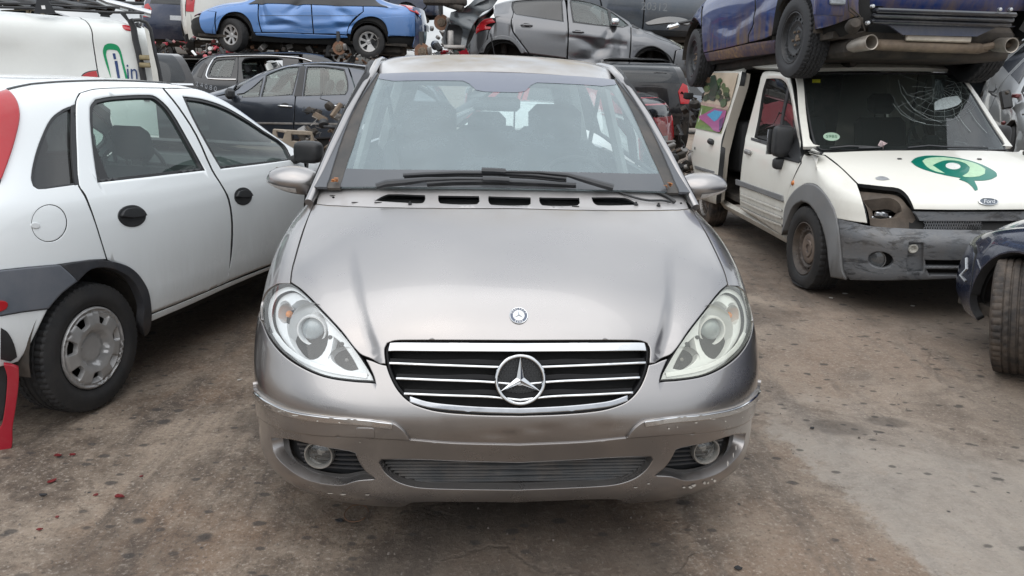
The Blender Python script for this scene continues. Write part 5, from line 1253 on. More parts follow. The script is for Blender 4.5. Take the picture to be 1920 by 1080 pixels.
# oval badge
p, n_ = VN.at(1852.3, 379, .004); Mb = frame_at(p, n_); fb = bpy.data.objects.new('bonnet_badge', None); C.objects.link(fb); fb.parent = van; fb.matrix_local = Mb
MB().lathe([(0,.001),(.066,.001),(.066,.004),(.0585,.006),(.057,.004)], Matrix.Diagonal((1,.42,1,1)), 40).build('badge_ring', M_CHROME, fb)
MB().lathe([(.0575,.003),(0,.0045)], Matrix.Diagonal((1,.42,1,1)), 40).build('badge_field', plain('badge grey enamel', (.10,.12,.15), rough=.3, bumpy=0), fb)
text('Ford', .044, Matrix.Translation((0,-.001,.0058)), M_CHROME, fb, 'badge_lettering', shear=.35, sp=.9)
# windscreen and pillars
wr_ = []
for (yc, z0, ye, ze, xe) in ((.96,1.06,1.12,1.05,.84),(1.03,1.105,1.16,1.085,.828),(1.34,1.36,1.44,1.34,.775),(1.70,1.655,1.79,1.635,.705),(1.80,1.70,1.88,1.675,.70)):
    wr_.append([(xe*fx, yc+(ye-yc)*fx**3, z0+(ze-z0)*fx**3) for fx in (0,.3,.6,.82,.93,1)])
VW = Surf(symgrid(wr_), MV, 1)
wl = VW.pick(curve([(1648,135.5),(1560,135.5),(1504,137,1),(1513,204),(1524,262),(1532,276),(1545,282.5,1),(1600,283),(1700,283)], False, 3))
wl = [(5, wl[0][1])]+[p for p in wl if p[0] < 4.95]; wl.append((5, wl[-1][1])); wfull = wl+[(10-a, b) for a, b in wl[-2:0:-1]]
G_VW = glass('dirty dark windscreen', (.40,.47,.46), film=.055, filmcol=(.30,.34,.33))
panel('windscreen', VW, wfull, G_VW, van, res=.06, thick=.005, off=-.004, round_=0)
ins = [(5+(a-5)*.965, 2.1+(b-2.1)*.95) for a, b in wfull]
panel('windscreen_rubber', VW, wfull, M_BLACK, van, [ins], res=.06, thick=.01, off=-.001, round_=.002)
pil = [p for p in wl[1:-1]]
ptop = VW.pick([(1500,136)]); 
panel('windscreen_pillar', VW, [(a-.01, b) for a, b in wl if .0 < a and b < 3.15 and a < 1.6][::-1] and [(.02,.6),(.02,3.2),(1.0,3.25),(.93,2.0),(.86,1.2),(1.25,.93),(1.6,.75),(1.2,.62)], P_VAN, van, res=.05, thick=.03, off=.0, round_=.005, mirror=True)
panel('roof_front', VW, [(.05,3.22),(9.95,3.22),(9.95,4),(.05,4)] , P_VAN, van, res=.06, thick=.03, round_=.004)
# cracks
mb = MB(); r4 = random.Random(5); M_CRK = plain('cracked glass edges', (.42,.48,.47), rough=.3, var=.2, bumpy=0)
def crack(pts, r=.0008): mb.tube([VW.at(a, b, .003)[0] for a, b in pts], r, 3, cap=False)
cx, cy = 1762, 166
for rad, a0, a1 in ((48,20,168),(58,15,175),(66,30,160),(34,-10,150),(76,80,178),(22,0,200)):
    crack([(cx+rad*1.18*math.cos(R(a))+r4.uniform(-1,1), cy+rad*.92*math.sin(R(a))+r4.uniform(-1,1)) for a in range(a0, a1, 9)])
for a in range(-20, 200, 17):
    l0, l1 = r4.uniform(5,16), r4.uniform(45,82)
    if a < 0 or a > 175: l1 = 45
    crack([(cx+t*1.15*math.cos(R(a+r4.uniform(-3,3))), min(280, max(142, cy+t*.9*math.sin(R(a+r4.uniform(-3,3)))))) for t in np.linspace(l0, l1, 6)])
for q in ([(1684,150),(1690,175),(1712,205),(1740,222),(1765,230)],[(1674,195),(1690,215),(1712,227),(1735,232)],[(1790,172),(1800,185),(1804,198),(1798,215)],[(1771,150),(1790,155),(1800,172),(1803,190)],[(1686,140),(1705,147),(1735,158)],[(1725,188),(1745,184),(1770,188),(1795,182)],[(1815,205),(1830,228),(1850,250)],[(1795,215),(1806,232),(1820,248)],[(1748,190),(1750,170),(1757,150)],[(1690,160),(1700,178),(1730,186)]): crack(q, .0011)
mb.build('glass_cracks', M_CRK, van)['kind'] = 'stuff'
vp(VW, 'shattered_patch', [(1752,192),(1768,184),(1795,180),(1803,190),(1796,197),(1775,204),(1752,207)], plain('crazed white glass', (.50,.56,.56), rough=.35, var=.4, scale=120, bumpy=.6), res=.03, thick=.001, off=.002, round_=0)
vp(VW, 'yellow_sticker', [(1523,149),(1538,149),(1538,155),(1523,155)], plain('yellow sticker', (.42,.42,.03), rough=.5), res=.05, thick=.001, off=.001, round_=0)
st_ = bpy.data.objects.new('round_sticker', None); C.objects.link(st_); st_.parent = van; p, n_ = VW.at(1559, 256.5, .0015); st_.matrix_local = frame_at(p, n_)
MB().lathe([(0,.0005),(.06,.0005),(.06,0)], Matrix.Diagonal((1,.78,1,1)), 32).build('sticker_disc', plain('pale green sticker', (.34,.47,.36), rough=.5, var=.08), st_)
text('S9BS', .042, Matrix.Translation((0,0,.0012)), plain('dark green print', (.03,.12,.06)), st_, 'sticker_lettering')
# wiper, tissue, papers
for q in ([(1556,283),(1590,278),(1620,279),(1650,281)],[(1612,290),(1625,284),(1640,281),(1648,280)],[(1700,281),(1740,277),(1780,280),(1850,282)]):
    MB().tube([VW.at(a, b, .02)[0] for a, b in q], .008, 6).build('wiper_arm', M_WIP, van)
pp = VW.at(1657, 278, .02)[0]; mb = MB()
for k in range(4): mb.box(pp+Vector((rng.uniform(-.03,.03), rng.uniform(-.02,.02), rng.uniform(0,.03))), (.05,.04,.003), Matrix.Rotation(rng.uniform(0,3), 3, (rng.random(), 1, rng.random())))
o = mb.build('paper_scrap', plain('pink printed tissue', (.62,.50,.50), rough=.8, var=.35, scale=60), None, False); o.matrix_world = MV; tag(o, 'crumpled pink and white paper scrap lying at the foot of the cracked windscreen', 'scrap')
# ---- flank: front door, body, opening, sliding door
door = [(1435,134),(1460,135),(1473,138),(1482,147),(1490,190),(1495,225),(1500,260),(1502,303,1),(1489,330),(1478,362),(1470,400),(1466,441,1),(1388,391,1),(1387,354),(1392,298),(1400,249),(1412,203),(1424,157),(1428,140)]
vwin = [(1437,147.5),(1452,147),(1466,149),(1476,160),(1484,190),(1489,225),(1499,277),(1499,302,1),(1480,297),(1458,288),(1449,270,1),(1414,258,1),(1421,225),(1430,170)]
vp(VS, 'front_door', door, holes=[vwin], thick=.04, round_=.005, mirror=True)
wuv = VS.pick(curve([(1437,147.5),(1452,147),(1466,149),(1476,160),(1484,190),(1489,225),(1495,277),(1452,266,1),(1414,256,1),(1421,225),(1430,170)], True, 3, 45))
panel('door_glass', VS, wuv, G_DARKW, van, res=.08, thick=0, off=-.014, round_=0, mirror=True)
vp(VS, 'window_divider', [(1475,160),(1478,166),(1466,222),(1462,268),(1458,267),(1462,222)], M_BLACK, thick=.01, off=-.008, round_=0, mirror=True)
vp(VS, 'belt_trim', [(1409,258),(1451,268,1),(1458,287),(1480,296),(1499,301,1),(1499,306,1),(1478,301),(1455,292),(1447,275,1),(1409,263)], M_BLACK, thick=.012, off=.006, round_=.003, mirror=True)
vp(VS, 'mirror_triangle', [(1492,243),(1500,275),(1502,305),(1484,299),(1478,285),(1486,262)], M_BLACK, thick=.012, off=.004, round_=.003, mirror=True)
rub = [(1382,336),(1420,350),(1469,367),(1470,378),(1420,359),(1382,346)]
vp(VS, 'rub_strip', rub, P_ARCH, thick=.02, off=.016, round_=.005, mirror=True, cc=40)
for k in range(3):
    y0 = 12+k*14; vp(VS, 'door_rib', [(1389,352+y0*.85),(1430,366+y0),(1467,381+y0),(1467,385+y0),(1430,371+y0),(1389,356+y0*.85)], thick=.008, off=.007, round_=.004, res=.03)
p, n_ = VS.at(1405, 285, 0)
for s_ in (1, -1): MB().box((p.x*s_-(.018 if s_ > 0 else -.018), p.y, p.z), (.03, .14, .045), bev=.014).build('door_handle', M_GREYPL if 0 else plain('grey handle', (.25,.25,.25), rough=.5), van, sharp=60)
p, n_ = VS.at(1486, 262, 0)
for s_ in (-1, 1):
    x = s_*(abs(p.x)+.12); MB().blob((x-s_*.03, p.y-.02, p.z-.01), (.155, .11, .25), .42).blob((x-s_*.05, p.y, p.z-.19), (.15, .08, .10), .6).build('door_mirror', M_BLACK, van, sharp=60)
    mesh('mirror_glass', [(x-.08, p.y+.027, p.z-.12), (x+.08, p.y+.027, p.z-.12), (x+.08, p.y+.027, p.z+.08), (x-.08, p.y+.027, p.z+.08)], [(0, 1, 2, 3)], M_CHROME, van, False)
p, n_ = VN.at(1487, 343, .002); MB().lathe([(0,.012),(.014,.010),(.02,.003),(.021,-.003)], frame_at(p, n_), 16).build('side_indicator', plain('amber plastic', (.55,.16,.02), rough=.2, bumpy=0, coat=.8), van)
# body side with the door opening
opn = [(1427,149),(1398,148),(1390,170),(1374,228),(1366,277),(1360,340),(1362,372),(1388,391,1),(1388,355),(1400,250),(1413,203)]
body = [(.02,.1)]+[(9,.1),(9,8.6),(.4,8.6)]
od = VS.pick(curve(door, True, 3, 45)); oo = VS.pick(curve(opn, True, 3, 45))
y_op = [1.62+.0, 2.75]
# rear quarter, sill, roof side
def vy(y, v): return (float(np.interp(y, [s_[0] for s_ in vs], range(len(vs)))), v)
doorback = [p for p in od]
panel('sill', VS, [vy(1.28,0.0), vy(1.28,.75), vy(3.05,.75), vy(3.05,0.0)], P_VAN, van, res=.08, thick=.05, off=-.004, round_=.006, mirror=True)
ra = [vy(3.48+.36*math.cos(R(a)), 0)[0] for a in np.linspace(180, 0, 10)]
rl = loc(VS, [(-.889, 3.48+.37*math.cos(R(a)), .30+.37*math.sin(R(a))) for a in np.linspace(178, 2, 12)])
panel('rear_quarter', VS, [vy(2.98,7.4), vy(2.98,.6)]+rl+[(9,1.0),(9,7.4)], P_VAN, van, res=.07, thick=.03, round_=.005, mirror=True)
panel('roof', VS, [vy(1.88,7.45), vy(1.88,10), (9,10), (9,7.45)], P_VAN, van, res=.07, thick=.03, round_=.004, mirror=True)
panel('door_rail', VS, [vy(2.05,6.9), vy(2.05,7.4), vy(2.98,7.4), vy(2.98,6.9)], P_VAN, van, res=.07, thick=.04, off=-.01, round_=.003, mirror=True)
# right-hand (hidden) side keeps its sliding door closed
panel('sliding_door', Surf([[(-x, y, z) for x, y, z in r] for r in VS.g], MV, 1), [vy(2.15,.8), vy(2.15,7.3), vy(2.96,7.3), vy(2.96,.8)], P_VAN, van, res=.08, thick=.03)
MB().box((0, 2.6, .42), (1.60, 3.2, .05)).box((0, 4.0, 1.05), (1.45, .05, 1.2)).box((0, 1.0, .75), (1.3, .05, .55)).build('load_floor', M_UNDER, van, False)
MB().box((0, 1.22, .98), (1.45, .42, .16), bev=.05).build('dashboard', M_BLACK, van, sharp=60)
for x in (-.38, .38): cseat(van, x, 2.0, .52, .48, .62)
MB().box((-.60, 3.1, .9), (.35, .35, .5), Matrix.Rotation(.3, 3, 'Z'), bev=.03).build('folded_rear_seat', M_SEAT, van, sharp=60)
swheel(van, .38, 1.50, 1.08)
mesh('rear_doors', [(-.80,4.2,.35),(.80,4.2,.35),(.66,4.2,1.70),(-.66,4.2,1.70),(-.80,4.24,.35),(.80,4.24,.35),(.66,4.24,1.70),(-.66,4.24,1.70)], [(0,3,2,1),(4,5,6,7),(0,1,5,4),(2,3,7,6),(1,2,6,5),(3,0,4,7)], P_VAN, van, False)
# B pillar edge and inner frame of the opening
p1_, _ = VS.at(1426, 150, -.03); p2_, _ = VS.at(1390, 388, -.03)
MB().tube([VS.at(a, b, -.05)[0] for a, b in [(1428,148),(1414,203),(1401,250),(1393,300),(1389,350),(1390,390)]], .035, 8).build('door_pillar', M_BLACK, van)
# sliding door, slid back and standing proud of the body
sd_ = bpy.data.objects.new('sliding_door', None); C.objects.link(sd_); sd_.parent = van
VO = Surf([[(x*1.0-.085, y, z) for x, y, z in r] for r in VS.g], MV, -1)
sdo = [(1339,134),(1362,133),(1391,134,1),(1386,161),(1375,195),(1365,228),(1353,262),(1350,290),(1346,330),(1343,383,1),(1330,379),(1317,374,1),(1306,340),(1297.5,305),(1296,284),(1306,238.5),(1322,175),(1330,148)]
vp(VO, 'door_skin', sdo, thick=.05, round_=.006, par=sd_, cc=50)
vp(VO, 'strip', [(1304,310.5),(1340,321),(1340,327),(1305,316)], P_ARCH, thick=.02, off=.014, round_=.004, par=sd_)
p, n_ = VO.at(1334.5, 266, .012); MB().box(p, (.04, .15, .06), bev=.018).build('handle', M_BLACK, sd_, sharp=60)
p, n_ = VO.at(1303, 278, .001); MB().lathe([(0,.002),(.016,.002),(.016,0)], frame_at(p, n_), 12).build('lock_hole', M_DARK, sd_)
mesh('door_edge', [tuple(VO.at(a, b, o_)[0]) for a, b in ((1391,134),(1386,161),(1365,228),(1350,290),(1343,383)) for o_ in (-.0, -.09)], [(2*k, 2*k+1, 2*k+3, 2*k+2) for k in range(4)], paint('dusty door edge', (.5,.46,.40), rough=.5, dust=.6), sd_, True)
# printed poster on the sliding door: sky, trees, lawn, terrace, pool
def po(name, pts, col, off, var=.3, sc_=30): vp(VO, name, pts, plain('print '+name+str(col[0]), col, rough=.35, var=var, scale=sc_, bumpy=0, coat=.3), thick=.0012, off=off+.007, round_=0, res=.022, par=sd_, cc=30)
po('poster_sky', [(1338,137),(1386,137),(1373,186),(1353,251),(1305,241),(1322,177)], (.58,.48,.36), .002, .12, 4)
po('poster_lawn', [(1317,196),(1366,206),(1353,251),(1305,241)], (.13,.23,.05), .0048, .45)
po('poster_path', [(1316,191),(1368,200),(1366,207),(1316,197)], (.46,.34,.28), .0062)
for k in range(26):
    a = r4.uniform(0, 1); b_ = r4.uniform(0, 1); xx = 1331+a*42-b_*8; yy = 152+b_*40+(6 if a > .6 else -4)
    po('poster_tree', ell(xx, yy, r4.uniform(3.5,6.5), r4.uniform(4.5,8), 7, r4.random()), r4.choice([(.03,.07,.03),(.05,.11,.04),(.025,.05,.03),(.10,.15,.06),(.13,.08,.05)]), .006+k*.0003, .5, 60)
po('poster_trunk', [(1336,143),(1344,141),(1350,165),(1342,190),(1334,188)], (.035,.06,.04), .0140, .5, 60)
po('poster_terrace', [(1313,220),(1343,203),(1366,208),(1361,228),(1353,249),(1347,249)], (.36,.10,.26), .015, .15)
po('poster_pool', [(1329,216),(1344,207),(1359,210),(1350,224),(1343,229)], (.06,.36,.60), .0165, .25)
po('poster_figure', [(1353,226),(1361,220),(1358,240),(1352,247)], (.10,.06,.16), .018, .25)
for s_ in (-1, 1):
    wheel(van, (s_*.795,.83,.335 if s_ < 0 else .305), .325, .20, .20, 'steelcap', s_, n=130 if s_ < 0 else 48, tmat=M_TYRE, squash=.05 if s_ < 0 else 0, rmat=M_STEELD, treaded=s_ < 0)
    wheel(van, (s_*.80,3.48,.31), .32, .20, .20, 'steelcap', s_, n=60, tmat=M_TYRED)
    house(van, s_, .83, .33, .385, .45, .83); house(van, s_, 3.48, .31, .37, .45, .84)
MB().box((0, .75, .55), (1.2, .8, .35)).box((0, .4, .42), (1.4, .3, .2)).build('engine_block', M_DARK, van, False)
# ================================================================ placing stacked cars from two known points
def fitcar(a, p1, l1, p2, l2, roll=0.0):
    """p1, p2: pixels; l1, l2: the same points in the car's frame; a: heading. Finds distance, height and pitch."""
    A = R(a); ex = np.array([math.cos(A), math.sin(A)]); ey = np.array([-math.sin(A), math.cos(A)])
    d = (l2[0]-l1[0])*ex+(l2[1]-l1[1])*ey; best = None
    for Y in np.arange(3, 30, .02):
        P1 = at_y(*p1, Y); P2 = at_y(*p2, Y+d[1]); e = abs((P2.x-P1.x)-d[0])
        if best is None or e < best[0]: best = (e, P1, P2)
    _, P1, P2 = best; L_ = l2[1]-l1[1]; pit = math.atan2((P2.z-P1.z)-(l2[2]-l1[2]), L_)
    M0 = Matrix.Rotation(A, 4, 'Z') @ Matrix.Rotation(pit, 4, 'X') @ Matrix.Rotation(R(roll), 4, 'Y')
    return Matrix.Translation(P1-(M0 @ Vector(l1))) @ M0
def st_scale(st, wk=1, zk=1): return [(y, w_*wk, a*zk, b*zk, r*wk, z*zk) for y, w_, a, b, r, z in st]
def hub(parent, c, side, mat=None, caliper=True):
    """bare brake disc with hub and caliper"""
    Mw = Matrix.Translation(c) @ Matrix.Rotation(R(90*side), 4, 'Y'); e = bpy.data.objects.new('bare_hub', None); C.objects.link(e); e.parent = parent; e.matrix_local = Mw
    MB().lathe([(.04,.012),(.125,.012),(.128,.0),(.125,-.012),(.06,-.012)], n=40).build('brake_disc', M_DISC, e)
    mb = MB().lathe([(0,.05),(.03,.05),(.034,.04),(.065,.035),(.072,.012)], n=24)
    for k in range(4): mb.lathe([(0,.05),(.007,.05),(.008,.035)], Matrix.Translation((.05*math.cos(k*1.57+.5), .05*math.sin(k*1.57+.5), 0)), 6)
    mb.build('wheel_hub', M_TAN, e)
    if caliper: MB().box((.0, -.12*side if 0 else .115, .005), (.13,.07,.07), bev=.015).build('caliper', M_STEEL, e, sharp=50)
    return e
M_DISC = plain('rusted disc', (.22,.12,.075), metal=.35, rough=.6, var=.25, bumpy=.15)
def strut(parent, side, y, z):
    MB().tube([(side*.45, y, z+.05), (side*.50, y+.02, z+.38)], .035, 10).tube([(side*.50, y+.02, z+.2), (side*.50, y+.02, z+.36)], .06, 10).tube([(side*.2, y+.05, z-.02), (side*.62, y, z-.05)], .022, 8).tube([(side*.2, y-.2, z+.02), (side*.6, y-.03, z)], .015, 6).build('suspension', M_UNDER, parent)
def handle(car, px_, py_, mat, L_=.19, name='door_handle', dark=True):
    p, n_ = car.S.at(px_, py_, 0); s_ = 1 if p.x > 0 else -1
    for q in ((1, -1) if car.mi else (1,)):
        x = p.x*q
        MB().tube([(x+.0*s_*q, p.y-L_/2, p.z), (x+.035*s_*q, p.y-L_*.3, p.z+.003), (x+.04*s_*q, p.y+L_*.3, p.z+.003), (x, p.y+L_/2, p.z)], .013, 8).build(name, mat, car.e)
    if dark: 
        u, v = car.S.pick([(px_, py_-2)])[0]; mu, mv = car.S.metric(u, v)
        panel('handle_recess', car.S, [(u+.055/mu*math.cos(t), v+.032/mv*math.sin(t)) for t in np.linspace(0, 6.283, 15)[:-1]], M_BLACK, car.e, res=.03, thick=0, off=.002, round_=0, mirror=car.mi)
def gauss_dents(dl):
    def f(P):
        o = np.zeros(len(P))
        for (y, z, sy, sz, rot, amp) in dl:
            c, s_ = math.cos(rot), math.sin(rot); dy = P[:, 1]-y; dz = P[:, 2]-z; a = (dy*c+dz*s_)/sy; b_ = (-dy*s_+dz*c)/sz
            o += amp*np.exp(-a*a-b_*b_)
        return o
    return f
# ================================================================ light blue saloon stacked top left
P_LBL = paint('light blue metallic paint', (.055, .16, .39), metal=.35, rough=.3, dust=.14, wave=.2)
sed = [(0,.55,.30,.55,.45,.60),(.10,.70,.24,.60,.55,.66),(.35,.80,.20,.68,.66,.78),(.80,.85,.19,.80,.72,.92),(1.15,.86,.19,.86,.74,.98),(1.45,.862,.19,.90,.66,1.14),(1.85,.862,.19,.92,.60,1.34),(2.3,.862,.19,.93,.58,1.44),(2.9,.862,.20,.94,.57,1.43),(3.35,.86,.21,.95,.57,1.33),(3.75,.855,.22,.96,.62,1.12),(4.15,.83,.24,.95,.68,1.04),(4.40,.77,.27,.92,.64,1.0),(4.50,.66,.32,.85,.58,.92)]
ML = fitcar(-88, (436,66), (.80,.92,.31), (691.5,79), (.80,3.52,.31))
bl = Car('light blue', ML, sed, 1, P_LBL)
bl.e['label'] = 'light blue saloon with dented doors, stacked high on the left, rear wheel cover half broken'
q_ = lambda c, a, b: c.S.ev(*c.S.pick([(a, b)])[0])[0]
dd = []
for (a, b, sy, sz, rot, amp) in ((553,12,.16,.07,.7,-.05),(540,38,.20,.05,-.2,.03),(520,46,.25,.05,.1,-.035),(492,20,.06,.20,.2,-.05),(640,22,.16,.09,-.5,-.045),(636,40,.10,.05,0,.02),(648,50,.16,.05,.2,-.03),(738,17,.16,.045,0,-.03),(600,45,.3,.06,.1,.012)):
    p = q_(bl, a, b); dd.append((p[1], p[2], sy, sz, rot, amp))
bl.S.disp = gauss_dents(dd); bl.S.cache = None
bl.p('front_door', [(487,-6),(486,10),(485,29),(488,48),(492,60,1),(540,61),(587,63,1),(584,30),(582,-6,1)], thick=.04, round_=.006, res=.035, mirror=False)
bl.p('rear_door', [(584,-6),(586,30),(589,63,1),(620,63),(650,65,1),(653,50),(664,34),(680,22,1),(680,-6,1)], thick=.04, round_=.006, res=.035, mirror=False)
bl.p('front_wing', [(400,-6),(392,8),(386,20),(406,22,1),(404,40),(406,60,1),(413,38),(424,26),(440,22),(456,26),(469,40),(476,60),(490,61,1),(486,48),(483,29),(485,-6,1)], thick=.05, round_=.006)
bl.p('front_bumper', [(383,21),(404,22.5),(402,42),(405,64,1),(385,62),(377,52),(374,36),(377,26)], thick=.05, off=.004, round_=.01)
bl.p('rear_wing', [(681,-6),(682,22,1),(667,36),(655,50),(651,63,1),(657,64),(661,50),(672,38),(690,31),(708,33),(722,44),(728,62,1),(727,68),(770,66),(778,30),(776,10),(760,-6,1)], thick=.05, round_=.006)
bl.p('rear_bumper', bl.uv([(729,66),(726,50),(717,36),(714,33,1),(745,31),(770,30),(778,32,1),(778,68)], False, 2)+[(12.9,.1),(12.9,2.5)][::-1][:0], uv=2, thick=.04, off=.006, round_=.006)
bl.p('sill', [(478,62),(540,62.5),(588,64.5),(650,67),(652,71),(588,72),(540,71),(480,66)], thick=.06, off=-.004, round_=.008)
bl.p('tail_lamp', [(757,-6),(776,-6),(781,10),(786,28),(778,24),(768,20),(762,10)], M_RED, thick=.03, off=.012, round_=.006)
bl.p('rub_line', [(488,28.6),(584,29),(672,29),(672,30),(584,30),(488,29.8)], plain('grey rub line', (.05,.08,.13), rough=.5), thick=.004, off=.003, round_=0)
bl.p('greenhouse', [(4.3,5.0),(4.8,6.5),(5.6,7.5),(6.8,8.2),(8.6,8.2),(9.6,7.0),(10.4,5.0)], uv=2, mat=M_BLACK, thick=0, off=.012)
bl.p('roof', [(5.8,8),(5.8,10),(9.2,10),(9.2,8)], uv=2, thick=.02, res=.1); bl.p('bonnet', [(1.2,6.5),(1.2,10),(4.2,10),(4.2,5.2)], uv=2, thick=.02, res=.1); bl.p('boot', [(10.5,5.4),(10.5,10),(13,10),(13,4.0),(12,4.6)], uv=2, thick=.02, res=.1)
BLT = Surf(symgrid([[(x, y-.14*(x/.75)**3, z) for x in (0,.3,.55,.75)] for y, z in ((4.50,1.0),(4.54,.85),(4.56,.6),(4.55,.45),(4.50,.25))]), ML, 1)
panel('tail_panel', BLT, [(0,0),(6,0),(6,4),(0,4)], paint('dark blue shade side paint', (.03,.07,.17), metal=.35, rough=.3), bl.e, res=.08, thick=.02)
MB().box((0, 4.585, .66), (.5,.01,.11)).build('number_plate', plain('faded number plate', (.35,.37,.4), rough=.5, var=.2, scale=60), bl.e, False)
bl.liner([(.92,.31,.37),(3.52,.31,.36)])
for y_ in (.92, 3.52):
    for s_ in (1, -1):
        wheel(bl.e, (s_*.745,y_,.31), .31, .195, .185, ('alloy' if y_ < 1 else 'capbroken') if s_ > 0 else 'steel', s_, steer=-26 if y_ < 1 else 0, n=60, treaded=s_ > 0, spin=20 if y_ > 1 else 0); house(bl.e, s_, y_, .33, .37, .4, .84)
MB().box((.1, 2.2, .17), (.5,2.6,.16), bev=.04).tube([(.3,1.3,.14),(.3,2.6,.12),(.2,3.6,.15)], .04).box((.2,3.9,.2),(.9,.5,.2),bev=.05).build('underbody', M_UNDER, bl.e, sharp=50)
MB().box((.70, 2.95, .06), (.02,.05,.14)).build('jack_bracket', M_STEEL, bl.e, False)
# ================================================================ grey dented hatchback, top middle
P_GRY = paint('mid grey metallic paint', (.125, .128, .136), metal=.75, rough=.28, dust=.10, wave=.15)
p208 = [(0,.45,.30,.55,.40,.60),(.10,.66,.24,.62,.52,.68),(.35,.78,.20,.72,.64,.80),(.70,.84,.19,.80,.70,.93),(.95,.86,.19,.86,.72,1.0),(1.25,.868,.19,.90,.66,1.14),(1.6,.869,.19,.93,.60,1.32),(2.0,.869,.19,.955,.575,1.44),(2.5,.869,.19,.99,.57,1.46),(3.0,.868,.20,1.03,.56,1.43),(3.4,.86,.21,1.07,.55,1.36),(3.68,.82,.24,1.08,.55,1.24),(3.86,.75,.28,1.02,.60,1.08),(3.95,.66,.32,.90,.58,.92)]
MP = fitcar(91, (1223.5,136.5), (-.80,.82,.30), (945,122), (-.80,3.36,.30))
pg = Car('mid grey hatchback with a deeply creased front door and no wheels, stacked in the middle', MP, p208, -1, P_GRY)
dd = []
for (a, b, sy, sz, rot, amp) in ((1128,92,.30,.10,-.55,-.06),(1148,80,.10,.16,.2,.035),(1110,84,.22,.07,.3,-.04),(1165,88,.13,.2,0,-.04),(1195,62,.10,.05,0,-.035),(1215,56,.06,.05,.5,.02),(1138,66,.05,.09,.4,-.03),(1100,112,.25,.05,.15,-.02)):
    p = q_(pg, a, b); dd.append((p[1], p[2], sy, sz, rot, amp))
def crease208(P):
    d = (P[:, 2]-np.interp(P[:, 1], [1.2,1.9,2.6,3.3,3.6], [.72,.77,.83,.89,.93])); return gauss_dents(dd)(P)-.010*np.exp(-(d/.035)**2)*(P[:, 1] > 1.3)+.006*np.exp(-((d-.07)/.05)**2)*(P[:, 1] > 1.3)
pg.S.disp = crease208; pg.S.cache = None
rwin = [(966,-14),(960,12),(964,24),(968,27.5,1),(1010,34),(1057,41,1),(1053,-14)]; fwin = [(1065,-14),(1074,42.5,1),(1100,46),(1131,49.5),(1168,52,1),(1180,48,1),(1160,26),(1140,13.5),(1118,2),(1100,-6)]
pg.p('rear_door', [(975,-30),(966,0),(963,26),(959.5,41),(963,59),(973,74),(993,101,1),(1062,110,1),(1064,75),(1064,44),(1057,-30)], holes=[rwin], thick=.04, round_=.006, res=.035)
pg.p('front_door', [(1059,-30),(1066.5,44),(1066.5,75),(1065,111,1),(1100,118),(1140,126),(1173,128,1),(1179,108),(1182,75),(1182,50),(1181,40,1),(1160,22),(1140,10),(1115,-4),(1090,-20)], holes=[fwin], thick=.04, round_=.006, res=.03, mirror=False)
pg.window(rwin, G_DARKW, .02); pg.window(fwin, G_GREEN, .02)
pg.p('window_bar', [(1137,12),(1143,16),(1150,51),(1145,50)], M_BLACK, thick=.01, off=.0, round_=0)
pg.p('corner_glass', [(1184,40),(1200,51),(1198,54),(1185,51)], M_BLACKG, thick=.01, off=.002)
pg.p('front_wing', [(1184,39),(1200,46),(1213,44),(1230,50),(1246,58),(1258,72),(1270,84),(1278,92),(1266,96,1),(1262,118),(1261,130,1),(1257,116),(1248,100),(1236,91),(1223,87),(1208,90),(1195,99),(1187,113),(1183,130,1),(1177,128),(1182,108),(1184,75)], thick=.05, round_=.008, mirror=False)
pg.p('front_wing', [(2.0,3.3),(2.0,7),(4.6,7),(4.6,1)], uv=2, mirror=True, thick=.02) if 0 else None
pg.p('front_bumper', pg.uv([(1268,96),(1280,92),(1286,90)], False, 2)+[(.8,3.4),(.8,.1)]+pg.uv([(1282,146),(1262,144),(1264,118)], False, 2), uv=2, thick=.05, off=.004, round_=.01)
pg.p('headlight', [(1247,59),(1258,62),(1268,66.5),(1280,73),(1289,81),(1286,89),(1274,83),(1262,75),(1252,68)], G_YLENS, thick=.03, off=.012, round_=.006)
pg.p('headlight_back', [(1247,59),(1258,62),(1268,66.5),(1280,73),(1289,81),(1286,89),(1274,83),(1262,75),(1252,68)], M_REFL2, thick=.03, off=-.02, round_=0)
pg.p('quarter_panel', [(975,-34),(940,-12),(926,20),(929,33),(930,42,1),(918,56),(914,76,1),(922,75),(940,71.5),(958,75),(972,86),(980,99),(991,101,1),(971,74),(961,60),(957.5,41),(962,25),(959,12),(964,-10)], thick=.05, round_=.006)
pg.p('arch_lip', [(899,99),(904,86),(916,73),(940,66.5),(960,71),(974,84),(983,100),(977,100),(968,86),(957,77),(940,74),(922,77),(912,86),(907,99)], thick=.03, off=.006, round_=.006)
pg.p('tail_lamp', [(908,37),(922,35),(929,42,1),(915,45),(910,49.5),(921,51),(920,54.5),(901,58),(893,64),(893,56),(898,46)], M_RED, thick=.03, off=.012, round_=.006)
pg.p('rear_bumper', pg.uv([(916,56),(912,75),(903,86),(899,100)], False, 2)+[(13,.4),(13,3.6)]+pg.uv([(893,62),(901,59)], False, 2), uv=2, thick=.04, off=.004)
pg.p('sill', [(1000,104),(1062,112),(1140,128),(1183,131),(1183,139),(1140,137),(1062,122),(1000,114)], M_BLACK, thick=.06, off=-.004, round_=.006)
pg.p('roof', [(6.6,8),(6.6,10),(10.6,10),(10.6,7.5)], uv=2, res=.1, thick=.02); pg.p('bonnet', [(1.3,7.2),(1.3,10),(4.2,10),(4.2,7.3),(3,6.6)], uv=2, res=.08, thick=.02, off=.002)
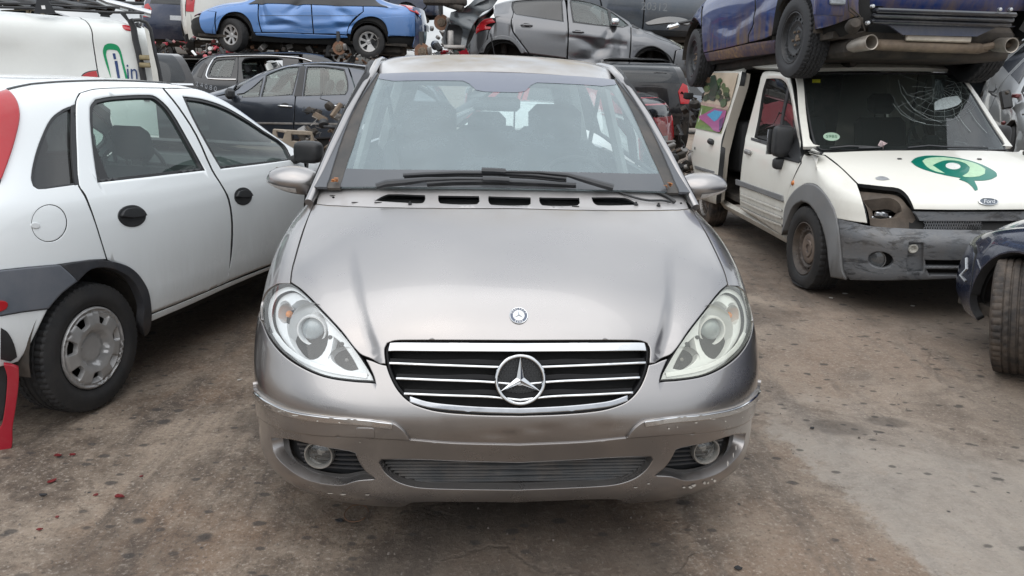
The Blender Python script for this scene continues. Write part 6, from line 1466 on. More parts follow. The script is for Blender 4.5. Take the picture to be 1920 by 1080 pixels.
pg.p('pillar', [(3.9,5.6),(4.4,6.6),(5.2,7.8),(6.6,8.4),(6.6,8.0),(5.3,7.2),(4.6,6.0)], uv=2, thick=.03) ; pg.p('windscreen', [(4.3,7.2),(4.3,10),(6.5,10),(6.5,8.4),(5.2,8)], G_CLEAR, uv=2, thick=0, res=.1, off=-.01, round_=0)
pg.p('tailgate', [(10.7,7.6),(10.7,10),(13,10),(13,4),(12,4.6)], uv=2, thick=.02, res=.1)
pg.liner([(.82,.30,.37),(3.36,.30,.36)])
for s_ in (-1, 1):
    for y_ in (.82, 3.36): house(pg.e, s_, y_, .32, .37, .35, .85); hub(pg.e, (s_*.74,y_,.30), s_); strut(pg.e, s_, y_, .30)
handle(pg, 987.5, 47.5, P_GRY); handle(pg, 1084, 60, P_GRY)
p, n_ = pg.S.at(1150, 42, 0)
for s_ in (-1, 1): MB().blob((s_*(abs(p.x)+.10), p.y-.01, p.z+.0), (.20,.15,.13), .6).build('door_mirror', M_CHROME, pg.e, sharp=60)
cseat(pg.e, .35, 2.0, .32); cseat(pg.e, -.35, 2.0, .32); swheel(pg.e, .35, 1.5, .95, M_TRIMG); MB().box((0, 1.2, .86), (1.4,.5,.2), bev=.06).build('dashboard', M_BLACK, pg.e, sharp=60)
MB().tube([(-.88,3.62,.80),(-.90,3.55,.55),(-.9,3.5,.3)], .008, 5).build('hanging_wire', M_BLACK, pg.e)
# ================================================================ dark grey compact MPV on the ground, behind
P_DGR = paint('dark slate metallic paint', (.052, .062, .08), metal=.7, rough=.3, dust=.07, wave=.08)
scn = [(0,.5,.3,.6,.4,.65),(.1,.72,.24,.66,.56,.74),(.4,.84,.2,.80,.68,.90),(.8,.89,.19,.95,.76,1.07),(1.05,.903,.19,1.02,.74,1.16),(1.4,.905,.19,1.06,.68,1.34),(1.8,.905,.19,1.08,.63,1.50),(2.3,.905,.19,1.09,.61,1.60),(2.9,.905,.2,1.10,.60,1.61),(3.4,.90,.21,1.12,.59,1.56),(3.8,.885,.22,1.13,.58,1.46),(4.05,.85,.25,1.12,.60,1.32),(4.2,.79,.28,1.05,.62,1.12),(4.26,.70,.32,.95,.6,1.0)]
MS = fitcar(-90, (407,176), (.80,.98,1.06), (552,184), (.86,2.10,1.075))
sg = Car('slate grey people carrier standing on the ground behind the white hatchback, chrome door handles', MS, scn, 1, P_DGR)
w1_ = [(501,133.5),(513,128),(535,125),(563,124,1),(556,150),(549,178.5,1),(489,182,1)]; w0_ = [(444,173),(470,151),(497,134.5,1),(486.5,182,1),(445,183.5)]
w2_ = [(575,124.5),(610,125),(646,130,1),(652,150),(653,168),(648,178,1),(567.5,180.5,1)]; w3_ = [(659,134.5),(684,137.5),(688,143),(680,155),(669,166),(662,150)]
sg.p('front_door', [(437,183),(442,172),(470,148),(497,131),(520,123.5),(568,121.5,1),(560,150),(553,183,1),(550,233),(548,262,1),(440,262)], holes=[w1_, w0_], thick=.04, round_=.006)
sg.p('rear_door', [(570,121.5),(612,122),(652,127,1),(660,150),(670,180,1),(662,215),(655,258,1),(550,262,1),(552,233),(555,183),(562,150)], holes=[w2_], thick=.04, round_=.006)
for q in (w0_, w1_, w2_, w3_): sg.window(q, G_GREEN, .02)
sg.p('rear_quarter', sg.uv([(654,127),(690,134),(702,142)], False, 2)+[(12.5,6.0),(12.5,.5),(10.3,.5)]+sg.uv([(672,180),(662,150)], False, 2), uv=2, holes=[w3_] if 0 else (), thick=.04)
sg.p('front_wing', [(1.5,.8),(1.5,5.6),(4.3,5.2),(4.9,4.9),(4.7,.8)], uv=2, thick=.04); sg.p('bonnet', [(1.2,5.8),(1.2,10),(4.4,10),(4.4,6.2)], uv=2, thick=.02, res=.1)
sg.p('a_pillar', [(4.2,5.2),(4.6,6.2),(5.4,7.6),(6.5,8.3),(6.5,7.9),(5.6,7.0),(4.9,5.4)], uv=2, thick=.03); sg.p('roof', [(6.3,8.0),(6.3,10),(11,10),(11,7.6),(9,8.0)], uv=2, thick=.02, res=.08, mat=P_DGR)
sg.p('windscreen', [(4.5,6.6),(4.5,10),(6.3,10),(6.3,8.4),(5.3,7.8)], G_CLEAR, uv=2, thick=0, res=.1, off=-.01, round_=0); sg.p('tailgate', [(11,7.6),(11,10),(13,10),(13,4),(12.4,6)], uv=2, thick=.02, res=.1)
sg.p('pillar_trim', [(564,124),(573,124.5),(566,180),(551,180.5)], M_BLACK, thick=.01, off=.006, round_=.002); sg.p('rub_strip', [(470,229),(549,230),(549,233.5),(470,232.5)], P_GREYS if 0 else M_STEEL, thick=.012, off=.012); sg.p('rub_strip', [(553,230),(656,231),(656,234.5),(553,233.5)], M_STEEL, thick=.012, off=.012)
sg.liner([(.92,.31,.36),(3.6,.31,.36)]); handle(sg, 534.5, 199, M_CHROME); handle(sg, 637, 199, M_CHROME)
p, n_ = sg.S.at(437, 178, 0); MB().box((abs(p.x)+.12, p.y, p.z+.02), (.2,.1,.15), bev=.04).build('door_mirror', M_BLACK, sg.e, sharp=60)
for s_ in (-1, 1):
    cseat(sg.e, s_*.36, 2.1, .45); cseat(sg.e, s_*.36, 3.0, .45)
    for y_ in (.92, 3.6): wheel(sg.e, (s_*.79,y_,.31-.155+y_*.035), .31, .2, .19, 'alloy', s_, n=40, treaded=False); house(sg.e, s_, y_, .33, .36, .4, .86)
MB().box((0, 1.3, .98), (1.45,.5,.2), bev=.06).build('dashboard', M_BLACK, sg.e, sharp=60)
# ================================================================ black estate behind it
P_BLK = paint('black metallic paint', (.012, .014, .018), metal=.0, rough=.2, dust=.10, dustcol=(.2,.19,.17), wave=.06)
est = [(0,.5,.3,.6,.4,.65),(.1,.72,.24,.66,.56,.74),(.4,.84,.2,.76,.68,.86),(.9,.88,.19,.86,.74,.98),(1.3,.885,.19,.92,.74,1.04),(1.7,.886,.19,.95,.66,1.24),(2.1,.886,.19,.96,.61,1.42),(2.5,.886,.19,.965,.60,1.49),(3.2,.886,.2,.975,.59,1.50),(3.8,.88,.21,.99,.58,1.48),(4.3,.865,.22,1.0,.57,1.44),(4.55,.83,.25,1.0,.57,1.33),(4.7,.78,.28,.96,.6,1.12),(4.76,.7,.32,.9,.6,.96)]
ME_ = fitcar(90, (443,149), (-.82,3.75,.985), (388,147), (-.82,4.29,1.0)); 
ez = Car('black estate car with chrome window line and chalked number, behind the slate people carrier', ME_, est, -1, P_BLK)
e1 = [(391,139),(396,126),(402,116),(408,112),(442,110,1),(438,128),(433,144.5,1),(396,143)]; e2 = [(453,118),(458,110.5),(470,108.5),(518,108),(530,112,1),(530,146,1),(456,148)]
ez.p('quarter_panel', ez.uv([(446,104),(445,150),(440,185),(380,185)], False, 2)+[(12.6,1),(12.6,6.2)]+ez.uv([(388,110),(400,104)], False, 2), uv=2, holes=[ez.uv(e1)], thick=.04)
ez.p('rear_door', [(447,104),(560,104),(560,190),(442,190),(446,150)], holes=[e2], thick=.04, round_=.008)
ez.window(e1, G_GREEN, .015)
ez.p('front_door', [(6.5,1),(5,1),(4.4,4.9),(5.0,6.5),(6.0,7.5),(7.1,7.7),(7.0,5)], uv=2, thick=.04); ez.p('front_wing', [(1.5,1),(1.5,6),(4.3,6),(4.9,1)], uv=2, thick=.04)
ez.p('roof', [(6.2,7.6),(6.2,10),(11.2,10),(11.2,7.5)], uv=2, thick=.02, res=.1); ez.p('tailgate', [(11.2,7.6),(11.2,10),(13,10),(13,4.5),(12.3,6.2)], uv=2, thick=.02, res=.1); ez.p('bonnet', [(1.2,6.1),(1.2,10),(4.4,10),(4.4,6.2)], uv=2, thick=.02, res=.1)
ez.p('tail_glass', [(369,143),(376,128),(384,117),(388,121),(381,136),(377,146)], M_BLACKG, thick=.01, off=.004)
mb = MB(); 
cq = [tuple(ez.S.at(a, b, .010)[0]) for a, b in curve([(443,149.5),(410,149),(390,147.5),(387,142),(390,131),(396,119),(402,110.5),(410,107.5),(447,105.5),(500,105),(535,107),(565,110),(585,116)], False, 3)]
mb.tube(cq, .012, 6).build('chrome_line', M_CHROME, ez.e)
ez.liner([(1.0,.31,.36),(3.7,.31,.36)]); 
for s_ in (-1, 1): cseat(ez.e, s_*.36, 3.3, .38, h=.58); cseat(ez.e, s_*.36, 2.2, .38)
p, n_ = ez.S.at(388, 161, .006)
for k, ch in enumerate('24080'):
    p, n_ = ez.S.at(370+k*8.5, 158+k*2.2, .006); text(ch, .12, frame_at(p, n_) @ Matrix.Rotation(R(-6+4*(k % 3)), 4, 'Z'), plain('white chalk marks', (.28,.30,.33), rough=.9), ez.e, 'chalk_digit')
# ================================================================ dark blue car upside on the van roof: seen from behind
P_DBL = paint('dark blue scuffed paint', (.004, .030, .155), metal=.1, rough=.3, dust=.2, dustcol=(.12,.15,.22), wave=.15, grime=1.8)
ibz = [(0,.5,.3,.55,.4,.6),(.1,.68,.24,.62,.52,.7),(.4,.79,.2,.75,.64,.85),(.75,.83,.19,.84,.70,.95),(1.1,.845,.19,.90,.70,1.05),(1.5,.848,.19,.93,.62,1.26),(1.9,.848,.19,.95,.58,1.40),(2.4,.848,.19,.97,.57,1.45),(2.9,.848,.2,.99,.56,1.43),(3.3,.845,.21,1.02,.55,1.38),(3.65,.83,.23,1.03,.54,1.28),(3.88,.79,.26,1.0,.55,1.12),(3.98,.73,.3,.95,.58,1.0),(4.02,.62,.34,.9,.55,.93)]
MI = fitcar(185.5, (1303,109), (.80,.80,.31), (1490,71), (.80,3.26,.31), 0)
bi = Car('dark blue hatchback dumped on the white van roof, rear bumper gone, twin exhausts', MI, ibz, 1, P_DBL)
dd = []
for (a, b, sy, sz, rot, amp) in ((1400,30,.5,.05,.15,-.02),(1430,20,.3,.1,0,.015),(1360,50,.3,.05,-.1,-.015)): p = q_(bi, a, b); dd.append((p[1], p[2], sy, sz, rot, amp))
bi.S.disp = gauss_dents(dd); bi.S.cache = None
bi.p('door', [(1320,-14),(1317,30),(1316,60),(1319,98.5,1),(1360,90),(1402,80,1),(1403,65),(1412,44),(1416,-14,1)], thick=.05, round_=.006)
bi.p('rear_wing', [(1418,-14),(1414,44),(1404.5,66),(1404,79,1),(1430,73),(1447,66),(1449,53,1),(1453,25),(1461,-14)], thick=.05, round_=.006)
bi.p('sill', [(1319,100),(1360,92),(1403,82),(1450,76),(1453,101,1),(1400,107),(1325,116,1)], paint('mud caked blue sill', (.03,.035,.09), rough=.5, dust=1.6, dustcol=(.26,.17,.10), coat=.3), thick=.08, off=-.006, round_=.01)
bi.p('front_wing', [(1318,-14),(1314,30),(1314,50,1),(1309,40),(1303,33),(1297,31),(1291,33,1),(1297,18),(1304,5),(1310,-14)], thick=.05, round_=.006)
bi.p('roof', [(6,7),(6,10),(11,10),(11,7)], uv=2, thick=.02, res=.1); bi.p('upper_side', [(4.5,5.1),(12,5.1),(11.2,7.6),(7,8),(5.4,7)], M_BLACK, uv=2, thick=.02, res=.1); bi.p('bonnet', [(1.2,6.2),(1.2,10),(4.4,10),(4.4,6.4)], uv=2, thick=.02, res=.1)
bi.p('rear_quarter', bi.loc([(.84, 3.26+.37*math.cos(R(a)), .33+.37*math.sin(R(a))) for a in np.linspace(95, 0, 7)])+[(12.3,1),(12.3,5),(10.3,5)], uv=2, thick=.04)
bi.liner([(.80,.31,.37),(3.26,.31,.38)])
BT = Surf(symgrid([[(x, y-.10*(x/.72)**3, z) for x in (0,.25,.5,.72)] for y, z in ((3.97,1.0),(4.0,.85),(4.0,.7),(3.97,.5),(3.90,.38))]), MI, 1)
panel('tail_panel', BT, [(0,0),(6,0),(6,3.1),(4.9,3.2),(4.7,3.9),(1.3,3.9),(1.1,3.2),(0,3.1)], P_DBL, bi.e, res=.05, thick=.03, round_=.004)
def bx(name, c, d, mat, par, rot=None, bev=.008): return MB().box(c, d, rot, bev).build(name, mat, par, sharp=45)
bp = lambda px_, py_, y=4.0: (lambda P: P)(MI.inverted() @ at_plane(px_, py_, MI, y))
def at_plane(px_, py_, M, y):
    Mi = M.inverted(); o = Mi @ Vector((0, 0, CH)); d = Mi.to_3x3() @ sight(px_, py_); t = (y-o.y)/d.y; return M @ (o+d*t)
def lp(px_, py_, y): Mi = MI.inverted(); return Mi @ at_plane(px_, py_, MI, y)
M_TIP = plain('dusty steel tip', (.36,.33,.29), metal=.6, rough=.45, var=.2, dust=.3)
M_BEAM = paint('black painted beam', (.014,.018,.028), rough=.3, dust=.3, wave=.3)
a_, b_ = lp(1638, 20, 4.06), lp(1902, 26, 4.06); c_ = lp(1638, 44, 4.06)
for k in range(3): 
    t = k/2.6; za = a_.z+(c_.z-a_.z)*t; bx('rear_beam', ((a_.x+b_.x)/2, 4.07-.02*k, za), (abs(a_.x-b_.x), .07, .032), M_BEAM, bi.e, bev=.012)
q = [lp(*p_, 3.98) for p_ in ((1638,45),(1902,50),(1862,53),(1828,69),(1690,66),(1664,48))]; flat_poly('floor_pan', q, paint('dark blue floor pan', (.01,.02,.06), rough=.4, dust=.4), bi.e, .02)
tl, tr_, br = lp(1648, 84, 3.92), lp(1835, 91, 3.92), lp(1830, 100, 3.9)
MB().tube([tl+Vector((.05,-.04,0)), tl, (tl+tr_)/2, tr_, tr_+Vector((-.08,-.03,0))], [.026,.038,.041,.038,.022], 16).build('muffler', M_TAN, bi.e)
for (a1, a2) in (((1602,86),(1634,79)), ((1866,84),(1897,85))):
    s0, s1 = lp(*a1, 3.90), lp(*a2, 4.08); mb = MB(); dr = (s1-s0).normalized(); F_ = frame_at(s0, dr); ln = (s1-s0).length
    mb.lathe([(.03,-.05),(.046,0),(.050,ln*.3),(.053,ln),(.051,ln+.004),(.045,ln),(.042,ln*.4),(0,ln*.3)], F_ @ Matrix.Diagonal((1.0,1,1,1)), 28).build('exhaust_tip', M_TIP, bi.e)
MB().tube([lp(1897,85,4.0), lp(1870,84,3.95), lp(1835,90,3.92)], .025, 8).tube([lp(1634,84,3.9), lp(1655,84,3.92)], .03, 8).build('exhaust_pipe', M_TAN, bi.e)
s0, s1 = lp(1698,70,3.96), lp(1820,75,3.96); MB().box((s0+s1)/2, ((s0-s1).length,.03,.045), bev=.008).build('tow_plate', plain('bare alloy', (.5,.45,.38), metal=.5, rough=.5, var=.2, dust=.3), bi.e, sharp=45)
s0 = lp(1600, 48, 4.0); MB().lathe([(0,.05),(.035,.045),(.05,.01),(.05,-.03),(0,-.04)], frame_at(s0, (0.2,1,.4)), 16).tube([lp(1590,0,4.02), lp(1592,20,4.02), lp(1606,32,4.01)], .004, 5).tube([lp(1594,14,4.02), lp(1612,30,4.01), lp(1622,58,4.0), lp(1605,62,4.0)], .006, 5).box(lp(1612,40,4.0), (.04,.03,.05), bev=.006).build('hanging_horn', M_UNDER, bi.e, sharp=50)
bx('light_unit', lp(1570, 2, 4.02), (.11,.04,.05), plain('grey lamp glass', (.3,.33,.36), rough=.2, var=.3, scale=60), bi.e)
s0 = lp(1555, 10, 4.0); bx('bumper_bracket', s0, (.22,.03,.14), P_DBL, bi.e); 
for (a, b) in ((1635,12),(1626,43),(1873,18),(1893,18)): MB().lathe([(0,.02),(.012,.018),(.016,0)], frame_at(lp(a, b, 4.10), (0,1,0)), 10).build('bolt', M_ALU, bi.e)
MB().box((0, 2.4, .2), (1.3,2.8,.12), bev=.03).tube([(.3,1.0,.12),(.2,2.0,.1),(.25,3.2,.14)], .035).box((0,3.26,.30),(1.35,.10,.08),bev=.03).box((-.3,3.75,.30),(.6,.4,.2),bev=.08).build('underbody', M_UNDER, bi.e, sharp=50)
for s_ in (1, -1):
    for y_ in (.80, 3.26): wheel(bi.e, (s_*.735,y_,.31), .312, .20, .195, 'steel', s_, n=150 if s_ > 0 and y_ > 1 else 90, vee=True, steer=0 if y_ > 1 else -4, tmat=plain('winter tyre rubber', (.028,.029,.032), rough=.7, var=.3, bumpy=.2)); house(bi.e, s_, y_, .33, .37, .4, .83)
# ================================================================ navy car nose at the right edge, steered wheel
P_NAV = paint('navy scratched paint', (.02, .03, .065), metal=.35, rough=.25, dust=.3, dustcol=(.2,.19,.2), wave=.12)
nav = [(0,.48,.26,.50,.4,.56),(.08,.66,.22,.56,.52,.64),(.25,.78,.19,.64,.62,.75),(.5,.845,.18,.72,.68,.83),(.85,.87,.18,.80,.72,.90),(1.2,.875,.18,.86,.73,.95),(1.5,.875,.18,.90,.70,1.05),(2.1,.875,.18,.92,.6,1.38),(3.0,.875,.19,.94,.58,1.44),(3.8,.86,.2,.96,.56,1.25),(4.15,.75,.25,.9,.55,.95)]
MN = place(3.53, 4.66, 184)
MN = place(3.40, 4.66, 184)
nv = Car('navy car cut by the right edge, bumper corner torn, front wheel steered outwards', MN, nav, 1, P_NAV)
nc = lambda a0, a1, n, r=.37: nv.circ(.80, .31, r, a0, a1, n)
nv.p('wing', nc(176, 4, 16)+[(5.3,1.2),(5.6,6.3),(3.2,6.2),(2.4,5.4),(2.2,4.3),(2.6,3.6)], uv=2, thick=.05, res=.035, round_=.012)
nv.p('front_bumper', [(.02,.05),(.02,5.0),(1.2,5.0),(2.1,4.1),(2.55,3.5)]+nc(170, 205, 5), uv=2, thick=.04, res=.04, off=.004, round_=.01)
nv.p('headlight', [(1.1,5.05),(2.05,4.2),(2.15,4.6),(2.3,5.5),(1.7,6.0)], G_YLENS, uv=2, thick=.03, off=.004, round_=.006); nv.p('headlight_back', [(1.1,5.05),(2.05,4.2),(2.3,5.5),(1.7,6.0)], M_REFL2, uv=2, thick=0, off=-.03, round_=0)
nv.p('bonnet', [(.3,5.3),(.3,10),(6,10),(6,6.4),(3.2,6.3),(1.8,6.05)], uv=2, thick=.02, res=.06); nv.p('door', [(5.4,1),(5.7,6.3),(10,6.3),(10,1)], uv=2, thick=.03, res=.15)
nv.p('windscreen', [(4.6,8.2),(4.6,10),(6.6,10),(6.4,8.6)], M_BLACKG, uv=2, thick=.01, res=.1); nv.p('side_window', [(5.2,6.5),(6.3,7.6),(8.6,7.6),(9.2,6.5)], M_BLACKG, uv=2, thick=.01, res=.1); nv.p('roof', [(6.65,8.0),(6.65,10),(9.4,10),(9.4,8.0)], uv=2, thick=.02, res=.1)
nv.liner([(.80,.31,.37),(3.4,.31,.36)], vtop=6.0, off=-.07)
house(nv.e, 1, .80, .31, .40, .40, .80, plain('black arch liner', (.018,.02,.024), rough=.6, var=.4, dust=.25)); house(nv.e, -1, .80, .31, .38, .4, .83)
wheel(nv.e, (.735,.70,.312), .312, .215, .20, 'steel', 1, steer=-40, camber=8, n=150, tmat=M_TYRED); wheel(nv.e, (-.75,.80,.31), .31, .2, .2, 'steel', -1, n=40)
MB().tube([(.84,.36,.55),(.87,.42,.50),(.885,.40,.46),(.89,.46,.44)], .008, 5).build('torn_edge', M_ALU, nv.e)
# ================================================================ generic scrap cars for the rows behind (copied with their parts)
def tree_copy(root, M, label, swap, drop=()):
    r = root.copy(); C.objects.link(r); r.matrix_world = M; r['label'] = label
    def rec(o, p):
        for ch in list(kids.get(o, ())):
            if any(ch.name.startswith(d) for d in drop): continue
            c = ch.copy(); C.objects.link(c); c.parent = p; c.matrix_parent_inverse = ch.matrix_parent_inverse
            if c.type == 'MESH':
                for sl in c.material_slots:
                    if sl.material is not None and sl.material.name in swap: m_ = swap[sl.material.name]; sl.link = 'OBJECT'; sl.material = m_
            rec(ch, c)
    rec(root, r); return r
def gcar(st, label, M, mat, belt=None, hatch=True):
    c = Car(label, M, st, 1, mat, group='scrapped cars stacked at the back'); ys = [s_[0] for s_ in st]
    U = lambda y: float(np.interp(y, ys, range(len(ys)))); q = lambda *p: [(U(y), v) for y, v in p]; L_ = ys[-1]; k = L_/4.0; fw, rw = .82*k, L_-.62*k
    A = lambda yc, a0, a1, n=9: c.circ(yc, .31, .37, a0, a1, n); rs = .09
    c.p('front_door', q((1.32*k,1.0),(1.25*k,4.9),(1.6*k,6.0),(2.05*k,7.6),(2.32*k,7.6),(2.32*k,1.0)), uv=2, holes=[q((1.62*k,5.25),(1.98*k,6.9),(2.26*k,7.15),(2.26*k,5.25))] and (), res=rs, thick=.04, round_=.006)
    c.p('rear_door', q((2.34*k,1.0),(2.34*k,7.6),(3.1*k,7.5),(3.25*k,5.0),(3.05*k,2.6),(2.95*k,1.0)), uv=2, res=rs, thick=.04, round_=.006)
    for nm, w_ in (('side_window', q((1.60*k,5.15),(1.82*k,6.0),(2.05*k,7.1),(2.26*k,7.2),(2.26*k,5.15))), ('side_window', q((2.42*k,5.15),(2.42*k,7.2),(3.0*k,7.1),(3.14*k,5.2)))):
        c.p(nm, w_, G_BLKG, uv=2, res=.12, thick=.005, off=.003, round_=0)
    c.p('front_wing', A(fw, 175, 5)+q((1.30*k,1.0),(1.24*k,4.95),(.35*k,4.95),(.3*k,2.4)), uv=2, res=rs, thick=.04, round_=.006)
    c.p('rear_wing', A(rw, 178, 2)+q((L_-.12,2.4),(L_-.10,4.8),(L_-.3,7.0),(3.12*k,7.5),(3.27*k,5.0),(3.07*k,2.6)), uv=2, res=rs, thick=.04, round_=.006)
    c.p('front_bumper', q((0,.05),(0,4.6),(.28*k,4.6),(.28*k,2.3),(fw-.37,.9)), uv=2, res=rs, thick=.04); c.p('rear_bumper', q((L_,.05),(L_,2.6),(L_-.14,2.3),(rw+.37,.9)), uv=2, res=rs, thick=.04)
    c.p('bonnet', q((.12,5.1),(.12,10),(1.12*k,10),(1.2*k,5.1)), uv=2, res=.1, thick=.02); c.p('roof', q((1.98*k,7.7),(1.98*k,10),(3.3*k,10),(3.15*k,7.6)), uv=2, res=.1, thick=.02)
    c.p('windscreen', q((1.16*k,6.3),(1.16*k,10),(1.95*k,10),(1.95*k,7.8),(1.5*k,6.2)), G_BLKG, uv=2, res=.12, thick=0, off=-.004, round_=0)
    c.p('sill', q((1.2*k,0),(1.2*k,.95),(3.05*k,.95),(3.05*k,0)), M_BLACK, uv=2, res=.12, thick=.04)
    c.p('headlight', q((.06,4.7),(.06,5.6),(.45*k,5.6),(.5*k,4.95)), M_REFL2, uv=2, res=.08, thick=.02, off=.004)
    yl = st[-1][0]; w_ = st[-2][1]; zb = st[-1][3]; zr = st[-1][5]; zt = st[-4][5]; yt = st[-4][0]
    T = Surf(symgrid([[(x*wd, y-.12*x**3, z) for x in (0,.4,.75,1)] for y, z, wd in ((yt+.02, zt-.01, st[-4][4]*1.0),(yl-.02,(zt+zb)/2+.06,.66),(yl+.05,zb+.02,.74),(yl+.07,.6,.78),(yl+.02,.27,.76))]), M, 1)
    panel('tailgate', T, [(0,0),(6,0),(6,4),(0,4)], mat, c.e, res=.09, thick=.02)
    panel('rear_window', T, curve([(.8,.2),(5.2,.2),(5.4,1.5),(.6,1.5)], True, 3, 40), G_BLKG, c.e, res=.12, thick=0, off=.004, round_=0)
    for lampq in ([(.02,1.6),(.02,2.5),(.8,2.5),(.9,1.9),(.4,1.5)], [(5.98,1.6),(5.6,1.5),(5.1,1.9),(5.2,2.5),(5.98,2.5)]): panel('tail_lamp', T, lampq, M_RED, c.e, res=.08, thick=.02, off=.012, round_=.004)
    panel('number_plate', T, [(2.35,2.3),(3.65,2.3),(3.65,2.65),(2.35,2.65)], M_PLATE, c.e, res=.12, thick=.005, off=.006, round_=0)
    panel('inner_shell', c.S, [(0,0),(len(ys)-1,0),(len(ys)-1,7),(0,7)], M_DARK, c.e, res=.2, thick=0, off=-.06, round_=0, mirror=True)
    MB().box((0, L_/2, .28), (1.4, L_*.8, .16), bev=.04).tube([(.3,.8,.18),(.3,2,.16),(.3,L_-.3,.2)], .04).build('underbody', M_UNDER, c.e, False)
    for y_ in (fw, rw):
        for s_ in (1, -1): wheel(c.e, (s_*.75,y_,.31), .31, .195, .19, 'steel', s_, n=32, treaded=False)
    return c
G_BLKG = plain('dark car glass', (.012,.015,.018), rough=.06, var=.2, bumpy=0); M_PLATE = plain('number plate white', (.5,.52,.55), rough=.5, var=.3, scale=70, bumpy=0)
P_PROTO = paint('proto silver grey', (.10,.105,.11), metal=.5, rough=.3, dust=.25)
hat = [(0,.45,.30,.55,.40,.60),(.10,.66,.24,.62,.52,.68),(.35,.79,.20,.72,.64,.80),(.75,.85,.19,.82,.70,.93),(1.1,.86,.19,.88,.70,1.03),(1.5,.865,.19,.92,.63,1.24),(1.95,.865,.19,.94,.585,1.42),(2.5,.865,.19,.96,.575,1.47),(3.0,.865,.2,.98,.57,1.45),(3.5,.85,.22,1.0,.56,1.37),(3.8,.80,.26,.98,.57,1.15),(3.92,.74,.3,.93,.6,1.0),(4.0,.66,.34,.88,.6,.94)]
suv = [(y*1.08, w_*1.04, a+.06, b*1.17+.02, r*1.05, z*1.15+.02) for y, w_, a, b, r, z in hat]
col = lambda n_, c_, **k: paint(n_, c_, metal=k.pop('metal', .35), rough=.3, dust=k.pop('dust', .25), **k)
C_NAVY = col('navy scrap paint', (.022,.032,.065), metal=.6); C_WHT = col('pearl white scrap paint', (.62,.62,.58), metal=0, dust=.15); C_BLK = col('black scrap paint', (.010,.010,.012), metal=0, dust=.10); C_RED = col('bright red scrap paint', (.38,.012,.03), metal=.1, dust=.12)
C_SLV = col('silver scrap paint', (.33,.34,.34), metal=.7); C_DRD = col('dark red scrap paint', (.15,.015,.02)); C_SLT = col('slate scrap paint', (.07,.085,.105), metal=.5); C_BEI = col('beige scrap paint', (.33,.28,.20), metal=.2); C_GRN = col('petrol scrap paint', (.02,.05,.05))
def lift(M, dz): return M
hp_ = gcar(hat, 'navy hatchback seen from behind at the top left, stacked above a black off-roader', place(-8.05-4*.42, 19.0+4*.906, 205, 1.92), P_PROTO)
sp_ = gcar(suv, 'white crossover seen from behind between the navy hatchback and the light blue saloon', place(-6.35-4.3*.37, 17.3+4.3*.93, 202, 1.86), P_PROTO)
kids = {}
for o_ in bpy.data.objects:
    if o_.parent is not None: kids.setdefault(o_.parent, []).append(o_)
sw = lambda m_: {P_PROTO.name: m_}
def reswap(c, m_):
    for o_ in c.e.children:
        if o_.type == 'MESH':
            for sl in o_.material_slots:
                if sl.material is not None and sl.material.name == P_PROTO.name: sl.link = 'OBJECT'; sl.material = m_
        
H = lambda M, lab, m_, **k: tree_copy(hp_.e, M, lab, sw(m_), **k); V_ = lambda M, lab, m_, **k: tree_copy(sp_.e, M, lab, sw(m_), **k)
H(place(-1.62, 12.05, -120), 'red hatchback with its rear corner showing right of the silver car windscreen', C_RED, drop=('bonnet', 'front_wing', 'front_bumper', 'headlight'))
H(place(2.05, 16.1, 178, .42), 'black hatchback with a bright tail lamp showing below the grey dented car nose', C_BLK)
V_(place(4.75, 15.6, 92, 2.05), 'slate off-roader with chalked number high above the grey dented hatchback bonnet', C_SLT)
H(place(5.15, 6.5, -24, .34, 6, 8), 'dull silver car leaning at the right edge behind the white van pillar', C_SLV, drop=('windscreen',))
H(place(-2.0, 9.0, -90, 0) @ Matrix.Scale(.85, 4), 'small white car glimpsed through the silver car windscreen, parked across behind it', col('plain white scrap paint', (.74,.76,.76), metal=0, dust=.05), drop=('side_window',))
grid_ = [(-12.9,0,'H',C_SLV,'silver hatchback at the foot of the far left stack'),(-12.7,1.46,'V',C_BEI,'beige off-roader in the far stack above the white van roof rack'),(-12.8,3.1,'H',C_BLK,'black hatchback topping the far left stack'),
 (-8.5,0,'V',C_BLK,'black off-roader at ground level behind the navy hatchback'),(-8.3,1.68,'H',C_SLV,'silver hatchback in the far stack behind the navy hatchback'),(-8.4,3.1,'H',C_DRD,'dark red hatchback topping the stack behind the navy hatchback'),
 (-4.1,0,'H',C_DRD,'dark red hatchback on the ground behind the black estate car'),(-4.3,1.44,'H',C_SLV,'silver hatchback seen below the light blue saloon'),(-4.0,2.9,'V',C_NAVY,'navy off-roader hidden behind the light blue saloon'),
 (.3,0,'H',C_BLK,'black hatchback on the ground behind the red hatchback'),(.2,1.44,'V',C_GRN,'petrol green off-roader behind the gap between blue saloon and grey hatchback'),
 (4.7,0,'V',C_SLT,'slate off-roader on the ground seen past the silver car right pillar'),(4.5,1.68,'H',C_BLK,'black hatchback behind the grey dented hatchback nose'),(4.8,3.2,'H',C_NAVY,'navy hatchback topping the stack behind the slate off-roader'),
 (9.1,0,'H',C_RED,'red hatchback at ground level behind the white van'),(9.0,1.44,'V',C_BLK,'black off-roader behind the dark blue car on the van roof'),(9.2,3.1,'H',C_SLV,'silver hatchback topping the far right stack')]
for x, z, t, m_, lab in grid_: (H if t == 'H' else V_)(place(x*1.12+2.1, 24.5+rng.uniform(-.2,.2), 90+rng.uniform(-2,2), z), lab, m_)
reswap(hp_, C_NAVY); reswap(sp_, C_WHT)
V_(place(7.2, 9.6, 12, 0), 'black off-roader on the ground at the right edge, beyond the silver wreck', C_BLK); H(place(7.3, 9.8, 8, 1.78), 'slate hatchback stacked on the black off-roader at the right edge', C_SLT)
